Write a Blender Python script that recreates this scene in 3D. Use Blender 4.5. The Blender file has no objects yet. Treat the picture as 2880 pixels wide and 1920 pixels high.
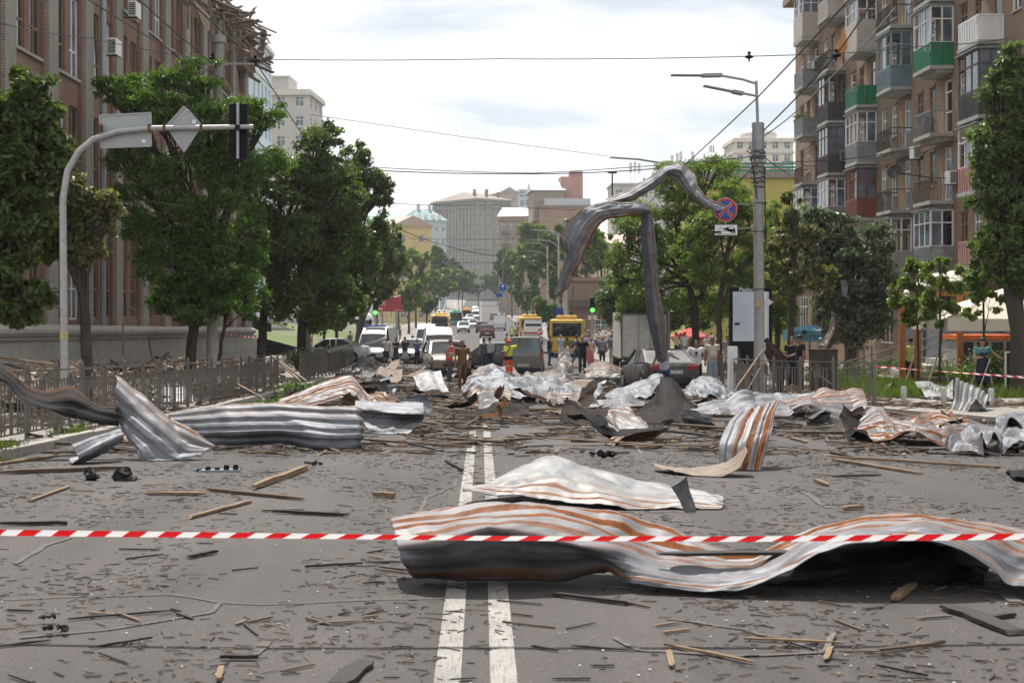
import bpy, bmesh, math, random
import numpy as np
from mathutils import Vector, Matrix, noise as mnoise

scene = bpy.context.scene
C = bpy.context.collection
R = math.radians
random.seed(7)
rng = np.random.default_rng(7)

# ---------------------------------------------------------------- camera
F, U0, V0, ZC = 4000.0, 1353.0, 860.0, 1.72
cd = bpy.data.cameras.new('camera')
cd.sensor_width = 36.0
cd.lens = 50.0
cd.shift_x = (1440 - U0) / 2880
cd.shift_y = -(960 - V0) / 2880
cd.clip_start = 0.1
cd.clip_end = 8000
cd.dof.use_dof = True
cd.dof.focus_distance = 26
cd.dof.aperture_fstop = 6.3
cam = bpy.data.objects.new('camera', cd)
C.objects.link(cam)
cam.location = (0, 0, ZC)
cam.rotation_euler = (R(90), 0, 0)
scene.camera = cam

# ---------------------------------------------------------------- sky and sun
SUN_EL, SUN_AZ = 60.0, -14.0       # azimuth from +Y towards +X
w = bpy.data.worlds.new('World')
scene.world = w
w.use_nodes = True
nt = w.node_tree
nt.nodes.clear()
def wn(t, **k):
    n = nt.nodes.new(t)
    for a, b in k.items():
        setattr(n, a, b)
    return n
out = wn('ShaderNodeOutputWorld')
bg = wn('ShaderNodeBackground')
bg.inputs[1].default_value = 0.072
sky = wn('ShaderNodeTexSky', sky_type='NISHITA', sun_disc=False)
sky.sun_elevation = R(SUN_EL)
sky.sun_rotation = R(SUN_AZ)
sky.altitude = 150
sky.air_density = 1.0
sky.dust_density = 1.0
sky.ozone_density = 1.2
tc = wn('ShaderNodeTexCoord')
sx = wn('ShaderNodeSeparateXYZ')
nt.links.new(tc.outputs['Generated'], sx.inputs[0])
addz = wn('ShaderNodeMath', operation='ADD'); addz.inputs[1].default_value = 0.10
mx = wn('ShaderNodeMath', operation='MAXIMUM'); mx.inputs[1].default_value = 0.02
nt.links.new(sx.outputs[2], mx.inputs[0]); nt.links.new(mx.outputs[0], addz.inputs[0])
dx = wn('ShaderNodeMath', operation='DIVIDE'); dy = wn('ShaderNodeMath', operation='DIVIDE')
nt.links.new(sx.outputs[0], dx.inputs[0]); nt.links.new(addz.outputs[0], dx.inputs[1])
nt.links.new(sx.outputs[1], dy.inputs[0]); nt.links.new(addz.outputs[0], dy.inputs[1])
cx = wn('ShaderNodeCombineXYZ')
nt.links.new(dx.outputs[0], cx.inputs[0]); nt.links.new(dy.outputs[0], cx.inputs[1])
cx.inputs[2].default_value = 3.7
cn = wn('ShaderNodeTexNoise')
cn.inputs['Scale'].default_value = 0.85
cn.inputs['Detail'].default_value = 7
cn.inputs['Roughness'].default_value = 0.56
cn.inputs['Distortion'].default_value = 0.35
nt.links.new(cx.outputs[0], cn.inputs['Vector'])
cr = wn('ShaderNodeValToRGB')
cr.color_ramp.elements[0].position = 0.37
cr.color_ramp.elements[1].position = 0.49
nt.links.new(cn.outputs[0], cr.inputs[0])
mixc = wn('ShaderNodeMix', data_type='RGBA')
cl = wn('ShaderNodeMapRange')
cl.inputs[3].default_value = 0.48; cl.inputs[4].default_value = 1.0
nt.links.new(cr.outputs[0], cl.inputs[0])
nt.links.new(cl.outputs[0], mixc.inputs[0])
nt.links.new(sky.outputs[0], mixc.inputs[6])
mixc.inputs[7].default_value = (12.0, 12.0, 12.1, 1)
nt.links.new(mixc.outputs[2], bg.inputs[0])
nt.links.new(bg.outputs[0], out.inputs[0])

sl = bpy.data.lights.new('sun', 'SUN')
sl.energy = 5.0
sl.angle = R(0.6)
sl.color = (1.0, 0.955, 0.89)
sun = bpy.data.objects.new('sun', sl)
C.objects.link(sun)
sd = Vector((math.sin(R(SUN_AZ)) * math.cos(R(SUN_EL)), math.cos(R(SUN_AZ)) * math.cos(R(SUN_EL)), math.sin(R(SUN_EL))))
sun.rotation_euler = sd.to_track_quat('Z', 'Y').to_euler()
sun.location = sd * 60

vs = scene.view_settings
vs.view_transform = 'Standard'
vs.look = 'None'
vs.exposure = 0.4
vs.gamma = 1.0
vs.use_curve_mapping = False
scene.cycles.use_denoising = True
scene.cycles.max_bounces = 6
scene.cycles.diffuse_bounces = 3
scene.cycles.glossy_bounces = 3
scene.cycles.transmission_bounces = 3
scene.cycles.transparent_max_bounces = 6
scene.cycles.volume_bounces = 0
scene.cycles.sample_clamp_indirect = 6
scene.cycles.caustics_reflective = False
scene.cycles.caustics_refractive = False
scene.cycles.use_adaptive_sampling = True
scene.cycles.adaptive_threshold = 0.03

# ---------------------------------------------------------------- helpers
def P(u, v, d):
    return Vector(((u - U0) * d / F, d, ZC + (V0 - v) * d / F))
def X(u, d):
    return (u - U0) * d / F
def Z(v, d):
    return ZC + (V0 - v) * d / F

ZP = [(-80, .9), (-10, .12), (6.5, 0), (22, -.47), (36, -.90), (52, -1.30), (68, -1.62), (85, -1.84), (102, -2.0),
      (150, -2.22), (220, -2.3), (300, -2.1), (400, -1.4), (480, -.2), (600, 3.2), (720, 7.2), (900, 12), (1400, 16), (4000, 18)]
_zy = np.array([p[0] for p in ZP], float); _zz = np.array([p[1] for p in ZP], float)
_sl = np.diff(_zz) / np.diff(_zy)
_mt = np.concatenate([[_sl[0]], (_sl[1:] + _sl[:-1]) / 2, [_sl[-1]]])
def zr(y):
    y = np.asarray(y, float)
    i = np.clip(np.searchsorted(_zy, y) - 1, 0, len(_zy) - 2)
    h = _zy[i + 1] - _zy[i]; t = (y - _zy[i]) / h
    r = ((2*t**3-3*t**2+1)*_zz[i] + (t**3-2*t**2+t)*h*_mt[i] + (-2*t**3+3*t**2)*_zz[i+1] + (t**3-t**2)*h*_mt[i+1])
    return r if r.shape else float(r)
XL = -6.5
def xr(y):
    return np.interp(y, [25, 34.5, 42, 5000], [11.6, 9.4, 7.6, 7.6])
def gz(x, y):
    return float(zr(y)) + (0.0 if XL < x < xr(y) else 0.13)
def G(u, d, dz=0.0):
    x = X(u, d)
    return Vector((x, d, gz(x, d) + dz))
def dg(v):
    lo, hi = 2.0, 200.0
    for _ in range(50):
        m = (lo + hi) / 2
        if V0 + F * (ZC - float(zr(m))) / m > v: lo = m
        else: hi = m
    return lo

def tag(o, label=None, cat=None, group=None, kind=None):
    if label: o['label'] = label
    if cat: o['category'] = cat
    if group: o['group'] = group
    if kind: o['kind'] = kind
    return o
def thing(name, label, cat, loc=(0, 0, 0), rz=0.0, group=None):
    o = bpy.data.objects.new(name, None)
    o.empty_display_size = 0.2
    C.objects.link(o)
    o.location = loc
    o.rotation_euler = (0, 0, rz)
    return tag(o, label, cat, group)
def attach(o, parent, world=True):
    """world: the mesh is in world coordinates; parents are top-level Empties or meshes that are themselves in place"""
    o.parent = parent
    if world and parent.type == 'EMPTY':
        o.matrix_parent_inverse = Matrix.LocRotScale(parent.location, parent.rotation_euler, None).inverted()
    return o
def link(name, me, parent=None, world=True):
    o = bpy.data.objects.new(name, me)
    C.objects.link(o)
    if parent is not None:
        attach(o, parent, world)
    return o
def copy_tree(o, parent=None):
    c = o.copy(); C.objects.link(c); c.parent = parent
    if parent is not None:
        c.matrix_parent_inverse = o.matrix_parent_inverse.copy()
    for ch in list(o.children):
        copy_tree(ch, c)
    return c

class MB:
    """collects shapes; build() links them as one mesh object"""
    def __init__(s):
        s.v = []; s.f = []; s.m = []; s.mi = 0
    def face(s, pts):
        b = len(s.v); s.v += [tuple(p) for p in pts]; s.f.append(tuple(range(b, b + len(pts)))); s.m.append(s.mi)
    def box(s, x0, x1, y0, y1, z0, z1, M=None):
        p = [(x, y, z) for z in (z0, z1) for (x, y) in ((x0, y0), (x1, y0), (x1, y1), (x0, y1))]
        if M is not None: p = [M @ Vector(q) for q in p]
        b = len(s.v); s.v += [tuple(q) for q in p]
        for f in ((3, 2, 1, 0), (4, 5, 6, 7), (0, 1, 5, 4), (1, 2, 6, 5), (2, 3, 7, 6), (3, 0, 4, 7)):
            s.f.append(tuple(b + i for i in f)); s.m.append(s.mi)
        return s
    def tube(s, pts, rad, n=8, cap=True):
        pts = [Vector(p) for p in pts]
        if not hasattr(rad, '__len__'): rad = [rad] * len(pts)
        rings = []
        up = None
        for i, p in enumerate(pts):
            a = pts[max(i - 1, 0)]; c = pts[min(i + 1, len(pts) - 1)]
            t = (c - a)
            t = t.normalized() if t.length > 1e-9 else Vector((0, 0, 1))
            if up is None:
                up = Vector((0, 0, 1)) if abs(t.z) < .9 else Vector((1, 0, 0))
            sd_ = t.cross(up)
            if sd_.length < 1e-6: sd_ = t.cross(Vector((0, 1, 0)))
            sd_.normalize(); up = sd_.cross(t).normalized()
            b = len(s.v)
            for k in range(n):
                q = 2 * math.pi * k / n
                s.v.append(tuple(p + (sd_ * math.cos(q) + up * math.sin(q)) * rad[i]))
            rings.append(b)
        for i in range(len(rings) - 1):
            for k in range(n):
                k2 = (k + 1) % n
                s.f.append((rings[i] + k, rings[i] + k2, rings[i + 1] + k2, rings[i + 1] + k)); s.m.append(s.mi)
        if cap:
            s.f.append(tuple(rings[0] + k for k in range(n))[::-1]); s.m.append(s.mi)
            s.f.append(tuple(rings[-1] + k for k in range(n))); s.m.append(s.mi)
        return s
    def bar(s, a, b, wd, ht=None, up=(0, 0, 1)):
        a, b = Vector(a), Vector(b); ht = ht or wd
        t = (b - a).normalized(); u = Vector(up)
        if abs(t.dot(u)) > .95: u = Vector((0, 1, 0)) if abs(t.y) < .9 else Vector((1, 0, 0))
        r = t.cross(u).normalized() * wd / 2; u = r.cross(t).normalized() * ht / 2
        bb = len(s.v)
        for p in (a, b):
            for q in (-r - u, r - u, r + u, -r + u): s.v.append(tuple(p + q))
        for f in ((0, 1, 2, 3)[::-1], (4, 5, 6, 7), (0, 1, 5, 4), (1, 2, 6, 5), (2, 3, 7, 6), (3, 0, 4, 7)):
            s.f.append(tuple(bb + i for i in f)); s.m.append(s.mi)
        return s
    def disc(s, c, n_axis, r, th, n=24):
        a = Vector(n_axis).normalized(); c = Vector(c)
        return s.tube([c - a * th / 2, c + a * th / 2], r, n)
    def prism(s, poly, axis_vec):
        b = len(s.v); n = len(poly); a = Vector(axis_vec)
        s.v += [tuple(p) for p in poly] + [tuple(Vector(p) + a) for p in poly]
        s.f.append(tuple(range(b, b + n))[::-1]); s.m.append(s.mi)
        s.f.append(tuple(range(b + n, b + 2 * n))); s.m.append(s.mi)
        for i in range(n):
            j = (i + 1) % n
            s.f.append((b + i, b + j, b + n + j, b + n + i)); s.m.append(s.mi)
        return s
    def ball(s, c, r, n=10, m=7):
        c = Vector(c); r = r if hasattr(r, '__len__') else (r, r, r)
        b = len(s.v)
        for i in range(m + 1):
            a = math.pi * i / m
            for k in range(n):
                q = 2 * math.pi * k / n
                s.v.append((c.x + r[0] * math.sin(a) * math.cos(q), c.y + r[1] * math.sin(a) * math.sin(q), c.z + r[2] * math.cos(a)))
        for i in range(m):
            for k in range(n):
                k2 = (k + 1) % n
                s.f.append((b + i * n + k, b + (i + 1) * n + k, b + (i + 1) * n + k2, b + i * n + k2)); s.m.append(s.mi)
        return s
    def mesh(s, name, mats, smooth=False):
        me = bpy.data.meshes.new(name)
        me.from_pydata(s.v, [], s.f)
        for m in (mats if isinstance(mats, (list, tuple)) else [mats]): me.materials.append(m)
        if any(s.m): me.polygons.foreach_set('material_index', s.m)
        if smooth:
            me.polygons.foreach_set('use_smooth', [True] * len(s.f))
        me.update()
        return me
    def build(s, name, mats, parent=None, smooth=False, world=True, bevel=0):
        o = link(name, s.mesh(name, mats, smooth), parent, world)
        if bevel:
            md = o.modifiers.new('bevel', 'BEVEL'); md.width = bevel; md.segments = 2; md.limit_method = 'ANGLE'
        if smooth and not bevel:
            shade_auto(o)
        return o
def shade_auto(o, ang=40):
    me = o.data
    bm = bmesh.new(); bm.from_mesh(me)
    for e in bm.edges:
        if len(e.link_faces) == 2 and e.calc_face_angle(0) > R(ang): e.smooth = False
    bm.to_mesh(me); bm.free()

def fast_mesh(name, V, Fq, mats, smooth=False, mi=None):
    me = bpy.data.meshes.new(name)
    V = np.asarray(V, np.float32); Fq = np.asarray(Fq, np.int32)
    k = Fq.shape[1]
    me.vertices.add(len(V)); me.vertices.foreach_set('co', V.ravel())
    me.loops.add(Fq.size); me.loops.foreach_set('vertex_index', Fq.ravel())
    me.polygons.add(len(Fq)); me.polygons.foreach_set('loop_start', np.arange(0, Fq.size, k, dtype=np.int32))
    me.polygons.foreach_set('use_smooth', np.full(len(Fq), bool(smooth)))
    if mi is not None: me.polygons.foreach_set('material_index', np.asarray(mi, np.int32))
    for m in (mats if isinstance(mats, (list, tuple)) else [mats]): me.materials.append(m)
    me.update(calc_edges=True)
    return me
_BF = np.array([(3, 2, 1, 0), (4, 5, 6, 7), (0, 1, 5, 4), (1, 2, 6, 5), (2, 3, 7, 6), (3, 0, 4, 7)])
_BV = np.array([(x, y, z) for z in (-1, 1) for (x, y) in ((-1, -1), (1, -1), (1, 1), (-1, 1))], float) * .5
def many_boxes(ctr, size, yaw, pitch=None, roll=None, taper=.25):
    n = len(ctr)
    pitch = np.zeros(n) if pitch is None else pitch; roll = np.zeros(n) if roll is None else roll
    v = np.repeat(_BV[None], n, 0) * size[:, None, :]
    v *= 1 + rng.uniform(-taper, taper, v.shape)
    def rot(v, a, i, j):
        c, s = np.cos(a)[:, None], np.sin(a)[:, None]
        vi, vj = v[:, :, i].copy(), v[:, :, j].copy()
        v[:, :, i] = c * vi - s * vj; v[:, :, j] = s * vi + c * vj
    rot(v, roll, 1, 2); rot(v, -pitch, 0, 2); rot(v, yaw, 0, 1)
    v += ctr[:, None, :]
    f = (_BF[None] + (np.arange(n) * 8)[:, None, None]).reshape(-1, 4)
    return v.reshape(-1, 3), f

# ---------------------------------------------------------------- materials
_mats = {}
def newmat(name):
    m = bpy.data.materials.new(name); m.use_nodes = True
    n = m.node_tree.nodes
    return m, m.node_tree, n['Principled BSDF']
def nd(t, typ, **k):
    n = t.nodes.new(typ)
    for a, b in k.items(): setattr(n, a, b)
    return n
def ramp(t, fac, stops):
    r = nd(t, 'ShaderNodeValToRGB')
    el = r.color_ramp.elements
    while len(el) < len(stops): el.new(.5)
    for e, (p, c) in zip(el, stops):
        e.position = p; e.color = (*c, 1) if len(c) == 3 else c
    t.links.new(fac, r.inputs[0])
    return r.outputs[0]
def mixrgb(t, fac, a, b, mode='MIX'):
    m = nd(t, 'ShaderNodeMix', data_type='RGBA', blend_type=mode)
    for i, x in ((0, fac), (6, a), (7, b)):
        if hasattr(x, 'links') or hasattr(x, 'is_linked'): t.links.new(x, m.inputs[i])
        elif i == 0: m.inputs[0].default_value = x
        else: m.inputs[i].default_value = (*x, 1)
    return m.outputs[2]
def noise(t, vec, scale, detail=4, rough=.55, dist=0):
    n = nd(t, 'ShaderNodeTexNoise')
    n.inputs['Scale'].default_value = scale; n.inputs['Detail'].default_value = detail
    n.inputs['Roughness'].default_value = rough; n.inputs['Distortion'].default_value = dist
    if vec is not None: t.links.new(vec, n.inputs['Vector'])
    return n.outputs[0]
def bump(t, b, h, strength, dist=.02):
    k = nd(t, 'ShaderNodeBump'); k.inputs['Strength'].default_value = strength; k.inputs['Distance'].default_value = dist
    t.links.new(h, k.inputs['Height']); t.links.new(k.outputs[0], b.inputs['Normal'])
def geo_pos(t):
    return nd(t, 'ShaderNodeNewGeometry').outputs['Position']
def M(col, rough=.75, metal=0.0, var=.18, scale=3.0, bmp=0.0, spec=.35, dirt=0.0, name=None, coat=0.0):
    key = (col, rough, metal, var, scale, bmp, spec, dirt, coat)
    if key in _mats: return _mats[key]
    m, t, b = newmat(name or 'mat_%d' % len(_mats))
    b.inputs['Roughness'].default_value = rough
    b.inputs['Metallic'].default_value = metal
    b.inputs['Specular IOR Level'].default_value = spec
    if coat: b.inputs['Coat Weight'].default_value = coat; b.inputs['Coat Roughness'].default_value = .08
    if var > 0:
        o = nd(t, 'ShaderNodeTexCoord').outputs['Object']
        n1 = noise(t, o, scale, 6, .62)
        c = ramp(t, n1, [(.25, tuple(max(0, x * (1 - var)) for x in col)), (.75, tuple(min(1, x * (1 + var)) for x in col))])
        if dirt:
            n2 = noise(t, o, scale * 3.1, 5, .7)
            f = ramp(t, n2, [(.45, (0, 0, 0)), (.75, (dirt,) * 3)])
            c = mixrgb(t, f, c, (.22, .19, .16))
        t.links.new(c, b.inputs['Base Color'])
        if bmp:
            bump(t, b, noise(t, o, scale * 9, 4), bmp)
    else:
        b.inputs['Base Color'].default_value = (*col, 1)
    _mats[key] = m
    return m
def emat(col, strength):
    m, t, b = newmat('glow')
    b.inputs['Base Color'].default_value = (*col, 1)
    b.inputs['Emission Color'].default_value = (*col, 1)
    b.inputs['Emission Strength'].default_value = strength
    return m
def brickmat(c1, c2, mortar, bw=.26, rh=.075, var=.3, name='brick'):
    m, t, b = newmat(name)
    pos = geo_pos(t)
    s = nd(t, 'ShaderNodeSeparateXYZ'); t.links.new(pos, s.inputs[0])
    a = nd(t, 'ShaderNodeMath', operation='ADD'); t.links.new(s.outputs[0], a.inputs[0]); t.links.new(s.outputs[1], a.inputs[1])
    c = nd(t, 'ShaderNodeCombineXYZ'); t.links.new(a.outputs[0], c.inputs[0]); t.links.new(s.outputs[2], c.inputs[1])
    br = nd(t, 'ShaderNodeTexBrick')
    t.links.new(c.outputs[0], br.inputs['Vector'])
    for k, v in (('Color1', c1), ('Color2', c2), ('Mortar', mortar)): br.inputs[k].default_value = (*v, 1)
    br.inputs['Scale'].default_value = 1; br.inputs['Mortar Size'].default_value = .010
    br.inputs['Brick Width'].default_value = bw; br.inputs['Row Height'].default_value = rh
    br.inputs['Bias'].default_value = -.1
    n1 = noise(t, pos, .35, 6, .65)
    d = ramp(t, n1, [(.3, (1 - var,) * 3), (.7, (1.12,) * 3)])
    col = mixrgb(t, 1.0, br.outputs[0], d, 'MULTIPLY')
    n2 = noise(t, pos, 2.5, 6, .7)
    col = mixrgb(t, ramp(t, n2, [(.5, (0, 0, 0)), (.8, (.4,) * 3)]), col, tuple(x * .55 for x in c1))
    t.links.new(col, b.inputs['Base Color'])
    b.inputs['Roughness'].default_value = .9; b.inputs['Specular IOR Level'].default_value = .2
    bump(t, b, br.outputs[1], -.6, .012)
    return m
def glassmat(col=(.03, .035, .04), rough=.06, name='window_glass'):
    m, t, b = newmat(name)
    o = geo_pos(t)
    n1 = noise(t, o, .9, 3)
    t.links.new(ramp(t, n1, [(.35, tuple(x * .5 for x in col)), (.7, tuple(x * 1.8 for x in col))]), b.inputs['Base Color'])
    b.inputs['Roughness'].default_value = rough
    b.inputs['Specular IOR Level'].default_value = .6
    bump(t, b, noise(t, o, 1.3, 2), .12, .05)
    return m
GLASS = glassmat()
GLASS_B = glassmat((.10, .13, .16), .08, 'bluish_glass')
CARGLASS = glassmat((.018, .02, .022), .04, 'car_glass')
FROST = M((.62, .63, .64), .5, 0, .1, .8)

def wall_open(mb, fx, a0, a1, z0, z1, ops, depth):
    """wall with openings; fx(a, z, k) gives the point at run a, height z, k deep; ops = (a0,a1,z0,z1)"""
    As = sorted({a0, a1, *[o[0] for o in ops], *[o[1] for o in ops]})
    Zs = sorted({z0, z1, *[o[2] for o in ops], *[o[3] for o in ops]})
    As = [a for a in As if a0 <= a <= a1]; Zs = [z for z in Zs if z0 <= z <= z1]
    for j in range(len(Zs) - 1):
        zm = (Zs[j] + Zs[j + 1]) / 2
        row = [o for o in ops if o[2] < zm < o[3]]
        i = 0
        while i < len(As) - 1:
            am = (As[i] + As[i + 1]) / 2
            if any(o[0] < am < o[1] for o in row): i += 1; continue
            k = i + 1
            while k < len(As) - 1 and not any(o[0] < (As[k] + As[k + 1]) / 2 < o[1] for o in row): k += 1
            mb.face([fx(As[i], Zs[j], 0), fx(As[k], Zs[j], 0), fx(As[k], Zs[j + 1], 0), fx(As[i], Zs[j + 1], 0)])
            i = k
    for (p, q, r, s_) in ops:
        mb.face([fx(p, r, 0), fx(p, r, depth), fx(p, s_, depth), fx(p, s_, 0)])
        mb.face([fx(q, r, 0), fx(q, s_, 0), fx(q, s_, depth), fx(q, r, depth)])
        mb.face([fx(p, s_, 0), fx(p, s_, depth), fx(q, s_, depth), fx(q, s_, 0)])
        mb.face([fx(p, r, 0), fx(q, r, 0), fx(q, r, depth), fx(p, r, depth)])
# ================================================================ ground, road, pavements
m, t, b = newmat('asphalt')
pos = geo_pos(t)
n1 = noise(t, pos, .35, 5, .6); n2 = noise(t, pos, 60, 3, .7); n3 = noise(t, pos, 5, 5, .7)
c = ramp(t, n1, [(.3, (.045, .0395, .038)), (.7, (.067, .059, .057))])
c = mixrgb(t, 1.0, c, ramp(t, n2, [(.3, (.55,) * 3), (.72, (1.5,) * 3)]), 'MULTIPLY')
mq = nd(t, 'ShaderNodeMapping'); t.links.new(pos, mq.inputs[0]); mq.inputs['Scale'].default_value = (1.3, .12, 1)
c = mixrgb(t, 1.0, c, ramp(t, noise(t, mq.outputs[0], 1.0, 4, .6), [(.32, (.78,) * 3), (.68, (1.22,) * 3)]), 'MULTIPLY')
c = mixrgb(t, ramp(t, noise(t, pos, .8, 6, .75, .8), [(.56, (0, 0, 0)), (.74, (.5,) * 3)]), c, (.085, .076, .069))
c = mixrgb(t, ramp(t, n3, [(.52, (0, 0, 0)), (.75, (.35,) * 3)]), c, (.078, .07, .063))
t.links.new(c, b.inputs['Base Color']); b.inputs['Roughness'].default_value = .8; b.inputs['Specular IOR Level'].default_value = .3
bump(t, b, n2, .35, .006)
ASPHALT = m
m, t, b = newmat('pavement')
pos = geo_pos(t)
n1 = noise(t, pos, 1.2, 6, .7); n2 = noise(t, pos, 25, 4, .7)
c = ramp(t, n1, [(.3, (.16, .145, .13)), (.7, (.27, .245, .22))])
c = mixrgb(t, 1.0, c, ramp(t, n2, [(.3, (.75,) * 3), (.7, (1.2,) * 3)]), 'MULTIPLY')
t.links.new(c, b.inputs['Base Color']); b.inputs['Roughness'].default_value = .95
bump(t, b, n2, .4, .01)
PAVE = m
EARTH = M((.10, .11, .055), .95, 0, .35, .05)

def strip(name, ys, xa, xb, dz, mat, nx=1, kind='structure', parent=None):
    V, Fq = [], []
    for j, y in enumerate(ys):
        a, b_ = (xa(y) if callable(xa) else xa), (xb(y) if callable(xb) else xb)
        for i in range(nx + 1):
            x = a + (b_ - a) * i / nx
            V.append((x, y, float(zr(y)) + (dz(x, y) if callable(dz) else dz)))
    n = nx + 1
    for j in range(len(ys) - 1):
        for i in range(nx):
            Fq.append((j * n + i, j * n + i + 1, (j + 1) * n + i + 1, (j + 1) * n + i))
    o = link(name, fast_mesh(name, V, Fq, mat, True), parent)
    if kind: tag(o, kind=kind)
    return o
YS = sorted(set(list(np.arange(-40, 130, 2.0)) + list(np.arange(130, 900, 12.0)) + list(np.arange(900, 4200, 150.0))))
YN = [y for y in YS if y <= 900]
ground = strip('ground', YS, -1800, 1800, -.10, EARTH)
road = strip('road', YN, XL, lambda y: float(xr(y)), 0.0, ASPHALT, 6)
strip('pavement_left', YN, -15.2, XL - .16, .13, PAVE, 3)
strip('pavement_right', YN, lambda y: float(xr(y)) + .16, 21.5, .13, PAVE, 3)
side = strip('side_street', list(np.arange(76, 98, 2.0)), -60, XL - .05, .142, ASPHALT)
# kerb stones, one by one where they can be told apart
KERB = M((.30, .275, .25), .9, 0, .25, 4, .3)
kl = bpy.data.objects.new('kerb_left', None); C.objects.link(kl); tag(kl, kind='structure')
kr = bpy.data.objects.new('kerb_right', None); C.objects.link(kr); tag(kr, kind='structure')
for root, fx, y0, y1 in ((kl, lambda y: XL - .08, 7, 60), (kr, lambda y: float(xr(y)) + .08, 20, 60)):
    y = y0
    while y < y1:
        L = 1.0
        a, b_ = y + .012, y + L - .012
        dz = random.uniform(-.012, .012); dx_ = random.uniform(-.012, .012)
        mb = MB()
        pa = Vector((fx(a) + dx_, a, float(zr(a)) + .065 + dz)); pb = Vector((fx(b_) + dx_, b_, float(zr(b_)) + .065 + dz))
        mb.bar(pa, pb, .155, .17)
        mb.build('kerb_stone', KERB, root, bevel=.015)
        y += L
for nm, fx in (('kerb_far_left', lambda y: XL - .08), ('kerb_far_right', lambda y: float(xr(y)) + .08)):
    mb = MB()
    ys = [y for y in YN if 60 <= y <= 420]
    for a, b_ in zip(ys, ys[1:]):
        mb.bar((fx(a), a, float(zr(a)) + .06), (fx(b_), b_, float(zr(b_)) + .06), .155, .18)
    tag(mb.build(nm, KERB), kind='structure')
# painted lines
m, t, b = newmat('road_paint')
pos = geo_pos(t)
mp = nd(t, 'ShaderNodeMapping'); t.links.new(pos, mp.inputs[0]); mp.inputs['Scale'].default_value = (14, 30, 1)
n1 = noise(t, mp.outputs[0], 2.2, 4, .7); n2 = noise(t, pos, 3, 4)
mp2 = nd(t, 'ShaderNodeMapping'); t.links.new(pos, mp2.inputs[0]); mp2.inputs['Scale'].default_value = (70, 3, 1)
n3 = noise(t, mp2.outputs[0], 1.5, 3, .7)
c = ramp(t, n1, [(.36, (.12, .108, .104)), (.47, (.27, .258, .238))])
mq = nd(t, 'ShaderNodeMapping'); t.links.new(pos, mq.inputs[0]); mq.inputs['Scale'].default_value = (1.3, .12, 1)
c = mixrgb(t, 1.0, c, ramp(t, noise(t, mq.outputs[0], 1.0, 4, .6), [(.32, (.78,) * 3), (.68, (1.22,) * 3)]), 'MULTIPLY')
c = mixrgb(t, ramp(t, noise(t, pos, .8, 6, .75, .8), [(.56, (0, 0, 0)), (.74, (.5,) * 3)]), c, (.085, .076, .069))
c = mixrgb(t, ramp(t, n3, [(.36, (.9,) * 3), (.47, (0, 0, 0))]), c, (.11, .1, .096))
c = mixrgb(t, 1.0, c, ramp(t, n2, [(.3, (.8,) * 3), (.7, (1.1,) * 3)]), 'MULTIPLY')
t.links.new(c, b.inputs['Base Color']); b.inputs['Roughness'].default_value = .8
PAINT = m
NEAR = [y for y in YN if y <= 62]
for xc in (-.155, .105):
    o = strip('road_marking', NEAR, xc - .062, xc + .062, .004, PAINT, kind=None, parent=road)
strip('road_marking', [y for y in YN if y >= 104], -.12, .12, .004, PAINT, kind=None, parent=road)
for k in range(26):
    y = 110 + k * 12
    for xl in (-3.3, 3.6):
        strip('road_marking', [y, y + 4], xl - .07, xl + .07, .005, PAINT, kind=None, parent=road)
# pale crack sealant lines
SEAL = M((.088, .078, .074), .85, 0, .3, 9)
def crack(pts, wd):
    mb = MB()
    q = [Vector((X(u, dg(v)), dg(v), 0)) for u, v in pts]
    fine = []
    for a, b_ in zip(q, q[1:]):
        for k in range(6):
            p = a.lerp(b_, k / 6); n = mnoise.noise(Vector((p.x * 2.2, p.y * 2.2, 1)))
            fine.append(Vector((p.x + n * .08, p.y + n * .06, 0)))
    for a, b_ in zip(fine, fine[1:]):
        tdir = (b_ - a); tdir.z = 0
        r = Vector((-tdir.y, tdir.x, 0)).normalized() * wd / 2 * (1 + .5 * mnoise.noise(a * 7))
        mb.face([(p.x, p.y, float(zr(p.y)) + .0065) for p in (a - r, b_ - r, b_ + r, a + r)])
    mb.build('crack_line', SEAL, road)
crack([(0, 1688), (200, 1680), (480, 1672), (600, 1690), (760, 1698), (1000, 1690), (1330, 1680)], .02)
crack([(640, 1695), (590, 1725), (430, 1752), (280, 1775), (0, 1800)], .03)
crack([(50, 1585), (120, 1540), (205, 1508)], .05)
crack([(690, 1850), (760, 1795)], .06)
crack([(1180, 1460), (1200, 1400), (1260, 1375), (1290, 1350)], .04)
crack([(1750, 1790), (1800, 1830), (2000, 1850), (2300, 1840), (2100, 1770), (1800, 1740)], .03)
crack([(2250, 1380), (2360, 1440)], .06)
crack([(2720, 1600), (2800, 1660), (2880, 1700)], .08)
# ================================================================ buildings
BRICK_L = brickmat((.27, .145, .108), (.22, .115, .085), (.24, .205, .175), .26, .085, .3, 'red_brick')
BRICK_W = brickmat((.38, .355, .325), (.31, .29, .265), (.17, .155, .14), .26, .085, .25, 'white_brick')
BRICK_R = brickmat((.29, .195, .135), (.235, .155, .108), (.21, .18, .15), .26, .085, .3, 'tan_brick')
PLASTER = M((.35, .335, .31), .9, 0, .2, .6, .15, dirt=.5)
WOODFR = M((.26, .17, .12), .7, 0, .3, 5)
WHITEFR = M((.72, .72, .70), .5, 0, .08, 2)
DARK = M((.02, .02, .02), .8, 0, .2, 3)
CONC = M((.34, .33, .315), .9, 0, .2, 1.5, .2, dirt=.4)
GREYMET = M((.27, .28, .29), .5, .3, .2, 3)
ZINC = M((.45, .46, .47), .45, .4, .15, 2)

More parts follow.
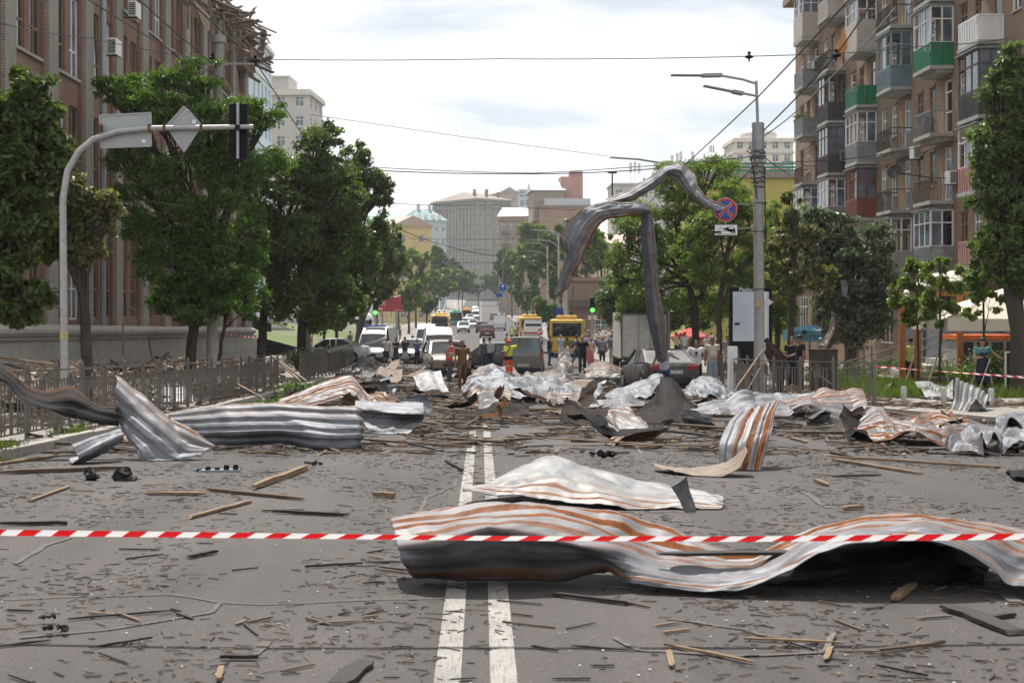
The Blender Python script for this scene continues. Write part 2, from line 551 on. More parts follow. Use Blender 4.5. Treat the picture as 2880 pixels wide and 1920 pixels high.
# ---- damaged brick building on the left
BX = -14.0
b1 = thing('damaged_brick_building', 'long damaged brick building with pale brick pilasters and torn roof behind the left trees', 'building', (BX - 5, 60, -.9))
FL = [1.25, 5.8, 9.55, 13.3]
WH = [3.2, 2.75, 2.75, 2.5]
PIL = [33.3 + 4.22 * k for k in range(13)]
YE = PIL[-1] + .55
fxl = lambda a, z, k: (BX - k, a, z)
ops, wins = [], []
for i, p in enumerate(PIL[:-1]):
    for k, (s_, e_) in enumerate(((.72, 1.86), (2.36, 3.50))):
        for f in range(4):
            o = (p + s_, p + e_, FL[f], FL[f] + WH[f])
            ops.append(o); wins.append((i, k, f, o))
mb = MB(); wall_open(mb, fxl, PIL[0] - .5, YE, -.4, 17.5, ops, .38)
mb.face([(BX, YE, -3), (BX - 10, YE, -3), (BX - 10, YE, 17.5), (BX, YE, 17.5)])
mb.face([(BX, PIL[0] - .5, -3), (BX, PIL[0] - .5, 17.5), (BX - 10, PIL[0] - .5, 17.5), (BX - 10, PIL[0] - .5, -3)])
mb.face([(BX - 10, PIL[0] - .5, -3), (BX - 10, YE, -3), (BX - 10, YE, 17.5), (BX - 10, PIL[0] - .5, 17.5)])
mb.build('wall', BRICK_L, b1)
mb = MB()
for z in (.9, 5.0, 8.8, 12.55, 16.2): mb.box(BX - 9.9, BX - .40, PIL[0] - .4, YE - .1, z - .12, z)
for p in PIL[1:-1:2]: mb.box(BX - 9.9, BX - .40, p - .06, p + .06, -1, 16)
mb.build('floor_slabs', PLASTER, b1)
for p in PIL:
    MB().box(BX + .003, BX + .20, p - .5, p + .5, .2, 17.2).build('pilaster', BRICK_W, b1)
    for s_ in (-1, 1):
        MB().box(BX + .003, BX + .10, p + s_ * .62 - .11, p + s_ * .62 + .11, .2, 17.1).build('pilaster_edge', BRICK_L, b1)
for f in (1, 2, 3):
    for i, p in enumerate(PIL[:-1]):
        MB().box(BX - .05, BX + .09, p + .74, p + 3.48, FL[f] - .10, FL[f]).build('sill', CONC, b1)
def window_mesh(wd, ht, fr, pane, mullions=(.5,), transoms=(.33,), name='window', pmask=None, axis='y', t=.06):
    """returns (frame mesh, pane mesh) around the origin: run along +y, up +z, outside towards +x"""
    mb = MB()
    mb.box(-.04, .04, 0, t, 0, ht); mb.box(-.04, .04, wd - t, wd, 0, ht)
    mb.box(-.038, .038, t, wd - t, 0, t); mb.box(-.038, .038, t, wd - t, ht - t, ht)
    for q in mullions: mb.box(-.035, .035, wd * q - t / 2, wd * q + t / 2, t, ht - t)
    for q in transoms: mb.box(-.032, .032, t, wd - t, ht * q - t / 2, ht * q + t / 2)
    g = MB(); g.box(-.012, -.004, t * .5, wd - t * .5, t * .5, ht - t * .5)
    return mb.mesh('window_frame', fr), g.mesh('pane', pane)
wm = {f: window_mesh(1.14, WH[f], WOODFR, GLASS) for f in range(4)}
wmw = {f: window_mesh(1.14, WH[f], WHITEFR, GLASS_B) for f in range(4)}
rr = random.Random(3)
for (i, k, f, o) in wins:
    w_ = wmw if rr.random() < .25 else wm
    tilt = rr.gauss(0, .02)
    if rr.random() < .25: tilt = rr.uniform(-.5, .5)
    fr = link('window', w_[f][0], b1, False)
    fr.matrix_parent_inverse = Matrix.LocRotScale(b1.location, b1.rotation_euler, None).inverted()
    fr.location = (BX - .10, o[0], o[2]); fr.rotation_euler = (0, tilt * .15, tilt * .3)
    if rr.random() < (.8 if f < 3 else .55):
        pn = link('pane', w_[f][1], fr, False)
CURT = M((.55, .53, .5), .9, 0, .15, 3)
for (i, k, f, o) in wins:
    if rr.random() < .35 and f > 0:
        mb = MB(); n = 6
        a, b_ = o[0] + .05, o[0] + rr.uniform(.4, 1.05)
        zz = o[2] + rr.uniform(0, .8)
        for q in range(n):
            y0_, y1_ = a + (b_ - a) * q / n, a + (b_ - a) * (q + 1) / n
            x0_, x1_ = BX - .2 - .05 * (q % 2), BX - .2 - .05 * ((q + 1) % 2)
            mb.face([(x0_, y0_, zz), (x1_, y1_, zz + .05), (x1_, y1_, o[3] - .1), (x0_, y0_, o[3] - .1)])
        mb.build('curtain', CURT, b1)
# plinth: stone panels with recessed joints and a rounded cornice
zc = lambda y: 1.08 - .0173 * (y - 41)
mb = MB()
ys_ = np.arange(PIL[0] - .6, YE + .3, 2.2)
for a, c_ in zip(ys_, ys_[1:]):
    mb.face([(BX + .55, a, zr(a) - .2), (BX + .55, c_, zr(c_) - .2), (BX + .55, c_, zc(c_) - .15), (BX + .55, a, zc(a) - .15)])
    mb.face([(BX + .55, a, zc(a) - .15), (BX + .55, c_, zc(c_) - .15), (BX - .1, c_, zc(c_) - .10), (BX - .1, a, zc(a) - .10)])
mb.build('plinth', PLASTER, b1)
y = PIL[0] - .6
while y < YE:
    wd = .78
    for r_ in range(2):
        zb = float(zr(y)) - .1; zt = zc(y) - .34; zm_ = zb + (zt - zb) * .52
        z0_, z1_ = (zb, zm_ - .01) if r_ == 0 else (zm_ + .01, zt)
        MB().box(BX + .552, BX + .60 + rr.uniform(-.004, .004), y + .008, y + wd - .008, z0_, z1_).build('stone_panel', PLASTER, b1)
    y += wd
mb = MB()
prof = [(.55, -.36), (.68, -.36), (.70, -.28), (.76, -.24), (.82, -.14), (.82, -.04), (.76, .05), (.6, .09), (.1, .12)]
for a, c_ in zip(ys_, ys_[1:]):
    for (x0_, z0_), (x1_, z1_) in zip(prof, prof[1:]):
        mb.face([(BX + x0_, a, zc(a) + z0_), (BX + x0_, c_, zc(c_) + z0_), (BX + x1_, c_, zc(c_) + z1_), (BX + x1_, a, zc(a) + z1_)])
mb.build('cornice', PLASTER, b1, smooth=True)
MB().box(BX - .3, BX + .65, PIL[0] - .5, 62, 17.4, 17.75).build('eave', CONC, b1)
mb = MB(); mb.face([(BX + .3, PIL[0], 17.8), (BX + .3, 66, 17.8), (BX - 5, 66, 20.8), (BX - 5, PIL[0], 20.8)])
mb.face([(BX - 5, PIL[0], 20.8), (BX - 5, YE, 20.6), (BX - 10, YE, 17.6), (BX - 10, PIL[0], 17.6)])
mb.build('roof', ZINC, b1)
MB().tube([(BX + .5, 50.8, .9), (BX + .5, 50.8, 16.9), (BX + .2, 50.8, 17.4)], .11, 10).build('downpipe', GREYMET, b1, True)
MB().box(BX - .05, BX + .45, YE - 3.2, YE + .25, 15.4, 16.0).build('brick_band', BRICK_L, b1)
MB().box(BX - .05, BX + .7, YE - 2.4, YE + .4, 16.0, 16.7).build('brick_band', BRICK_L, b1)
# torn roof: hanging boards, rafters and sheet scraps
OLDWOOD = M((.21, .175, .145), .95, 0, .4, 5, .3)
OLDWOOD2 = M((.30, .255, .21), .95, 0, .35, 5, .3)
ro = random.Random(11)
for k in range(220):
    tpos = ro.random() ** .8
    y_ = 60 + 26 * tpos
    out_ = ro.uniform(-.8, .5) + 1.5 * max(0, tpos - .55)
    zz = 17.9 + ro.uniform(-1.3, .9) - .9 * max(0, tpos - .7) - (1.0 if ro.random() < .2 else 0)
    L = ro.uniform(.9, 3.4)
    dirv = Vector((ro.uniform(.1, 1), ro.uniform(-.9, 1.3), ro.uniform(-.55, .35))).normalized()
    a = Vector((BX - .3 + out_, y_, zz))
    MB().bar(a - dirv * L * .5, a + dirv * L * .5, ro.uniform(.1, .4), ro.uniform(.03, .1), (ro.random() - .5, .2, 1)).build('roof_board', OLDWOOD if ro.random() < .65 else OLDWOOD2, b1)
for (ua, va, ub, vb, d_) in ((640, 38, 692, 42, 84), (690, 60, 742, 92, 85), (735, 98, 762, 100, 85.5), (741, 90, 736, 146, 85.5), (742, 86, 745, 100, 85.5), (645, 45, 652, 22, 84), (600, 20, 720, 75, 83), (560, 5, 650, 60, 78), (690, 78, 735, 100, 85)):
    MB().bar(P(ua, va, d_), P(ub, vb, d_), .32, .08).build('roof_board', OLDWOOD, b1)
for k in range(26):
    y_ = ro.uniform(58, 84); L = ro.uniform(.8, 2.4)
    a = Vector((BX + ro.uniform(.1, .9), y_, 17.2 - ro.random() * .6))
    MB().bar(a, a + Vector((ro.uniform(-.2, .3), ro.uniform(-.4, .4), -L)), ro.uniform(.04, .16), .03).build('hanging_lath', OLDWOOD, b1)
mb = MB(); q = [P(545, 0, 66), P(590, 45, 67), P(588, 88, 67.5), P(570, 70, 67)]
mb.face(q); mb.face([p + Vector((.02, .02, -.02)) for p in q][::-1]); mb.build('torn_sheet', M((.50, .42, .34), .8), b1)
# air conditioners hung on the wall
def aircon(u, v, d_, lab, wd=.8, xo=-13.4, mat_=None):
    y_ = d_; z_ = Z(v, d_)
    r_ = thing('air_conditioner', lab, 'air conditioner', (xo, y_, z_), group='air conditioners on the facades')
    mt = mat_ or WHITEFR
    MB().box(xo - .16, xo + .16, y_ - wd / 2, y_ + wd / 2, z_ - .3, z_ + .3).build('casing', mt, r_, bevel=.02)
    g_ = MB()
    for k in range(7): g_.box(xo - .13, xo + .13, y_ - wd / 2 - .012, y_ - wd / 2 - .002, z_ - .24 + k * .07, z_ - .20 + k * .07)
    g_.build('grille', DARK, r_)
    MB().bar((xo - .35, y_ - wd * .3, z_ - .33), (xo + .16, y_ - wd * .3, z_ - .33), .04).build('bracket', DARK, r_)
aircon(254, 135, 52, 'white air conditioner beside the downpipe on the left brick building')
aircon(305, 30, 55, 'white air conditioner below the torn roof of the left brick building')

# ---- generic block for the buildings farther off (front face at local y = 0, facing -y)
def block(name, label, loc, rz, wd, dp, ht, wallm, floors, cols, ww, wh, side=0, frame=WHITEFR, glass=GLASS_B, arch=False, bands=(), parapet=.4, bandm=None, z0=0.0, sillh=.9, roofm=None, ribs=False):
    r_ = thing(name, label, 'building', loc, rz)
    fh = (ht - z0) / floors
    ops = []
    for f in range(floors):
        for c_ in range(cols):
            a = -wd / 2 + wd * (c_ + .5) / cols
            ops.append((a - ww / 2, a + ww / 2, z0 + f * fh + sillh, min(z0 + f * fh + sillh + wh, z0 + (f + 1) * fh - .15)))
    mb = MB(); wall_open(mb, lambda a, z, k: (a, k, z), -wd / 2, wd / 2, -8, ht, ops, .25)
    so = []
    if side:
        for f in range(floors):
            for c_ in range(side):
                a = dp * (c_ + .5) / side
                so.append((a - ww / 2, a + ww / 2, z0 + f * fh + sillh, min(z0 + f * fh + sillh + wh, z0 + (f + 1) * fh - .15)))
    wall_open(mb, lambda a, z, k: (-wd / 2 + k, a, z), 0, dp, -8, ht, so, .25)
    wall_open(mb, lambda a, z, k: (wd / 2 - k, a, z), 0, dp, -8, ht, so, .25)
    mb.face([(-wd / 2, dp, -8), (-wd / 2, dp, ht), (wd / 2, dp, ht), (wd / 2, dp, -8)])
    mb.face([(-wd / 2, 0, ht), (wd / 2, 0, ht), (wd / 2, dp, ht), (-wd / 2, dp, ht)])
    mb.build('wall', wallm, r_, world=False)
    g = MB(); h0 = ops[0][3] - ops[0][2] if ops else wh
    g.mi = 0
    for a, b_ in ((0, .09), (ww - .09, ww), (ww * .5 - .04, ww * .5 + .04)): g.box(a, b_, -.03, .03, 0, h0)
    for a in (0, h0 * .62, h0 - .09): g.box(.02, ww - .02, -.027, .027, a, a + .09)
    g.mi = 1; g.box(.05, ww - .05, -.01, .005, .05, h0 - .05)
    wme = g.mesh('window', [frame, glass])
    for o in ops:
        q_ = link('window', wme, r_, False); q_.location = (o[0], .17, o[2])
    for o in so:
        for s_ in (-1, 1):
            q_ = link('window', wme, r_, False); q_.location = (s_ * (wd / 2 - .17), o[0] if s_ > 0 else o[1], o[2]); q_.rotation_euler = (0, 0, R(90) * s_)
    bm_ = bandm or wallm
    for z_, h_, pr in bands:
        MB().box(-wd / 2 - pr, wd / 2 + pr, -pr, dp + pr, z_, z_ + h_).build('cornice', bm_, r_, world=False)
    if parapet:
        MB().box(-wd / 2 - .3, wd / 2 + .3, -.3, dp + .3, ht, ht + parapet).build('roof_edge', roofm or bm_, r_, world=False)
    if ribs:
        for c_ in range(cols + 1):
            a = -wd / 2 + wd * c_ / cols
            MB().box(a - .22, a + .22, -.28, -.003, 2, ht - 1.2).build('pilaster', wallm, r_, world=False)
        for c_ in range((side or 0) + 1):
            a = dp * c_ / side
            MB().box(-wd / 2 - .28, -wd / 2 - .003, a - .25, a + .25, 2, ht - 1.2).build('pilaster', wallm, r_, world=False)
    return r_
def gable(r_, x0, x1, y0, y1, z0, h, m_, axis='x', name='roof', ov=.5):
    mb = MB()
    x0 -= ov; x1 += ov; y0 -= ov; y1 += ov
    if axis == 'x':
        ym = (y0 + y1) / 2
        mb.prism([(x0, y0, z0), (x0, y1, z0), (x0, ym, z0 + h)], (x1 - x0, 0, 0))
    elif axis == 'y':
        xm = (x0 + x1) / 2
        mb.prism([(x0, y0, z0), (xm, y0, z0 + h), (x1, y0, z0)], (0, y1 - y0, 0))
    else:
        xm, ym = (x0 + x1) / 2, (y0 + y1) / 2; k = .28
        a = [(x0, y0, z0), (x1, y0, z0), (x1, y1, z0), (x0, y1, z0)]
        t_ = [(x0 + (x1 - x0) * k, ym - .01, z0 + h), (x1 - (x1 - x0) * k, ym - .01, z0 + h), (x1 - (x1 - x0) * k, ym + .01, z0 + h), (x0 + (x1 - x0) * k, ym + .01, z0 + h)]
        for i in range(4): mb.face([a[i], a[(i + 1) % 4], t_[(i + 1) % 4], t_[i]])
        mb.face(a[::-1])
    return mb.build(name, m_, r_, world=False)

def base(u, d_): return (X(u, d_), d_, float(zr(d_)))
STONE = M((.26, .235, .2), .9, 0, .16, .25)
TANST = M((.40, .34, .27), .9, 0, .18, .2)
ROOFRED = M((.25, .205, .18), .8, 0, .2, .2)
ROOFGR = M((.30, .31, .32), .6, .2, .2, .2)
# big corner block at the end of the street
d_ = 640
zb = float(zr(d_))
HT = Z(560, d_) - zb
r_ = block('stone_apartment_block', 'large pale stone apartment block with pitched roofs at the end of the street', (X(1343, d_), d_, zb), R(38), 19, 34, HT, STONE, 10, 4, 1.7, 2.6, side=13, bands=((HT * .5, .7, .5), (HT - 3.6, .8, .6), (HT - .6, .8, 1.0)), ribs=True, sillh=1.2)
for ch in r_.children: ch.location.x += 9.5
r_.location = (X(1343, d_), d_, zb)
gable(r_, 0, 19, 0, 34, HT + .4, 4.0, ROOFRED, 'hip', ov=.8)
for k in range(7):
    MB().box(2 + k * 2.3, 3.2 + k * 2.3, 5 + 3 * (k % 3), 6 + 3 * (k % 3), HT, HT + 4.2 + (k % 2)).build('chimney', ROOFRED, r_, world=False)
d_ = 700; zb = float(zr(d_))
r_ = block('tan_apartment_wing', 'tan gabled wing behind the large stone block at the street end', (X(1432, d_), d_, zb), R(20), 10, 20, Z(545, d_) - zb, TANST, 11, 2, 1.4, 2.2, side=4)
gable(r_, -5, 5, 0, 20, Z(545, d_) - zb + .4, 3, ROOFGR, 'y')
d_ = 800; zb = float(zr(d_))
block('glass_office_building', 'glass topped office building rising behind the tan wing', (X(1484, d_), d_, zb), R(6), 9.5, 12, Z(535, d_) - zb, M((.42, .45, .48), .4), 12, 3, 2.6, 3.2, bands=((Z(548, d_) - zb, .8, .4),))
# brown balconied block and the blank brick gable to its right
d_ = 430; zb = float(zr(d_)); HT = Z(612, d_) - zb
r_ = block('brown_balcony_block', 'brown apartment block with dark balconies left of the blank brick gable', (X(1462, d_), d_, zb), R(-14), 13, 14, HT, brickmat((.36, .27, .20), (.30, .22, .165), (.30, .26, .22), 1.0, .4, .25, 'far_brick'), 7, 5, 1.2, 1.7, side=3, bands=((HT - .8, .6, .5),))
gable(r_, -6.5, 6.5, 0, 14, HT + .4, 3.2, ROOFGR, 'x')
for i, (a, z_) in enumerate(((-4.2, HT - 5), (-4.2, HT - 9), (.2, HT - 5), (.2, HT - 9), (.2, HT - 13), (4.2, HT - 5), (-4.2, HT - 13))):
    g = MB(); g.box(a - 1.1, a + 1.1, -1.1, -.003, z_, z_ + .2); g.box(a - 1.1, a + 1.1, -1.1, -1.0, z_ + .2, z_ + 1.2)
    g.build('balcony', M((.16, .14, .13), .8) if i != 6 else WHITEFR, r_, world=False)
MB().box(-4.6, -1.8, -1.3, -.01, HT - 16, HT - 13.2).build('glazed_balcony', WHITEFR, r_, world=False)
MB().box(1, 2.4, 6, 7.4, HT + 2, HT + 6).build('chimney', ROOFRED, r_, world=False)
d_ = 330; zb = float(zr(d_)); HT = Z(580, d_) - zb
FARBR = brickmat((.36, .25, .18), (.31, .21, .15), (.30, .25, .2), .8, .3, .2, 'gable_brick')
r_ = block('brick_gable_building', 'tall tan brick building with blank gable wall and stepped tower behind the bent metal strip', (X(1596, d_), d_, zb), R(3), 12.2, 22, HT, FARBR, 7, 1, .01, .01, parapet=.3, side=4, roofm=ROOFGR)
MB().box(-5, 5.5, 1, 8, HT + .3, HT + 1.9).build('roof', ZINC, r_, world=False)
MB().box(-7.4, -.2, 6, 20, HT - 3, HT + 4.2).build('upper_storey', M((.30, .25, .2), .9), r_, world=False)
gable(r_, -7.4, -.2, 6, 20, HT + 4.2, 2.6, ZINC, 'x')
MB().box(-.6, 4.6, 8, 15, HT + .3, HT + 7.6).build('tower', M((.42, .25, .21), .9, 0, .15, .5), r_, world=False)
MB().box(1.6, 4.65, 8.6, 12, HT + 7.6, HT + 8.9).build('tower_top', M((.36, .21, .18), .9), r_, world=False)
# left far side
d_ = 330; zb = float(zr(d_)); HT = Z(640, d_) - zb
r_ = block('yellow_building', 'yellow gabled building rising beyond the trees left of the street', (X(1160, d_), d_, zb), R(22), 9, 12, HT, M((.58, .44, .22), .9, 0, .12, .4), 5, 2, 1.2, 1.8, side=3)
gable(r_, -4.5, 4.5, 0, 12, HT + .4, 2.4, M((.42, .33, .27), .9), 'y')
MB().box(1.5, 3.6, -1.2, -.01, HT - 9, HT - 6.5).build('glazed_balcony', M((.2, .16, .14), .7), r_, world=False)
d_ = 345; zb = float(zr(d_)); HT = Z(632, d_) - zb
r_ = block('green_roofed_house', 'pale house with faded green roof behind the yellow building', (X(1096, d_), d_, zb), R(15), 8, 12, HT, M((.55, .55, .53), .9), 5, 3, 1.0, 1.6, side=3)
gable(r_, -4, 4, 0, 12, HT + .4, 3.0, M((.30, .42, .38), .7), 'x')
d_ = 520; zb = float(zr(d_)); HT = Z(622, d_) - zb
r_ = block('teal_roofed_house', 'grey house with dark teal mansard roof left of the large stone block', (X(1210, d_), d_, zb), R(25), 13, 14, HT, M((.42, .47, .50), .9), 7, 5, 1.1, 1.7, side=4)
gable(r_, -6.5, 6.5, 0, 14, HT + .4, 4.5, M((.17, .26, .27), .6), 'hip')
for k, a in enumerate((-4, -1.5, 1.5, 4)):
    MB().box(a - .5, a + .5, .2, 1.6, HT + .6, HT + 2.4).build('dormer', WHITEFR, r_, world=False)
for k, a in enumerate((-2, 2.5)):
    MB().box(a - .5, a + .5, 6, 7, HT + 2, HT + 6.5).build('chimney', M((.5, .45, .42), .9), r_, world=False)
# tall pale towers behind the damaged building
d_ = 132; zb = float(zr(d_)); HT = Z(95, d_) - zb
r_ = block('pale_blue_tower', 'pale blue and white glazed tower peeking past the torn roof', (X(672, d_), d_, zb), R(0), 2.5, 12, HT, M((.58, .68, .76), .6, 0, .1, .5), 9, 1, 1.2, 1.9, side=5, bands=tuple((k * HT / 9, .25, .15) for k in range(2, 9)), bandm=WHITEFR, glass=GLASS_B)
d_ = 262; zb = float(zr(d_)); HT = Z(258, d_) - zb
GREYBL = M((.49, .46, .44), .9, 0, .08, .3)
r_ = block('beige_tower_block', 'tall beige apartment tower with rooftop plant room behind the left trees', (X(790, d_), d_, zb), R(-4), 10.4, 14, HT, GREYBL, 12, 3, 1.6, 1.8, side=3, bands=((HT - .7, .7, .5), (HT - 14, .4, .25)), bandm=M((.58, .55, .52), .9))
MB().box(-5, 1.2, 1, 9, HT, Z(214, d_) - zb).build('plant_room', GREYBL, r_, world=False)
MB().box(-5.3, 1.5, .7, 9.3, Z(214, d_) - zb, Z(211, d_) - zb).build('plant_room_edge', WHITEFR, r_, world=False)
MB().tube([(-2.2, 4, HT), (-2.2, 4, Z(203, d_) - zb)], .75, 14).build('water_tank', ZINC, r_, world=False)
# domed complex, yellow wall with green rail, low buildings on the right
d_ = 410; zb = float(zr(d_)); HT = Z(392, d_) - zb
PALE = M((.62, .56, .50), .9, 0, .08, .2)
r_ = block('domed_apartment_tower', 'pale domed tower with red brick arches behind the lamp pole', (X(2148, d_), d_, zb), R(0), 17, 17, HT, PALE, 14, 5, 1.8, 2.0, side=4, bands=((HT - .8, .8, .6), (HT - 4, .5, .4)), bandm=PALE)
mb = MB(); mb.tube([(0, 8, HT + .4), (0, 8, HT + 1.8)], 5.2, 24); mb.build('drum', PALE, r_, world=False)
mb = MB()
mb.tube([(0, 8, HT + 1.8 + 2.4 * math.sin(a)) for a in np.linspace(0, 1.5, 8)], [5.4 * math.cos(a) for a in np.linspace(0, 1.5, 8)], 24)
mb.build('dome', ZINC, r_, True, world=False)
for s_ in (-1, 1):
    mb = MB(); n = 10
    mb.prism([(s_ * 4.2 + 2.6 * math.cos(math.pi * k / n), -.05, HT - 9.5 + 2.6 * math.sin(math.pi * k / n)) for k in range(n + 1)] + [(s_ * 4.2 - 2.6, -.05, HT - 16), (s_ * 4.2 + 2.6, -.05, HT - 16)], (0, .04, 0))
    mb.build('brick_arch', M((.46, .24, .2), .9), r_, world=False)
d_ = 395; zb = float(zr(d_)); HT = Z(458, d_) - zb
r_ = block('small_domed_building', 'low pale building with shallow dome left of the lamp pole', (X(2010, d_), d_, zb), R(0), 10, 12, HT, PALE, 11, 4, 1.4, 1.8)
mb = MB(); mb.tube([(0, 5, HT + .4 + 2.9 * math.sin(a)) for a in np.linspace(0, 1.5, 8)], [4.7 * math.cos(a) for a in np.linspace(0, 1.5, 8)], 20)
mb.build('dome', ZINC, r_, True, world=False)
for k in (-1, 0, 1): MB().tube([(k * .5, 5, HT + 3), (k * .5, 5, HT + 5.4)], .16, 8).build('flue', GREYMET, r_, world=False)
d_ = 300; zb = float(zr(d_)); HT = Z(520, d_) - zb
r_ = block('grey_antenna_building', 'grey block carrying phone antennas behind the bent metal strip', (X(1850, d_), d_, zb), R(0), 19, 12, HT, M((.5, .49, .47), .9), 8, 7, 1.4, 1.8)
for u_, v0_, v1_ in ((1776, 455, 520), (1788, 453, 520), (1800, 457, 520), (1893, 435, 520), (1908, 428, 520), (1918, 424, 520), (1951, 424, 520), (1985, 430, 520)):
    q_ = P(u_, 520, d_) - Vector(r_.location)
    g = MB(); g.tube([(q_.x, 2, HT), (q_.x, 2, HT + (v1_ - v0_) * d_ / F)], .07, 6); g.box(q_.x - .28, q_.x + .28, 1.6, 1.8, HT + (v1_ - v0_) * d_ / F - 2.1, HT + (v1_ - v0_) * d_ / F)
    g.build('antenna', M((.62, .62, .62), .6), r_, world=False)
d_ = 122; zb = float(zr(d_)); HT = Z(500, d_) - zb
r_ = block('yellow_wall_building', 'yellow walled building with green roof railing beside the brick apartment house', (X(2130, d_), d_, zb), R(0), 12.5, 9, HT, M((.44, .38, .12), .85, 0, .1, .4), 3, 1, .01, .01, parapet=.45, roofm=M((.25, .23, .22), .8))
GRN = M((.03, .20, .14), .6)
for k in range(3): MB().box(-6.2, 6.2, -.15, -.1, HT + .5 + k * .3, HT + .68 + k * .3).build('railing_board', GRN, r_, world=False)
for k in range(9): MB().bar((-6 + k * 1.5, -.05, HT + .4), (-6 + k * 1.5, -.05, HT + 1.4), .08).build('railing_post', GRN, r_, world=False)
d_ = 250; zb = float(zr(d_)); HT = Z(692, d_) - zb
r_ = block('pink_roofed_house', 'low pale house with pinkish roof between the brick gable and the right trees', (X(1712, d_), d_, zb), R(-8), 9, 9, HT, M((.55, .45, .40), .9), 3, 4, 1.0, 1.5)
gable(r_, -4.5, 4.5, 0, 9, HT + .4, 1.8, M((.55, .34, .30), .8), 'x')
d_ = 150; zb = float(zr(d_)); HT = Z(790, d_) - zb
r_ = block('low_brick_shop', 'low reddish brick shop with dark awning behind the traffic light', (X(1690, d_), d_, zb), R(0), 7, 10, HT, M((.24, .17, .145), .9), 1, 3, 1.3, 1.6, side=3)
MB().box(-3.4, 3.6, -1.4, -.01, HT - 2.7, HT - 2.0).build('awning', M((.10, .085, .08), .8), r_, world=False)
# shop sign with lettering
def text_obj(body, size, loc, rot, mat_, name, parent=None, ext=.004, align='CENTER'):
    c_ = bpy.data.curves.new(name, 'FONT'); c_.body = body; c_.size = size; c_.extrude = ext
    c_.align_x = align; c_.align_y = 'CENTER'
    o = bpy.data.objects.new(name, c_)
    dg_ = None
    C.objects.link(o)
    bpy.context.view_layer.update()
    me = bpy.data.meshes.new_from_object(o.evaluated_get(bpy.context.evaluated_depsgraph_get()))
    bpy.data.objects.remove(o, do_unlink=True)
    me.materials.clear(); me.materials.append(mat_)
    o = bpy.data.objects.new(name, me); C.objects.link(o)
    o.location = loc; o.rotation_euler = rot
    if parent is not None: attach(o, parent, True)
    return o
p = P(1667, 893, 128)
sg = thing('shop_sign', 'white shop sign with red letters behind the traffic light pole', 'sign', p)
MB().box(p.x - .42, p.x + .42, p.y, p.y + .06, p.z - .17, p.z + .17).build('board', WHITEFR, sg)
text_obj('КВІТИ', .28, (p.x, p.y - .012, p.z), (R(90), 0, 0), M((.5, .03, .05), .6), 'lettering', sg)
# ================================================================ brick apartment house on the right
RX = 21.0
RB = thing('brick_apartment_house', 'tall tan brick apartment house with many mismatched balconies on the right', 'building', (RX + 5, 70, -1.3))
FZ = [3.35, 6.4, 9.4, 12.4, 15.4, 18.45]
NB = [88.3, 81.9, 75.5, 69.3, 63.2, 57.1, 51.0, 45.0]
fxr = lambda a, z, k: (RX + k, a, z)
ops = []; rw = []
for ci, n in enumerate(NB):
    for fi, z_ in enumerate(FZ):
        for (s_, e_, z0_, z1_, kd) in ((.25, 1.15, .06, 2.45, 'door'), (2.5, 3.4, .9, 2.45, 'win'), (4.3, 5.2, .9, 2.45, 'win')):
            if n + e_ > 94.8: continue
            o = (n + s_, n + e_, z_ + z0_, z_ + z1_); ops.append(o); rw.append((ci, fi, kd, o))
    for (s_, e_) in ((.4, 2.0), (3.2, 5.4)):
        if n + e_ < 94.8: o = (n + s_, n + e_, -.2, 2.3); ops.append(o); rw.append((ci, -1, 'shop', o))
mb = MB(); wall_open(mb, fxr, 42, 95, -3, 21.7, ops, .22)
mb.face([(RX, 95, -3), (RX, 95, 21.7), (RX + 12, 95, 21.7), (RX + 12, 95, -3)])
mb.face([(RX, 42, -3), (RX + 12, 42, -3), (RX + 12, 42, 21.7), (RX, 42, 21.7)])
mb.face([(RX + 12, 42, -3), (RX + 12, 95, -3), (RX + 12, 95, 21.7), (RX + 12, 42, 21.7)])
mb.face([(RX, 42, 21.7), (RX, 95, 21.7), (RX + 12, 95, 21.7), (RX + 12, 42, 21.7)])
mb.build('wall', BRICK_R, RB)
mb = MB()
for z_ in FZ: mb.box(RX + .25, RX + 11.9, 42.1, 94.9, z_ - .15, z_)
for n in NB[:-1]: mb.box(RX + .25, RX + 11.9, n - .5, n - .4, -2, 21)
mb.build('floor_slabs', PLASTER, RB)
MB().box(RX - .75, RX + 12.4, 41.6, 95.5, 21.702, 22.15).build('cornice', M((.27, .20, .15), .9), RB)
for z_ in (FZ[0] - .35, FZ[2] - .30):
    for a, b_ in zip([42] + NB[::-1], NB[::-1] + [95]):
        MB().box(RX - .07, RX - .002, a + .02, b_ - .02, z_ - .1, z_ + .06).build('string_course', BRICK_R, RB)
wmr = {'win': window_mesh(.9, 1.55, WHITEFR, GLASS, (.5,), (.66,)), 'win2': window_mesh(.9, 1.55, WOODFR, GLASS, (.5,), (.66,)),
       'door': window_mesh(.9, 2.39, WHITEFR, GLASS_B, (), (.4, .78)), 'door2': window_mesh(.9, 2.39, WOODFR, GLASS, (), (.4, .78)),
       'shopA': window_mesh(1.6, 2.5, WOODFR, GLASS, (.5,), (.75,)), 'shopB': window_mesh(2.2, 2.5, WHITEFR, GLASS, (.33, .67), (.75,))}
rr = random.Random(5)
INVR = Matrix.LocRotScale(RB.location, None, None).inverted()
LINT = M((.20, .15, .12), .9)
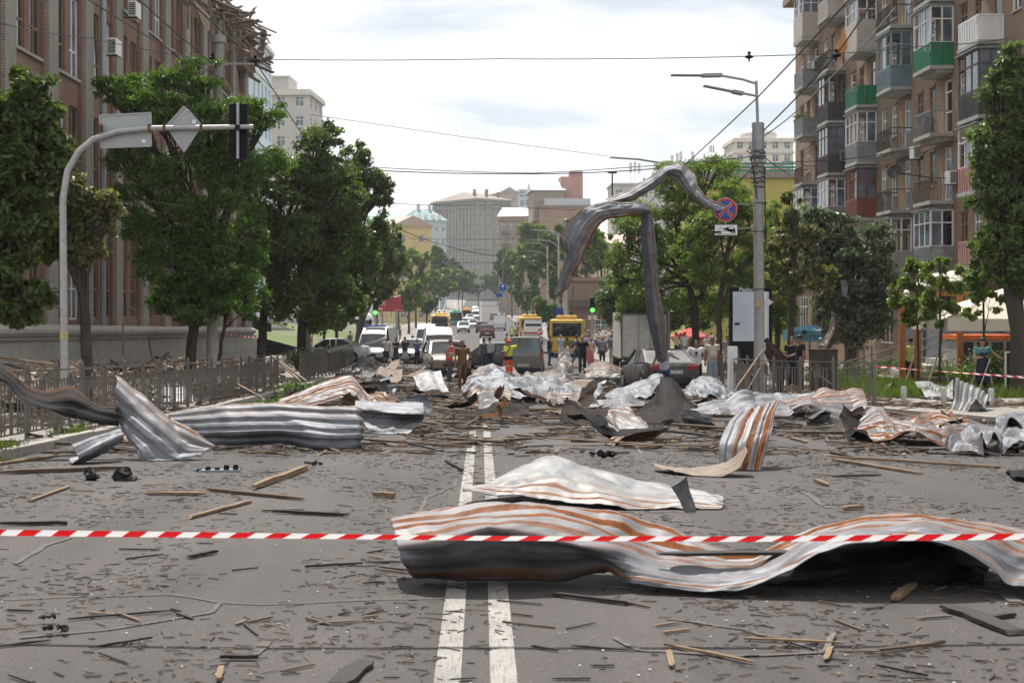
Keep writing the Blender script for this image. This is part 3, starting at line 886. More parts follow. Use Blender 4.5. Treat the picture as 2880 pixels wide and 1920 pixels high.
for (ci, fi, kd, o) in rw:
    key = kd if kd != 'shop' else ('shopA' if o[1] - o[0] < 2 else 'shopB')
    if kd in ('win', 'door') and rr.random() < .45: key = kd + '2'
    fr = link('window', wmr[key][0], RB, False); fr.matrix_parent_inverse = INVR
    fr.location = (RX + .06, o[1], o[2]); fr.rotation_euler = (0, 0, R(180) + rr.choice((0, 0, 0, 0, .25)))
    if rr.random() < .8: link('pane', wmr[key][1], fr, False)
    if kd != 'shop':
        MB().box(RX - .06, RX - .002, o[0] - .06, o[1] + .06, o[3] + .002, o[3] + .13).build('lintel', LINT, RB)
        if kd == 'win': MB().box(RX - .09, RX - .002, o[0] - .05, o[1] + .05, o[2] - .07, o[2] - .002).build('sill', CONC, RB)
def rail_bars(mb, x0, x1, a, b_, z0, z1, sp=.14, bow=.0, r=.012):
    n = max(2, int((b_ - a) / sp))
    for k in range(n + 1):
        y_ = a + (b_ - a) * k / n
        mb.tube([(x0, y_, z0), (x0 - bow, y_, z0 + (z1 - z0) * .35), (x0, y_, z1)], r, 4)
    n = max(2, int((x1 - x0) / sp))
    for y_, s_ in ((a, -1), (b_, 1)):
        for k in range(1, n):
            x_ = x0 + (x1 - x0) * k / n
            mb.tube([(x_, y_, z0), (x_, y_ + s_ * bow, z0 + (z1 - z0) * .35), (x_, y_, z1)], r, 4)
    mb.bar((x0, a, z1), (x0, b_, z1), .05); mb.bar((x0, a, z1), (x1, a, z1), .05); mb.bar((x0, b_, z1), (x1, b_, z1), .05)
cG = M((.02, .17, .085), .7, 0, .25, 3); cBl = M((.13, .19, .22), .7, 0, .3, 3); cGr = M((.22, .23, .235), .7, 0, .3, 3)
cDk = M((.06, .06, .058), .8, 0, .3, 3); cWh = M((.66, .66, .66), .6, 0, .1, 2); cBe = M((.45, .40, .37), .7, 0, .12, 2); cRd = M((.19, .055, .04), .7, 0, .25, 3)
cPk = M((.40, .22, .20), .8); cBr = M((.11, .085, .07), .8); cFB = M((.22, .30, .33), .6)
BAL = {(0, 5): ('siding', cBe), (0, 4): ('panel', cGr), (0, 3): ('panel', cGr), (0, 2): ('rail', cBr), (0, 1): ('glazed', cWh, cWh), (0, 0): ('glazed', cGr, cWh),
       (1, 5): ('panel', cBe), (1, 4): ('rail', cDk), (1, 3): ('glazed', cDk, cBr), (1, 2): ('glazed', cDk, cBr), (1, 1): ('glazed', cGr, cWh), (1, 0): ('rail', cDk),
       (2, 5): ('glazed', cBe, cWh), (2, 4): ('siding', cBe), (2, 3): ('panel', cG), (2, 2): ('glazed', cGr, cWh), (2, 1): ('glazed', cRd, cRd), (2, 0): ('panel', cCo := CONC),
       (3, 5): ('rail', cDk), (3, 4): ('rail', cDk), (3, 3): ('glazed', cBl, cFB), (3, 2): ('rail', cDk), (3, 1): ('rail', cDk), (3, 0): ('glazed', CONC, cWh),
       (4, 5): ('panel', cGr), (4, 4): ('rail', cDk), (4, 3): ('glazed', cG, cWh), (4, 2): ('rail', cGr), (4, 1): ('rail', cBr), (4, 0): ('glazed', cGr, cWh),
       (5, 5): ('rail', cDk), (5, 4): ('panel', cGr), (5, 3): ('panel', cWh), (5, 2): ('glazed', cDk, cBr), (5, 1): ('glazed', cPk, cWh), (5, 0): ('panel', cPk)}
for (ci, fi), sp_ in BAL.items():
    n = NB[ci]; z_ = FZ[fi]; st, pc = sp_[0], sp_[1]
    a, b_ = n, n + 2.35; x0 = RX - 1.02; ph = 1.0
    sl_ = MB(); sl_.box(x0 - .06, RX - .003, a - .06, b_ + .06, z_ - .16, z_); sl_.box(x0 + .25, RX - .004, a + .1, b_ - .1, z_ - .30, z_ - .162)
    bal = sl_.build('balcony', CONC, RB)
    mb = MB()
    if st == 'rail':
        rail_bars(mb, x0, RX - .01, a, b_, z_, z_ + ph, .13, .10 if (ci + fi) % 2 else 0)
        mb.build('railing', pc, bal)
        if rr.random() < .6:
            yy = rr.uniform(a + .3, b_ - .6)
            MB().box(x0 + .1, x0 + .5, yy, yy + .5, z_ + .002, z_ + rr.uniform(.4, .9)).build('stored_box', rr.choice((cBe, cBr, cBl)), bal)
        continue
    def ribbed(x0_, z0_, z1_, bow=.06):
        g = MB(); N = 16
        for k in range(N):
            y0_, y1_ = a + (b_ - a) * k / N, a + (b_ - a) * (k + 1) / N
            o_ = .02 * (k % 2)
            g.face([(x0_ - o_, y0_, z0_), (x0_ - o_, y1_, z0_), (x0_ - o_ - bow * .3, y1_, z1_), (x0_ - o_ - bow * .3, y0_, z1_)])
        for y_ in (a, b_):
            N2 = 8
            for k in range(N2):
                xa, xb = x0_ + (RX - .01 - x0_) * k / N2, x0_ + (RX - .01 - x0_) * (k + 1) / N2
                o_ = .02 * (k % 2) * (-1 if y_ == a else 1)
                g.face([(xa, y_ + o_, z0_), (xb, y_ + o_, z0_), (xb, y_ + o_, z1_), (xa, y_ + o_, z1_)])
        g.bar((x0_, a, z1_), (x0_, b_, z1_), .07); g.bar((x0_, a, z1_), (RX, a, z1_), .07); g.bar((x0_, b_, z1_), (RX, b_, z1_), .07)
        return g
    if st == 'panel':
        ribbed(x0, z_ + .01, z_ + ph).build('parapet', pc, bal)
        if (ci, fi) == (0, 3):
            g = MB()
            for k in range(160):
                q_ = Vector((x0 + rr.uniform(-.1, .3), rr.uniform(a, b_), z_ + ph + rr.uniform(-.1, .3)))
                g.bar(q_, q_ + Vector((rr.gauss(0, .08), rr.gauss(0, .08), .15)), .03, .006)
            g.build('balcony_plants', M((.10, .17, .04), .8), bal)
    if st in ('glazed', 'siding'):
        top = z_ + 2.62
        if st == 'siding':
            g = MB(); k = z_ - .25
            while k < top - 1.25:
                g.box(x0 - .05, RX - .01, a - .05, b_ + .05, k, k + .14); g.box(x0 - .035, RX - .01, a - .035, b_ + .035, k + .14, k + .16); k += .16
            g.build('siding', pc, bal)
        else:
            ribbed(x0, z_ + .01, z_ + ph, .1).build('parapet', pc, bal)
        fm = sp_[2] if len(sp_) > 2 else cWh
        zb_ = z_ + ph + .03 if st == 'glazed' else top - 1.25
        g = MB()
        for y_ in np.linspace(a, b_, 4): g.bar((x0, y_, zb_), (x0, y_, top), .07)
        for y_ in (a, b_):
            for x_ in (x0 + .5, RX - .04): g.bar((x_, y_, zb_), (x_, y_, top), .07)
            for zz in (zb_, top - .55, top): g.bar((x0, y_, zz), (RX - .01, y_, zz), .06)
        for zz in (zb_, top - .55, top): g.bar((x0, a, zz), (x0, b_, zz), .06)
        g.build('glazing_frame', fm, bal)
        MB().box(x0 - .15, RX - .004, a - .12, b_ + .12, top + .04, top + .09).build('canopy', cGr, bal)
        for k in range(3):
            if rr.random() < .62:
                y0_, y1_ = a + (b_ - a) * k / 3 + .04, a + (b_ - a) * (k + 1) / 3 - .04
                MB().box(x0 - .006, x0 + .006, y0_, y1_, zb_ + .03, top - .03).build('pane', GLASS_B, bal)
        for k, (xa, xb) in enumerate(((x0 + .04, x0 + .46), (x0 + .54, RX - .08))):
            if rr.random() < .6: MB().box(xa, xb, a - .006, a + .006, zb_ + .03, top - .03).build('pane', GLASS_B, bal)
        if rr.random() < .6:
            g = MB(); N = 8
            for k in range(N):
                y0_, y1_ = a + .2 + 1.2 * k / N, a + .2 + 1.2 * (k + 1) / N
                g.face([(x0 + .15 + .05 * (k % 2), y0_, zb_), (x0 + .15 + .05 * ((k + 1) % 2), y1_, zb_), (x0 + .15 + .05 * ((k + 1) % 2), y1_, top - .1), (x0 + .15 + .05 * (k % 2), y0_, top - .1)])
            g.build('curtain', CURT, bal)
aircon(2562, 430, 68.2, 'white air conditioner on the tan brick house between balcony columns', .7, RX - .2)
aircon(2688, 500, 63.0, 'white air conditioner beside the clothes-hung balcony', .7, RX - .2)
aircon(2368, 440, 82.0, 'grey air conditioner low on the far corner of the tan brick house', .7, RX - .2, GREYMET)
aircon(2308, 185, 88.5, 'grey air conditioner by the farthest balcony column', .7, RX - .2, GREYMET)
# torn orange board hanging from the upper balconies
q = [P(2375, 78, 78), P(2404, 86, 78), P(2365, 172, 77), P(2343, 152, 77)]
mb = MB(); n_ = (q[1] - q[0]).cross(q[3] - q[0]).normalized() * .04
mb.prism(q, n_)
tag(mb.build('torn_board', M((.52, .22, .07), .8, 0, .25, 6)), 'torn orange board hanging from the upper balconies on wires', 'board')
# satellite dish
p = P(2518, 485, 66)
sdsh = thing('satellite_dish', 'dark satellite dish above the balcony on the tan brick house', 'satellite dish', p)
mb = MB(); ax = Vector((-.5, -.85, .2)).normalized()
mb.tube([p + ax * k * .03 for k in (0, 1, 2.5, 4)], [.05, .2, .29, .33], 20, cap=False); mb.build('dish', M((.05, .05, .055), .6), sdsh, True)
MB().bar(p, (RX, p.y + .5, p.z - .2), .05).build('arm', DARK, sdsh)
# shop front: grey panels, entrance canopy
mb = MB()
GREYP = M((.17, .17, .19), .6, 0, .12, 1)
for (a, b_) in ((57, 61.5), (62, 66.2), (66.6, 70)):
    MB().box(RX - .30, RX - .004, a, b_ - .06, -1.4, 1.0).build('shop_panel', GREYP, RB)
p0, p1 = P(2555, 757, 62), P(2710, 757, 58)
mb = MB()
N = 8
for k in range(N):
    a0_, a1_ = math.pi / 2 * k / N, math.pi / 2 * (k + 1) / N
    for ya, yb in ((57, 63.5),):
        mb.face([(RX - .02 - 1.6 * math.sin(a0_), ya, 2.55 + .75 * math.cos(a0_)), (RX - .02 - 1.6 * math.sin(a0_), yb, 2.55 + .75 * math.cos(a0_)), (RX - .02 - 1.6 * math.sin(a1_), yb, 2.55 + .75 * math.cos(a1_)), (RX - .02 - 1.6 * math.sin(a1_), ya, 2.55 + .75 * math.cos(a1_))])
o = mb.build('entrance_canopy', M((.62, .57, .5), .8), None, smooth=True)
md = o.modifiers.new('s', 'SOLIDIFY'); md.thickness = .05
tag(o, 'cream curved canopy over the shop entrance behind the saplings', 'canopy')
for k, (u_, nm) in enumerate(((2522, 'round'), )):
    pass
p = P(2624, 915, 58)
sg = thing('wheelchair_sign', 'small round blue wheelchair sign on the grey shop wall', 'sign', (RX - .33, 59.5, p.z))
MB().disc((RX - .33, 59.5, p.z), (1, .35, 0), .2, .03).build('disc', M((.02, .05, .22), .5), sg)
g = MB(); yy, zz = 59.47, p.z
g.tube([(RX - .36, yy + .10 * math.cos(a), zz - .04 + .09 * math.sin(a)) for a in np.linspace(2.2, 6.6, 10)], .012, 5)
g.tube([(RX - .36, yy - .02, zz + .10), (RX - .36, yy - .02, zz), (RX - .36, yy + .06, zz), (RX - .36, yy + .09, zz - .09)], .014, 5)
g.build('pictogram', WHITEFR, sg)
# ================================================================ trees
def leafmat(name, c1, c2, trans=.45, gloss=.3):
    m, t, b = newmat(name)
    at = nd(t, 'ShaderNodeAttribute', attribute_name='tint')
    c = ramp(t, at.outputs['Fac'], [(0, c1), (.8, c2), (1, tuple(min(1, x * 1.25) for x in c2))])
    nt_ = t
    b.inputs['Roughness'].default_value = .42
    b.inputs['Specular IOR Level'].default_value = gloss
    t.links.new(c, b.inputs['Base Color'])
    tr = nd(t, 'ShaderNodeBsdfTranslucent')
    c2_ = mixrgb(t, 1.0, c, (1.3, 1.55, .55), 'MULTIPLY')
    t.links.new(c2_, tr.inputs[0])
    mx_ = nd(t, 'ShaderNodeMixShader'); mx_.inputs[0].default_value = trans
    t.links.new(b.outputs[0], mx_.inputs[1]); t.links.new(tr.outputs[0], mx_.inputs[2])
    t.links.new(mx_.outputs[0], t.nodes['Material Output'].inputs[0])
    return m
LEAF_D = leafmat('leaf_dark', (.022, .036, .012), (.11, .15, .045), .4)
LEAF_M = leafmat('leaf_mid', (.026, .042, .014), (.13, .18, .055), .4)
LEAF_A = leafmat('leaf_acacia', (.018, .05, .010), (.13, .205, .045), .42)
LEAF_L = leafmat('leaf_light', (.04, .07, .016), (.20, .26, .075), .48)
LEAF_P = leafmat('leaf_pale', (.025, .038, .022), (.17, .215, .125), .3, .6)
LEAF_Y = leafmat('leaf_dusty', (.035, .042, .015), (.22, .20, .09), .38)
BARK = M((.055, .045, .036), .95, 0, .35, 6, .6)
BARKG = M((.09, .08, .07), .95, 0, .3, 6, .5)

def leaves(centers, radii, n, size, asp=.55, seed=0, droop=.3, up=.5):
    g = np.random.default_rng(seed)
    k = len(centers)
    wgt = (radii[:, 0] * radii[:, 1] * radii[:, 2]) ** .8; wgt = wgt / wgt.sum()
    idx = g.choice(k, n, p=wgt)
    d = g.normal(size=(n, 3)) * .46
    c = centers[idx] + d * radii[idx]
    d /= np.linalg.norm(d, axis=1)[:, None]
    nrm = d * .7 + g.normal(size=(n, 3)) * .75; nrm[:, 2] += up
    nrm /= np.linalg.norm(nrm, axis=1)[:, None]
    a = g.normal(size=(n, 3)); a[:, 2] -= droop
    a -= (a * nrm).sum(1)[:, None] * nrm; a /= np.linalg.norm(a, axis=1)[:, None] + 1e-9
    b_ = np.cross(nrm, a)
    s = size * g.uniform(.6, 1.35, n)[:, None]
    V = np.empty((n, 4, 3))
    V[:, 0] = c - a * s * .5; V[:, 2] = c + a * s * .5
    V[:, 1] = c + b_ * s * asp * .5 + nrm * s * .10 - a * s * .08; V[:, 3] = c - b_ * s * asp * .5 + nrm * s * .10 - a * s * .08
    tint = np.clip(g.beta(2, 2, n) * .75 + g.random(k)[idx] * .25, 0, 1)
    return V.reshape(-1, 3), np.arange(n * 4).reshape(-1, 4), np.repeat(tint, 4)
def tree(label, trunk, lobes, nleaf, lsize, lmat, seed, name='street_tree', dpt=.9, tr=.16, bark=None, asp=.55, sub=17, group='street trees', droop=.3, forkf=.45, splay=1.0, subr=(.2, .38)):
    """trunk: list of (u,v,d) points (first on the ground); lobes: (u,v,ru,rv,dd) in photo pixels at the tree's own distance"""
    g = random.Random(seed)
    d0 = trunk[0][2]
    pts = [P(*q) for q in trunk]
    pts[0].z = gz(pts[0].x, pts[0].y) - .15
    r_ = thing(name, label, 'tree', (pts[0].x, pts[0].y, pts[0].z + .15), group=group)
    cs, rs = [], []
    mb = MB()
    N = len(pts)
    fine = [pts[0]]
    for a, b_ in zip(pts, pts[1:]):
        for k in (1, 2, 3):
            q = a.lerp(b_, k / 3); fine.append(q + Vector((g.gauss(0, .03), g.gauss(0, .03), 0)) if k < 3 else q)
    rad = [tr * (1.25 if i == 0 else 1 - .45 * i / (len(fine) - 1)) for i in range(len(fine))]
    mb.tube(fine, rad, 9)
    top = pts[-1]
    for lb in lobes:
        u, v, ru, rv = lb[:4]; dd = lb[4] if len(lb) > 4 else 0
        c = P(u, v, d0 + dd); R_ = ((ru * d0 / F), (ru * d0 / F) * dpt, rv * d0 / F)
        start = fine[int(len(fine) * g.uniform(forkf, .98)) - 1]
        mid = start.lerp(c, .5) + Vector((g.gauss(0, .15), g.gauss(0, .15), g.uniform(0, .3)))
        rr_ = tr * .5
        mb.tube([start, mid, c], [rr_, rr_ * .6, rr_ * .25], 6)
        for k in range(sub):
            while True:
                e = Vector((g.uniform(-1, 1), g.uniform(-1, 1), g.uniform(-1, 1)))
                if e.length < 1: break
            e = e.normalized() * e.length ** .6
            cc = c + Vector((e.x * R_[0], e.y * R_[1], e.z * R_[2])) * .82
            f = g.uniform(*subr)
            cs.append(tuple(cc)); rs.append((R_[0] * f, R_[1] * f, R_[2] * f * .8))
            mb.tube([mid.lerp(c, g.random()), c.lerp(cc, .6), cc], [rr_ * .3, rr_ * .2, .01], 4, cap=False)
    mb.build('trunk', bark or BARK, r_, smooth=True)
    V, Fq, tint = leaves(np.array(cs), np.array(rs), int(nleaf * 1.1), lsize * 1.12, asp, seed, droop)
    me = fast_mesh('crown', V, Fq, lmat)
    at = me.attributes.new('tint', 'FLOAT', 'POINT'); at.data.foreach_set('value', tint.astype(np.float32))
    link('crown', me, r_)
    return r_
# left row
tree('dark broad-leaved tree at the left edge in front of the brick building', [(-60, 1060, 31), (-40, 800, 31), (0, 520, 31)],
     [(20, 300, 120, 90), (100, 270, 80, 75), (60, 230, 40, 45), (90, 360, 110, 90), (0, 480, 120, 110), (120, 450, 90, 90), (60, 620, 110, 110), (0, 740, 120, 90), (70, 820, 85, 90), (10, 880, 80, 50), (110, 560, 80, 90), (-60, 600, 130, 200), (-90, 350, 120, 150)],
     30000, .155, LEAF_D, 1, dpt=1.0, tr=.2)
tree('dusty leaning tree just right of the signal mast', [(243, 1040, 32), (240, 900, 32), (222, 720, 32)],
     [(215, 560, 70, 75), (270, 560, 65, 65), (180, 640, 60, 70), (270, 640, 65, 65), (220, 700, 80, 55), (170, 520, 50, 60), (300, 600, 45, 55), (140, 700, 40, 45)],
     14000, .13, LEAF_Y, 2, tr=.15)
tree('large bright green acacia behind the signal mast signs', [(528, 1030, 47), (545, 920, 47), (600, 760, 47), (590, 560, 47)],
     [(430, 270, 130, 75), (560, 210, 100, 55), (360, 260, 80, 55), (620, 330, 140, 90), (750, 320, 70, 50), (480, 400, 160, 110), (360, 430, 80, 90), (690, 450, 120, 100), (420, 560, 130, 110), (590, 580, 160, 130), (710, 650, 60, 120), (470, 720, 130, 110), (620, 760, 140, 110), (380, 640, 80, 70), (560, 860, 120, 60), (690, 820, 70, 80), (480, 840, 70, 60), (300, 250, 55, 45)],
     46000, .17, LEAF_A, 3, tr=.2, asp=.34, droop=.6)
tree('slim young tree beside the grey pole at the fence', [(618, 1020, 56), (622, 960, 56), (640, 860, 56)], [(650, 840, 50, 60), (690, 790, 45, 55), (640, 780, 50, 50), (700, 870, 40, 40)], 5000, .14, LEAF_A, 4, tr=.09)
tree('big grey-green lime tree overhanging the left lane', [(732, 1000, 62), (740, 900, 62), (770, 700, 62), (790, 560, 62)],
     [(800, 480, 110, 80), (900, 430, 90, 75), (940, 380, 45, 45), (720, 520, 80, 80), (820, 600, 140, 100), (950, 540, 110, 90), (750, 680, 110, 100), (880, 700, 140, 110), (760, 820, 100, 100), (880, 830, 120, 90), (970, 650, 80, 90)],
     36000, .19, LEAF_M, 5, tr=.22)
tree('dense lime tree with sunlit right edge over the stopped cars', [(846, 1010, 74), (850, 900, 74), (900, 740, 74), (940, 600, 74)],
     [(990, 500, 90, 70), (1060, 540, 60, 50), (1000, 430, 50, 45), (1080, 520, 35, 45), (950, 600, 110, 90), (1040, 640, 60, 90), (920, 720, 120, 100), (1010, 760, 70, 80), (900, 850, 110, 90), (980, 850, 70, 50)],
     30000, .2, LEAF_M, 6, tr=.26)
tree('forked dark tree standing past the broken fence', [(1000, 985, 108), (1020, 880, 108), (1050, 760, 108)],
     [(1060, 680, 65, 70), (1100, 720, 45, 55), (1070, 780, 60, 60), (1020, 720, 50, 60), (1110, 660, 30, 45), (1050, 840, 40, 25)], 12000, .22, LEAF_M, 7, tr=.3, bark=BARK)
tree('slim tree with yellowing leaves by the parked white car', [(905, 1000, 88), (912, 930, 88), (925, 880, 88)], [(930, 860, 55, 45), (980, 830, 55, 45), (900, 830, 40, 40)], 5000, .16, LEAF_L, 8, tr=.1)
tree('thin bare-stemmed tree in front of the green slope', [(944, 990, 96), (946, 930, 96), (948, 860, 96)], [(950, 840, 45, 40), (1000, 870, 35, 25)], 3500, .17, LEAF_L, 9, tr=.14)
# right side
tree('wide light green tree behind the hanging metal strip', [(1962, 1000, 69), (1955, 880, 69), (1930, 760, 69), (1900, 620, 69)],
     [(1880, 500, 90, 55), (1990, 490, 100, 55), (1800, 620, 90, 70), (1920, 590, 110, 80), (2050, 570, 90, 75), (1790, 740, 90, 80), (1760, 680, 60, 60), (1900, 720, 110, 90), (2030, 680, 110, 90), (1840, 830, 100, 70), (1960, 840, 110, 70), (2080, 790, 80, 80), (1740, 790, 40, 60), (1770, 880, 50, 35)],
     34000, .17, LEAF_L, 10, tr=.2, droop=.5, asp=.42)
tree('spreading light green tree just left of the concrete lamp pole', [(2026, 1010, 63), (2020, 880, 63), (2040, 760, 63), (2060, 620, 63)],
     [(2060, 550, 80, 55), (2110, 640, 70, 65), (2020, 640, 80, 60), (2090, 740, 80, 60), (2000, 760, 80, 60), (2130, 830, 50, 50), (1940, 700, 60, 60)],
     15000, .16, LEAF_L, 11, tr=.15, droop=.5, asp=.42)
tree('thin half-bare tree right of the lamp pole with browning leaves', [(2222, 1010, 53), (2226, 860, 53), (2236, 720, 53), (2240, 590, 53)],
     [(2240, 640, 70, 60), (2300, 680, 60, 55), (2190, 720, 60, 60), (2260, 770, 90, 60), (2190, 810, 70, 50), (2310, 790, 50, 60), (2230, 560, 30, 40)],
     8500, .15, LEAF_Y, 12, tr=.13, sub=6)
tree('broad silvery-leaved tree with low dark crown beside the blue tent', [(2392, 1000, 63), (2395, 880, 63), (2390, 760, 63)],
     [(2350, 640, 80, 55), (2440, 680, 90, 60), (2380, 740, 110, 70), (2460, 780, 80, 70), (2330, 800, 80, 70), (2420, 850, 100, 70), (2340, 900, 60, 60), (2470, 900, 60, 70), (2410, 940, 60, 50), (2290, 720, 60, 50), (2300, 620, 45, 40)],
     26000, .19, LEAF_P, 13, tr=.3)
tree('tall dense tree at the right edge in front of the brick house', [(2868, 1050, 41), (2862, 900, 41), (2850, 640, 41)],
     [(2850, 170, 60, 55), (2800, 260, 70, 70), (2880, 260, 90, 80), (2790, 380, 80, 70), (2880, 400, 100, 90), (2830, 500, 110, 80), (2780, 560, 70, 70), (2860, 620, 110, 90), (2800, 680, 90, 60), (2890, 760, 80, 90), (2940, 500, 120, 260), (2830, 760, 70, 50), (2780, 450, 50, 50)],
     32000, .15, LEAF_M, 14, tr=.26)
for i, (u_, d_, v_) in enumerate(((2578, 47, 740), (2642, 45, 730), (2764, 43, 700))):
    zz = [(u_, 1080, d_), (u_ + 3, 940, d_), (u_, v_, d_)]
    r_ = tree(['staked sapling with bright leaves, leftmost of three on the lawn', 'staked sapling with brace poles, middle of three on the lawn', 'staked sapling nearest the cream parasol'][i], zz,
         [(u_ - 20, v_ + 90, 60, 60), (u_ + 30, v_ + 50, 50, 55), (u_ - 10, v_ + 10, 40, 50), (u_ + 15, v_ + 150, 60, 40), (u_ - 30, v_ + 170, 40, 35)],
         3200 if i else 3600, .15, LEAF_L, 20 + i, 'sapling', tr=.045, sub=5, group='staked saplings on the lawn')
    b0 = Vector(r_.location)
    STK = M((.33, .25, .17), .9, 0, .25, 5)
    for k in (-1, 1):
        MB().bar(b0 + Vector((k * .42, .1, 0)), b0 + Vector((k * .05, .05, 1.15)), .05).build('stake', STK, r_)
tree('leafy tree filling the gap between the lamp pole and the brick house', [(2185, 1000, 76), (2188, 860, 76), (2190, 700, 76)], [(2170, 610, 60, 55), (2215, 660, 50, 60), (2150, 700, 60, 70), (2210, 770, 60, 70), (2160, 830, 60, 60), (2235, 600, 35, 40), (2120, 780, 50, 60), (2190, 890, 60, 50)], 12000, .18, LEAF_L, 15, tr=.16, asp=.42)
for i_, (u_, d_) in enumerate(((1850, 94), (1945, 100), (2080, 90), (2190, 96), (1760, 104))):
    tree(['low dark tree behind the truck roof', 'low dark tree behind the red parasol', 'low dark tree behind the light box', 'low dark tree right of the light box', 'low dark tree left of the truck'][i_], [(u_, 990, d_), (u_, 920, d_), (u_, 870, d_)], [(u_ - 40, 860, 55, 60), (u_ + 40, 850, 55, 60), (u_, 820, 60, 55), (u_ + 10, 900, 70, 45)], 6500, .24, LEAF_D, 30 + i_, tr=.14, group='dark trees behind the right pavement')
# far street trees, both sides of the street
ft = [(960, 905, 165, 60, 55, LEAF_M), (1170, 760, 250, 60, 70, LEAF_L), (1120, 730, 230, 45, 50, LEAF_M), (1225, 800, 330, 55, 45, LEAF_L), (1290, 790, 420, 45, 30, LEAF_M), (1150, 830, 200, 40, 50, LEAF_L), (1250, 730, 430, 45, 50, LEAF_M),
      (1345, 800, 560, 45, 22, LEAF_M), (1300, 780, 480, 40, 28, LEAF_M), (1400, 795, 560, 40, 28, LEAF_M), (1440, 760, 380, 45, 55, LEAF_M), (1470, 700, 330, 50, 55, LEAF_L), (1500, 790, 280, 55, 75, LEAF_M), (1560, 720, 230, 55, 80, LEAF_M), (1590, 810, 200, 60, 75, LEAF_D), (1545, 870, 178, 40, 30, LEAF_A), (1640, 860, 170, 40, 55, LEAF_D), (1730, 820, 140, 55, 60, LEAF_P), (1600, 660, 240, 45, 50, LEAF_M), (1510, 660, 300, 40, 40, LEAF_L), (1650, 720, 190, 45, 50, LEAF_P), (1690, 700, 160, 50, 60, LEAF_L), (1060, 790, 190, 40, 60, LEAF_M), (1200, 850, 240, 30, 30, LEAF_M)]
FTL = ['roundish tree behind the parked white car on the left', 'feathery light green tree under the yellow building', 'darker tree left of the feathery one under the yellow building', 'light green tree before the left trolleybus queue', 'small tree at the foot of the stone block, left side', 'light green tree behind the red billboard', 'tree below the teal-roofed house', 'low tree clump at the crest left of the street axis', 'dark low tree under the stone block windows', 'low tree right of the crest', 'tree under the left corner of the brown balcony block', 'light green tree before the brown balcony block', 'broad tree behind the grey panel van lane', 'tall tree in front of the brick gable', 'dark tree below the brick gable', 'small bright round bush-like tree above the yellow trolleybus', 'dark tree behind the low brick shop', 'silvery tree overhanging the box truck', 'tree top showing inside the arch of the bent strip', 'light tree top left of the brick gable', 'silvery tree right of the far street lamps', 'light green tree left of the box truck', 'mid-green tree behind the left traffic light', 'small tree behind the left trolleybus']
for i, (u_, v_, d_, ru, rv, lm) in enumerate(ft):
    base_ = (u_, 930, d_)
    gv = V0 - (float(zr(d_)) + .1 - ZC) * F / d_
    g = random.Random(200 + i)
    lob = [(u_ + g.uniform(-.7, .7) * ru, v_ + g.uniform(-.6, .6) * rv, ru * .62, rv * .62) for _ in range(7)]
    if gv > v_ + rv: lob.append((u_, v_ + rv * .7, ru * .5, rv * .4))
    tree(FTL[i], [base_, (u_, (gv + v_) / 2, d_), (u_, v_, d_)], lob, 4200, .0115 * d_ ** .75 * 1.0, lm, 300 + i, 'street_tree', tr=.18, sub=5, group='far street trees')
# small shrubs and undergrowth at the intersection edges, each its own bush
def bush(name, label, pos, r3, n, size, lm, seed, group=None):
    pos = Vector(pos); pos.z = gz(pos.x, pos.y)
    g = np.random.default_rng(seed); k = 10
    r_ = thing(name, label, 'bush', pos, group=group)
    cs = np.array([(pos.x + g.uniform(-1, 1) * r3[0] * .7, pos.y + g.uniform(-1, 1) * r3[1] * .7, pos.z + r3[2] * g.uniform(.35, 1.2)) for _ in range(k)])
    V, Fq, tint = leaves(cs, np.tile(np.array(r3) * .5, (k, 1)), n, size, .5, seed)
    V[:, 2] = np.maximum(V[:, 2], pos.z + .01)
    me = fast_mesh('foliage', V, Fq, lm)
    at = me.attributes.new('tint', 'FLOAT', 'POINT'); at.data.foreach_set('value', tint.astype(np.float32))
    link('foliage', me, r_)
    mb = MB()
    for c_ in cs: mb.tube([pos, tuple(c_)], [.03, .008], 4)
    mb.build('stems', BARK, r_)
bush('bush', 'dark bush behind the broken fence under the lime trees', P(880, 970, 72), (1.5, 1.2, .9), 3000, .14, LEAF_D, 50)
bush('bush', 'leafy bush beside the orange shop front', P(2745, 1000, 50), (1.1, .9, .8), 2500, .1, LEAF_P, 51)
bush('bush', 'bright green bush under the cream parasol', P(2670, 1010, 49), (.8, .7, .55), 1600, .1, LEAF_L, 52)
bush('bush', 'dark hedge bush behind the curved rail', P(2470, 990, 56), (1.6, 1.0, .6), 2500, .12, LEAF_D, 53)
bush('bush', 'green bush right of the apron-wearing woman', P(2820, 1010, 48), (1.0, .8, .9), 2000, .1, LEAF_M, 54)
bush('fallen_branch', 'leafy branch fallen on the rubble by the left fence', P(880, 1065, 45), (1.3, .9, .3), 1500, .11, LEAF_A, 55)
bush('fallen_branch', 'leafy branch lying at the fence foot nearer the camera', P(755, 1110, 37), (.7, .5, .15), 500, .09, LEAF_A, 56)
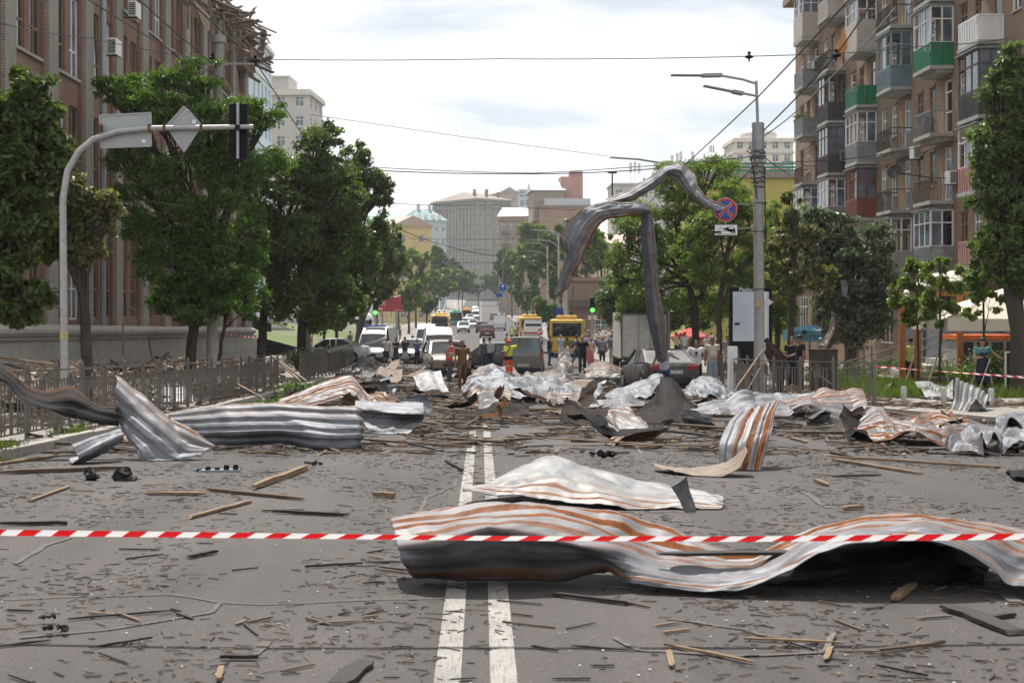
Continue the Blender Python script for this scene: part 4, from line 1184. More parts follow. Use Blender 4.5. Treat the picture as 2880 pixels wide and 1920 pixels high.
# grass
GRASS = leafmat('grass_blade', (.045, .075, .014), (.11, .15, .035), .4, .2)
def grass(name, label, poly_fn, n, h, seed):
    g = np.random.default_rng(seed)
    p = poly_fn(g, n)
    x, y = p[:, 0], p[:, 1]
    z = np.array([gz(a, b_) for a, b_ in zip(x, y)])
    hh = h * g.uniform(.4, 1.3, n); a = g.uniform(0, 6.28, n); wd = .012 + .02 * h * g.random(n)
    lean = g.normal(size=(n, 2)) * .4 * hh[:, None]
    V = np.empty((n, 4, 3))
    c, s = np.cos(a) * wd, np.sin(a) * wd
    V[:, 0] = np.c_[x - c, y - s, z]; V[:, 1] = np.c_[x + c, y + s, z]
    V[:, 2] = np.c_[x + lean[:, 0] + c * .2, y + lean[:, 1] + s * .2, z + hh]; V[:, 3] = np.c_[x + lean[:, 0] - c * .2, y + lean[:, 1] - s * .2, z + hh]
    me = fast_mesh(name, V.reshape(-1, 3), np.arange(n * 4).reshape(-1, 4), GRASS)
    at = me.attributes.new('tint', 'FLOAT', 'POINT'); at.data.foreach_set('value', np.repeat(g.random(n), 4).astype(np.float32))
    return tag(link(name, me), label, 'grass', kind='stuff')
def _lawn(g, n):
    y = g.uniform(40, 58, n); return np.c_[g.uniform(11.2, 18.5, n) + (y - 40) * .1, y]
grass('lawn_grass', 'long green grass on the lawn behind the right fence', _lawn, 26000, .30, 60)
def _tuft(g, n):
    i = g.integers(0, 5, n); cx_ = np.array([(-6.55, 18.6), (-6.75, 20.0), (-7.2, 18.2), (-6.9, 24.0), (-7.0, 30)])[i]
    return cx_ + g.normal(size=(n, 2)) * np.array([.12, .35])
grass('weed_tufts', 'small weeds growing along the left kerb', _tuft, 900, .10, 61)
# sunlit grass slope beyond the side street
m_ = M((.09, .12, .035), .95, 0, .3, .6)
mb = MB()
sx_ = [(-40, 0), (-24, 0), (-13, 0)]
for ya, yb in ((104, 130), (130, 170)):
    for (xa, za), (xb, zb_) in (((-45, 5), (-22, 3)), ((-22, 3), (-11.5, .2))):
        mb.face([(xa, ya, zr(ya) + za), (xb, ya, zr(ya) + zb_), (xb, yb, zr(yb) + zb_ * .6), (xa, yb, zr(yb) + za * .6)])
tag(mb.build('grass_slope', m_, None, smooth=True), kind='structure')
# ================================================================ street furniture
POLEGREY = M((.36, .36, .36), .55, .3, .2, 5, dirt=.3)
POLECONC = M((.30, .295, .285), .9, 0, .2, 3, .3, dirt=.5)
SIGNBACK = M((.32, .335, .35), .5, .35, .1, 3)
BLACKP = M((.010, .011, .014), .7, spec=.12)
RUSTY = M((.13, .06, .035), .9, 0, .3, 9)
FENCEM = M((.135, .125, .115), .65, .2, .3, 6, dirt=.5)
# ---- signal mast on the left
d_ = 29.0
p = G(182, d_)
ms = thing('signal_mast', 'tall curved grey mast reaching over the left lane with sign backs', 'signal mast', p)
path = [p, P(178, 700, d_), P(177, 560, d_), P(190, 480, d_), P(222, 425, d_), P(262, 392, d_), P(330, 370, d_), P(420, 361, d_), P(560, 359, d_), P(712, 357, d_)]
MB().tube(path, [.085, .075, .07, .068, .066, .064, .06, .056, .052, .05], 12).build('arm', POLEGREY, ms, True)
MB().tube([p, p + Vector((0, 0, .35))], .11, 12).build('base', POLEGREY, ms)
MB().tube([P(180, 955, d_) , P(180, 930, d_)], .084, 12).build('sticker_band', M((.42, .33, .18), .8, 0, .4, 20), ms)
def plate(pts, th, m_, nm, parent, rim=None):
    mb = MB(); q = [P(u, v, d_ + .09) for u, v in pts]; mb.prism(q, (0, th, 0)); o = mb.build(nm, m_, parent)
    if rim:
        mb = MB()
        for a, b_ in zip(q, q[1:] + q[:1]): mb.bar(a + Vector((0, -.005, 0)), b_ + Vector((0, -.005, 0)), .03, .03)
        mb.build(nm + '_rim', rim, parent)
    return o
plate([(281, 325), (424, 318), (425, 411), (285, 416)], .02, SIGNBACK, 'sign_plate', ms, POLEGREY)
plate([(518, 300), (567, 353), (518, 427), (468, 355)], .02, SIGNBACK, 'sign_plate', ms, POLEGREY)
plate([(399, 392), (410, 392), (410, 402), (399, 402)], -.012, WHITEFR, 'sticker', ms)
plate([(541, 337), (551, 337), (551, 348), (541, 348)], -.012, WHITEFR, 'sticker', ms)
for u_ in (283, 421, 463, 567):
    MB().bar(P(u_, 350, d_ + .02), P(u_, 372, d_ + .02), .05, .16).build('clamp', RUSTY, ms)
hd = plate([(644, 293), (695, 293), (695, 446), (644, 446)], .16, BLACKP, 'signal_head', ms)
MB().bar(P(669, 288, d_), P(669, 446, d_), .05).build('bracket', POLEGREY, ms)
MB().bar(P(669, 352, d_), P(669, 368, d_), .1, .13).build('clamp', BLACKP, ms)
for v_ in (318, 370, 421):
    MB().tube([P(670, v_, d_ + .06), P(670, v_, d_ + .088)], .10, 16).build('lamp_housing', BLACKP, ms)
# ---- concrete poles
def cpole(u0_, v1_, u1_, d_, lab, r0=.19, r1=.15, nm='utility_pole'):
    p = G(u0_, d_); tp = P(u1_, v1_, d_)
    r_ = thing(nm, lab, 'pole', p)
    MB().tube([p, p.lerp(tp, .5), tp], [r0, (r0 + r1) / 2, r1], 14).build('shaft', POLECONC, r_, True)
    return r_, p, tp
r_, p, tp = cpole(593, 105, 618, 48, 'weathered concrete pole rising through the left acacia')
MB().tube([tp + Vector((0, 0, -.2)), tp + Vector((0, 0, .05))], .22, 14).build('collar', POLECONC, r_)
MB().bar(tp + Vector((-.7, 0, -.9)), tp + Vector((1.4, 0, -.9)), .06).build('crossarm', GREYMET, r_)
r_, p, tp = cpole(866, 415, 868, 78, 'concrete pole behind the lime tree tops', .18, .16)
lp, p, tp = cpole(2136, 345, 2132, 44, 'concrete street lamp pole with two flat lamps and tangled cables', .165, .15, 'street_lamp')
MB().tube([P(2131, 350, 44), P(2127, 228, 44)], .045, 10).build('mast', GREYMET, lp)
MB().tube([tp + Vector((0, 0, -.85)), tp + Vector((0, 0, -.02))], .19, 14).build('steel_sleeve', GREYMET, lp)
MB().tube([P(2127, 236, 44), P(2090, 224, 44), P(2022, 212, 44)], .04, 8).build('lamp_arm', GREYMET, lp)
MB().tube([P(2127, 270, 44), P(2085, 262, 44)], .04, 8).build('lamp_arm', GREYMET, lp)
for (a, b_, c_) in (((2030, 212), (1975, 213), (1887, 212)), ((2090, 264), (2060, 258), (1979, 242))):
    mb = MB(); A, B, Cc = P(*a, 44), P(*b_, 44), P(*c_, 44)
    mb.bar(A, B, .34, .09); mb.bar(B, Cc, .30, .035); mb.build('lamp_head', GREYMET, lp)
CABLE = M((.012, .012, .013), .6)
for k in range(7):
    g = random.Random(k); z_ = Z(430 + 14 * k, 44)
    mb = MB(); n = 14
    mb.tube([Vector((tp.x + (.19 + .04 * g.random()) * math.cos(a), 44 + (.19 + .04 * g.random()) * math.sin(a), z_ + g.uniform(-.05, .05))) for a in np.linspace(0, 6.28, n)], .018, 5)
    mb.build('cable_loop', CABLE, lp)
for pts in ([(2120, 430), (2105, 415), (2100, 425), (2125, 440), (2150, 438), (2146, 420)], [(2150, 470), (2152, 600), (2153, 690)], [(2112, 440), (2118, 480), (2130, 560)]):
    MB().tube([P(u, v, 43.78) for u, v in pts], .02, 5).build('cable', CABLE, lp)
for v_ in (525, 570, 650, 812): MB().tube([P(2134, v_, 44), P(2134, v_ + 2.5, 44)], .168, 14).build('strap', CABLE, lp)
MB().box(X(2124, 44) - .01, X(2124, 44) + .09, 43.80, 43.84, Z(862, 44), Z(848, 44)).build('sticker', M((.45, .3, .06), .8, 0, .3, 15), lp)
# small arrow plate on its own thin post
p = G(2153, 44.6)
ar = thing('arrow_sign', 'white arrow plate on thin white post beside the concrete lamp pole', 'sign', p)
MB().tube([p, P(2152, 838, 44.6)], .035, 8).build('post', WHITEFR, ar)
MB().prism([P(u, v, 44.5) for u, v in ((2152, 843), (2162, 843), (2162, 840), (2174, 850), (2162, 860), (2162, 857), (2152, 857))], (0, .02, 0)).build('arrow_plate', M((.62, .58, .6), .6), ar)
# ---- no stopping sign with tow-away plate
d_ = 42.6; c_ = P(2040, 590, d_)
ns = thing('no_stopping_sign', 'round blue no stopping sign with red cross above a tow-away plate', 'traffic sign', (c_.x, c_.y, gz(c_.x, c_.y)))
RED = M((.42, .02, .025), .5, 0, .08, 3); BLUE = M((.012, .07, .30), .5, 0, .08, 3); SWH = M((.7, .7, .7), .5, 0, .05, 3)
mb = MB(); mb.disc(c_, (0, 1, 0), .355, .02, 40); mb.build('rim', SWH, ns)
MB().disc(c_ + Vector((0, -.014, 0)), (0, 1, 0), .345, .008, 40).build('red_ring', RED, ns)
MB().disc(c_ + Vector((0, -.022, 0)), (0, 1, 0), .278, .008, 40).build('blue_field', BLUE, ns)
for a in (45, 135):
    q = Vector((math.cos(R(a)), 0, math.sin(R(a))))
    MB().bar(c_ - q * .282 + Vector((0, -.030 - a * 1e-5, 0)), c_ + q * .282 + Vector((0, -.030 - a * 1e-5, 0)), .008, .085, (0, 0, 1)).build('cross_edge', SWH, ns)
    MB().bar(c_ - q * .30 + Vector((0, -.036 - a * 1e-5, 0)), c_ + q * .30 + Vector((0, -.036 - a * 1e-5, 0)), .008, .062, (0, 0, 1)).build('cross_bar', RED, ns)
def rect(u0_, u1_, v0_, v1_, dy_, th, m_, nm, parent, d=None):
    dd = d or d_
    a, b_ = P(u0_, v1_, dd), P(u1_, v0_, dd)
    return MB().box(a.x, b_.x, dd + dy_, dd + dy_ + th, a.z, b_.z).build(nm, m_, parent)
rect(2008, 2076, 630, 664, 0, .02, BLACKP, 'plate_border', ns); rect(2010.5, 2073.5, 632.5, 661.5, -.006, .006, SWH, 'plate', ns)
def flat(pts, dy_, m_, nm, parent, d=None):
    dd = d or d_
    return MB().prism([P(u, v, dd) + Vector((0, dy_, 0)) for u, v in pts], (0, .004, 0)).build(nm, m_, parent)
flat([(2011, 650), (2029, 650), (2029, 655), (2011, 656)], -.012, BLACKP, 'tow_truck', ns)
flat([(2035, 645), (2036, 641), (2043, 641), (2048, 637.5), (2058, 637), (2066, 641), (2068, 648), (2068, 655), (2064, 656), (2052, 652), (2040, 648)], -.012, BLACKP, 'car_shape', ns)
flat([(2048, 641), (2050, 638.6), (2057, 638.4), (2063, 641.5), (2063, 645), (2050, 643)], -.017, SWH, 'car_window', ns)
for u_, v_ in ((2040, 647), (2062, 653), (2025, 656)): MB().disc(P(u_, v_, d_) + Vector((0, -.018, 0)), (0, 1, 0), .034, .005, 14).build('wheel', BLACKP, ns)
for u_, v_ in ((2040, 647), (2062, 653), (2025, 656)): MB().disc(P(u_, v_, d_) + Vector((0, -.023, 0)), (0, 1, 0), .018, .004, 14).build('hub', SWH, ns)
for a, b_ in (((2018, 650), (2027, 639)), ((2027, 639), (2035, 650)), ((2012, 658.5), (2072, 658.5))):
    MB().bar(P(*a, d_) + Vector((0, -.012, 0)), P(*b_, d_) + Vector((0, -.012, 0)), .005, .010).build('line', BLACKP, ns)
MB().bar(P(2040, 555, d_ + .05), P(2042, 668, d_ + .05), .05).build('sign_bar', GREYMET, ns)
MB().bar(P(2041, 575, d_ + .06), P(2134, 572, 44), .04).build('bracket', GREYMET, ns)
MB().bar(P(2041, 645, d_ + .06), P(2134, 640, 44), .04).build('bracket', GREYMET, ns)
# ---- advertising light box
d_ = 46
p = G(2108, d_)
lb = thing('advertising_light_box', 'dark framed street light box with blank pale poster beside the lamp pole', 'light box', p)
a, b_ = P(2052, 978, d_), P(2172, 807, d_)
MB().box(a.x, b_.x, d_, d_ + .22, a.z, b_.z).build('frame', BLACKP, lb, bevel=.02)
m, t, b = newmat('poster')
o_ = geo_pos(t); n1 = noise(t, o_, 1.2, 4)
t.links.new(ramp(t, n1, [(.3, (.40, .45, .53)), (.7, (.50, .55, .62))]), b.inputs['Base Color']); b.inputs['Roughness'].default_value = .25
POSTER = m
rect(2061, 2162, 820, 959, -.012, .010, POSTER, 'poster', lb, d_)
rect(2066, 2080, 907, 914, -.02, .008, DARK, 'latch', lb, d_)
rect(2149, 2153, 820, 960, -.02, .008, SWH, 'edge_strip', lb, d_)
text_obj('Platforma', .17, (X(2107, d_), d_ - .012, Z(814.5, d_)), (R(90), 0, 0), SWH, 'lettering', lb)
MB().box(p.x - .28, p.x + .28, d_ + .02, d_ + .2, p.z, a.z - .002).build('leg', BLACKP, lb)
p = G(2060, 45.5)
MB().box(p.x - .14, p.x + .14, 45.4, 45.6, p.z, Z(974, 45.5)).build('x', SWH, None)
o = C.objects[-1]; o.name = 'white_cabinet'; tag(o, 'small white cabinet below the light box', 'cabinet')
# ---- brown utility cabinet
p = G(2316, 46)
uc = thing('utility_cabinet', 'brown metal utility cabinet on the lawn behind the right fence', 'cabinet', p)
CBR = M((.06, .048, .04), .8, 0, .15, 3, spec=.1)
MB().box(p.x - .41, p.x + .41, 45.8, 46.3, p.z, Z(984, 46)).build('body', CBR, uc, bevel=.01)
MB().box(p.x - .44, p.x + .44, 45.76, 46.34, Z(984, 46) + .002, Z(984, 46) + .03).build('lid', CBR, uc)
MB().box(p.x - .01, p.x + .01, 45.79, 45.80, p.z + .05, Z(984, 46) - .02).build('door_gap', DARK, uc)
# ---- fences: post, rails, bars and an oval medallion per panel
def fence(label, pts, nbar=9, h=1.08, seed=0, lean=0.0):
    """pts: (x,y) of the posts"""
    r_ = thing('metal_fence', label, 'fence', (pts[0][0], pts[0][1], gz(*pts[0])))
    g = random.Random(seed)
    inv = Matrix.LocRotScale(r_.location, None, None).inverted()
    pm = MB(); pm.box(-.035, .035, -.035, .035, 0, h); pm.box(-.042, .042, -.042, .042, h, h + .02); pm.box(-.028, .028, -.028, .028, h + .02, h + .06)
    pm.v += [(0, 0, h + .13)]
    k = len(pm.v) - 1
    pm.v += [(-.028, -.028, h + .06), (.028, -.028, h + .06), (.028, .028, h + .06), (-.028, .028, h + .06)]
    for i in range(4): pm.f.append((k + 1 + i, k + 1 + (i + 1) % 4, k)); pm.m.append(0)
    pme = pm.mesh('post', FENCEM)
    bme = MB().box(-.011, .011, -.011, .011, .10, h - .20).mesh('bar', FENCEM)
    sme = MB().box(-.011, .011, -.011, .011, .10, h - .06).mesh('bar', FENCEM)
    rm = MB(); n = 20
    rm.tube([(.15 * math.cos(2 * math.pi * i / n), 0, h - .30 + .20 * math.sin(2 * math.pi * i / n)) for i in range(n + 1)], .017, 6, cap=False)
    rm.tube([(.11 * math.cos(2 * math.pi * i / n), 0, h - .30 + .15 * math.sin(2 * math.pi * i / n)) for i in range(n + 1)], .010, 5, cap=False)
    for q in (-.05, 0, .05): rm.tube([(q * .4, 0, h - .42), (q * 1.4, 0, h - .28), (q * .6, 0, h - .18)], .012, 5)
    for q in (-.06, 0, .06): rm.box(q - .008, q + .008, -.008, .008, .10, h - .50 + abs(q) * .4)
    rme = rm.mesh('medallion', FENCEM)
    def put(nm, me, loc, rz):
        o = link(nm, me, r_, False); o.matrix_parent_inverse = inv; o.location = loc; o.rotation_euler = (0, 0, rz)
    for i, (x_, y_) in enumerate(pts):
        put('post', pme, (x_, y_, gz(x_, y_)), 0)
        if i == len(pts) - 1: break
        x2, y2 = pts[i + 1]; z1_, z2_ = gz(x_, y_), gz(x2, y2); an = math.atan2(y2 - y_, x2 - x_)
        for hh, w_ in ((h - .03, .04), (h - .19, .03), (.11, .035)):
            MB().bar((x_, y_, z1_ + hh), (x2, y2, z2_ + hh), w_, w_ * .8).build('rail', FENCEM, r_)
        for k in range(1, nbar + 1):
            f = k / (nbar + 1)
            if abs(f - .5) < .12: continue
            if g.random() < .03: continue
            put('bar', sme if k % 3 == 1 else bme, (x_ + (x2 - x_) * f, y_ + (y2 - y_) * f, z1_ + (z2_ - z1_) * f), an)
        put('medallion', rme, ((x_ + x2) / 2, (y_ + y2) / 2, (z1_ + z2_) / 2), an)
    return r_
fence('grey metal fence with oval medallions along the left pavement', [(-7.05, 22.1 - 1.51 * 8 + 1.51 * k) for k in range(27)], 9, seed=1)
fence('second stretch of grey metal fence beyond the gap on the left', [(-7.05, 55.5 + 1.51 * k) for k in range(16)], 8, seed=2)
fence('grey metal fence with oval medallions bending along the right kerb', [(9.95, 36), (9.24, 37.3), (8.69, 38.7), (8.26, 40.1), (8.11, 41.6), (8.07, 43.1), (8.07, 44.6), (8.07, 46.1), (8.07, 47.6), (8.07, 49.1), (8.07, 50.6)], 9, seed=3)
# ---- bollards
for i, (u_, d_) in enumerate(((2542, 36.2), (2654, 35.4), (2788, 34.5))):
    p = G(u_, d_)
    mb = MB(); mb.tube([p, p + Vector((0, 0, .42)), p + Vector((0, 0, .45))], [.07, .07, .045], 14)
    tag(mb.build('bollard', POLEGREY, None, True), ['short grey bollard just right of the fence end', 'short grey bollard before the pale crumpled sheets', 'short grey bollard at the right among corrugated sheets'][i], 'bollard', 'bollards on the right kerb')
# ---- barrier tapes
def tapemat(period):
    m, t, b = newmat('barrier_tape')
    uv = nd(t, 'ShaderNodeUVMap')
    s_ = nd(t, 'ShaderNodeSeparateXYZ'); t.links.new(uv.outputs[0], s_.inputs[0])
    a = nd(t, 'ShaderNodeMath', operation='MULTIPLY_ADD'); t.links.new(s_.outputs[1], a.inputs[0]); a.inputs[1].default_value = -.30; t.links.new(s_.outputs[0], a.inputs[2])
    f_ = nd(t, 'ShaderNodeMath', operation='FRACT'); t.links.new(a.outputs[0], f_.inputs[0])
    g_ = nd(t, 'ShaderNodeMath', operation='LESS_THAN'); t.links.new(f_.outputs[0], g_.inputs[0]); g_.inputs[1].default_value = .52
    t.links.new(mixrgb(t, g_.outputs[0], (.72, .70, .71), (.52, .012, .018)), b.inputs['Base Color'])
    b.inputs['Roughness'].default_value = .35; b.inputs['Specular IOR Level'].default_value = .5
    tr = nd(t, 'ShaderNodeBsdfTranslucent'); t.links.new(mixrgb(t, g_.outputs[0], (.8, .78, .78), (.6, .01, .015)), tr.inputs[0])
    mx_ = nd(t, 'ShaderNodeMixShader'); mx_.inputs[0].default_value = .35
    t.links.new(b.outputs[0], mx_.inputs[1]); t.links.new(tr.outputs[0], mx_.inputs[2]); t.links.new(mx_.outputs[0], t.nodes['Material Output'].inputs[0])
    return m
def tape(label, pts, wd, period, twist, n=160):
    pts = [Vector(p) for p in pts]
    seg = [0]
    for a, b_ in zip(pts, pts[1:]): seg.append(seg[-1] + (b_ - a).length)
    me = bpy.data.meshes.new('barrier_tape'); V, Fq, UV = [], [], []
    for i in range(n + 1):
        s_ = seg[-1] * i / n
        k = max(j for j in range(len(seg)) if seg[j] <= s_ + 1e-9); k = min(k, len(pts) - 2)
        f = (s_ - seg[k]) / (seg[k + 1] - seg[k])
        p = pts[k].lerp(pts[k + 1], f)
        a = twist(i / n)
        t_ = (pts[k + 1] - pts[k]).normalized()
        side = Vector((0, 0, 1)); side = (side - t_ * side.dot(t_)).normalized()
        oth = t_.cross(side)
        dr = side * math.cos(a) + oth * math.sin(a)
        for q in (-1, -.33, .33, 1): V.append(p + dr * q * wd / 2 + oth * (.004 if abs(q) < .5 else 0)); UV.append((s_ / period, (q + 1) / 2))
    for i in range(n):
        for j in range(3): Fq.append((i * 4 + j, (i + 1) * 4 + j, (i + 1) * 4 + j + 1, i * 4 + j + 1))
    me.from_pydata([tuple(v) for v in V], [], Fq); me.materials.append(tapemat(period))
    ul = me.uv_layers.new()
    for lp_ in me.loops: ul.data[lp_.index].uv = UV[lp_.vertex_index]
    return tag(link('barrier_tape', me), label, 'barrier tape')
tape('red and white barrier tape stretched across the road in the foreground', [(-7.05, 9.6, .75), P(0, 1497, 7.6), P(700, 1505, 7.5), P(1400, 1513, 7.5), P(2100, 1515, 7.5), P(2880, 1508, 7.6), (11.5, 9.0, .95)], .05, .192, lambda f: .78 + .1 * math.sin(f * 20), 300)
tape('thin red and white barrier tape tied to the right fence end', [P(2460, 1030, 36), P(2560, 1038, 35.6), P(2700, 1048, 35), P(2900, 1062, 34.5)], .05, .25, lambda f: .6 + 2.5 * f)
tape('red and white barrier tape in front of the grey wall behind the left trees', [P(640, 938, 66), P(690, 946, 67), P(735, 950, 68)], .07, .3, lambda f: .4)
# ---- overhead wires
WIRE = M((.02, .02, .021), .6)
def wire(label, pts, r=.018, sag=0.0, nm='overhead_wire'):
    q = [P(*p) for p in pts]; fine = []
    for a, b_ in zip(q, q[1:]):
        for k in range(10):
            f = k / 10; p = a.lerp(b_, f); p.z -= sag * 4 * f * (1 - f); fine.append(p)
    fine.append(q[-1])
    mb = MB(); mb.tube(fine, r, 5)
    return tag(mb.build(nm, WIRE), label, 'wire', 'overhead tram and power wires')
wire('long span wire crossing the whole sky from the left pole to the right house', [(604, 165, 48), (1400, 166, 47), (2240, 155, 46), (2600, 130, 46), (2840, 108, 46)], .015, .05)
wire('cable rising from the left pole toward the upper left', [(610, 190, 48), (480, 80, 38), (392, 0, 31)], .02)
wire('trolley wire running down from the top left past the sign mast', [(530, 0, 34), (718, 172, 46), (868, 405, 75), (1000, 560, 120)], .022, .03)
wire('lower trolley wire sloping through the left trees', [(250, 0, 32), (604, 210, 48), (840, 560, 75), (1000, 690, 110)], .018, .05)
wire('thin wire from the far left edge to the left pole', [(0, 66, 36), (240, 105, 42), (600, 170, 48)], .012, .05)
wire('trolley wire from the top right down to the hanging metal strip', [(2388, 0, 31), (2130, 275, 44), (1925, 465, 58), (1760, 640, 80)], .022, .02)
wire('trolley wire from the top right past the insulator to the lamp pole', [(2456, 0, 34), (2350, 157, 39), (2145, 370, 44)], .022, .04)
wire('cable from the lamp pole to the upper right behind the torn board', [(2145, 385, 44), (2300, 255, 52), (2520, 20, 60)], .02, .1)
wire('trolley wire from the lamp pole down to the left', [(2118, 470, 44), (2000, 580, 56), (1880, 690, 80)], .02, .05)
wire('thin wire from the lamp pole down to the right house', [(2146, 440, 44), (2230, 500, 60), (2300, 560, 75)], .014)
wire('slanting far wire across the middle of the sky', [(870, 322, 78), (1300, 385, 80), (1714, 440, 82)], .016)
wire('span wire above the far trees carrying two droppers', [(1030, 478, 80), (1400, 489, 80), (1720, 483, 80), (1950, 462, 80)], .03, .05)
wire('upper twin of the far span wire', [(1000, 466, 80), (1200, 478, 80), (1500, 487, 80), (1780, 470, 80), (2118, 440, 44)], .022, .03)
wire('far span wire above the stone block', [(1090, 572, 150), (1400, 577, 150), (1620, 590, 150)], .03, .1)
wire('dark thick far cable sagging across the stone block', [(1075, 620, 130), (1250, 690, 140), (1430, 722, 145), (1650, 728, 150)], .04, .2)
wire('far wire crossing below the stone block windows', [(1100, 735, 160), (1350, 738, 160), (1620, 730, 160)], .03, .1)
wire('loose wire hanging through the left acacia', [(290, 455, 40), (330, 510, 40), (400, 560, 40), (520, 580, 40)], .012, .02)
wire('long cable across the right tree and balconies', [(2200, 455, 50), (2500, 430, 55), (2880, 340, 60)], .014, .1)
for u_, v0_, v1_, d_ in ((1722, 485, 612, 79.9), (1030, 480, 560, 80)):
    mb = MB(); mb.tube([P(u_, v0_, d_), P(u_, v1_, d_)], .045, 6); mb.box(X(u_, d_) - .25, X(u_, d_) + .25, d_ - .05, d_ + .05, Z(v0_, d_) - .06, Z(v0_, d_) + .06)
    tag(mb.build('wire_dropper', WIRE), 'vertical dropper hanging from the far span wire %s' % ('beside the bent metal strip' if u_ > 1400 else 'at the lime tree'), 'dropper')
for i, (u_, v_, d_) in enumerate(((598, 165, 47.7), (718, 171, 46), (2107, 160, 46), (2352, 156, 39))):
    p = P(u_, v_, d_)
    mb = MB(); mb.tube([p + Vector((0, 0, z_)) for z_ in (.16, .10, .06, .02, -.02, -.05, -.07, -.16)], [.05, .05, .03, .13, .14, .08, .03, .02], 10)
    tag(mb.build('insulator', BLACKP, None, True), ['black insulator on the left pole', 'black insulator on the wire beside the torn roof', 'black insulator hanging on the span wire above the lamp pole', 'black insulator in front of the torn orange board'][i], 'insulator', 'black wire insulators')
# ---- traffic lights with lit green lenses
for i, (u_, v_, d_) in enumerate(((1056, 879, 100), (1666, 872, 98))):
    p = G(u_, d_)
    r_ = thing('traffic_light', ['traffic light showing green beside the red billboard on the left', 'traffic light showing green right of the near trolleybus'][i], 'traffic light', p)
    c_ = P(u_, v_, d_)
    MB().tube([p, c_ + Vector((0, .1, 1.0))], .085, 10).build('post', POLEGREY, r_)
    MB().box(c_.x - .17, c_.x + .17, d_ - .12, d_ + .08, c_.z - .2, c_.z + .85).build('housing', BLACKP, r_, bevel=.03)
    MB().disc(c_ + Vector((0, -.13, 0)), (0, 1, 0), .145, .02, 20).build('green_lens', emat((.12, 1.0, .10), 2.2), r_)
    for k in (1, 2): MB().disc(c_ + Vector((0, -.128, .31 * k)), (0, 1, 0), .11, .015, 16).build('dark_lens', DARK, r_)
# ---- red billboard
d_ = 150; p = G(1095, d_)
bb = thing('red_billboard', 'red billboard with white lettering beyond the left trees', 'billboard', p)
MB().box(X(1062, d_), X(1129, d_), d_, d_ + .25, Z(876, d_), Z(829, d_)).build('panel', M((.34, .05, .06), .7, 0, .25, .9), bb)
for u_ in (1075, 1116): MB().tube([G(u_, d_, 0) + Vector((0, .12, 0)), P(u_, 877, d_ + .12)], .12, 8).build('post', GREYMET, bb)
MB().bar(P(1080, 840, d_ - .02), P(1126, 831, d_ - .02), .03, .16).build('white_stroke', SWH, bb)
text_obj('LUX', .62, (X(1069, d_), d_ - .03, Z(854, d_)), (R(90), 0, 0), SWH, 'lettering', bb)
MB().box(X(1064, d_), X(1076, d_), d_ - .03, d_ - .002, Z(870, d_), Z(867, d_)).build('white_line', SWH, bb)
MB().box(X(1109, d_), X(1125, d_), d_ - .03, d_ - .002, Z(872, d_), Z(871, d_)).build('white_line', SWH, bb)
# ---- kiosk with white dome
d_ = 118; p = G(1024, d_)
ks = thing('domed_kiosk', 'small kiosk with white domed roof beside the left traffic light', 'kiosk', p)
mb = MB(); mb.tube([P(1024, 897, d_) + Vector((0, 0, .6 * math.sin(a))) for a in np.linspace(0, 1.5, 7)], [.72 * math.cos(a) for a in np.linspace(0, 1.5, 7)], 18); mb.build('dome', SWH, ks, True)
for sx_ in (-.55, .55):
    for sy_ in (-.5, .5): MB().bar((p.x + sx_, d_ + sy_, p.z), (p.x + sx_, d_ + sy_, Z(897, d_)), .1).build('post', BLACKP, ks)
MB().box(p.x - .5, p.x + .5, d_ + .2, d_ + .3, p.z, Z(900, d_)).build('back_panel', GLASS_B, ks)
# ---- hanging blue direction signs over the street
d_ = 180; c_ = P(1414, 809, d_)
hs = thing('direction_sign', 'round blue straight-ahead sign hung above the middle of the street', 'traffic sign', c_)
MB().disc(c_, (0, 1, 0), .57, .03, 28).build('rim', SWH, hs); MB().disc(c_ + Vector((0, -.02, 0)), (0, 1, 0), .54, .01, 28).build('field', BLUE, hs)
MB().bar(c_ + Vector((0, -.03, -.32)), c_ + Vector((0, -.03, .15)), .01, .11).build('arrow_shaft', SWH, hs)
MB().prism([c_ + Vector((q, -.034, z_)) for q, z_ in ((-.18, .12), (.18, .12), (0, .38))], (0, .01, 0)).build('arrow_head', SWH, hs)
MB().bar(c_ + Vector((0, .05, -.5)), c_ + Vector((0, .05, 6.2)), .05).build('hanger', GREYMET, hs)
c2 = P(1404, 830, d_)
MB().box(c2.x - .38, c2.x + .38, d_, d_ + .03, c2.z - .24, c2.z + .24).build('blue_panel', BLUE, hs)
wire('far span wire holding the blue direction sign', [(1150, 670, 180), (1414, 672, 180), (1600, 660, 180)], .03, .1)
p = G(1571, 118); c_ = P(1573, 876, 118)
ps = thing('blue_lane_sign', 'blue rectangular sign above the near trolleybus', 'traffic sign', p)
MB().tube([p, c_ + Vector((0, .06, .4))], .05, 8).build('post', GREYMET, ps); MB().box(c_.x - .32, c_.x + .32, 118, 118.03, c_.z - .32, c_.z + .32).build('panel', BLUE, ps)
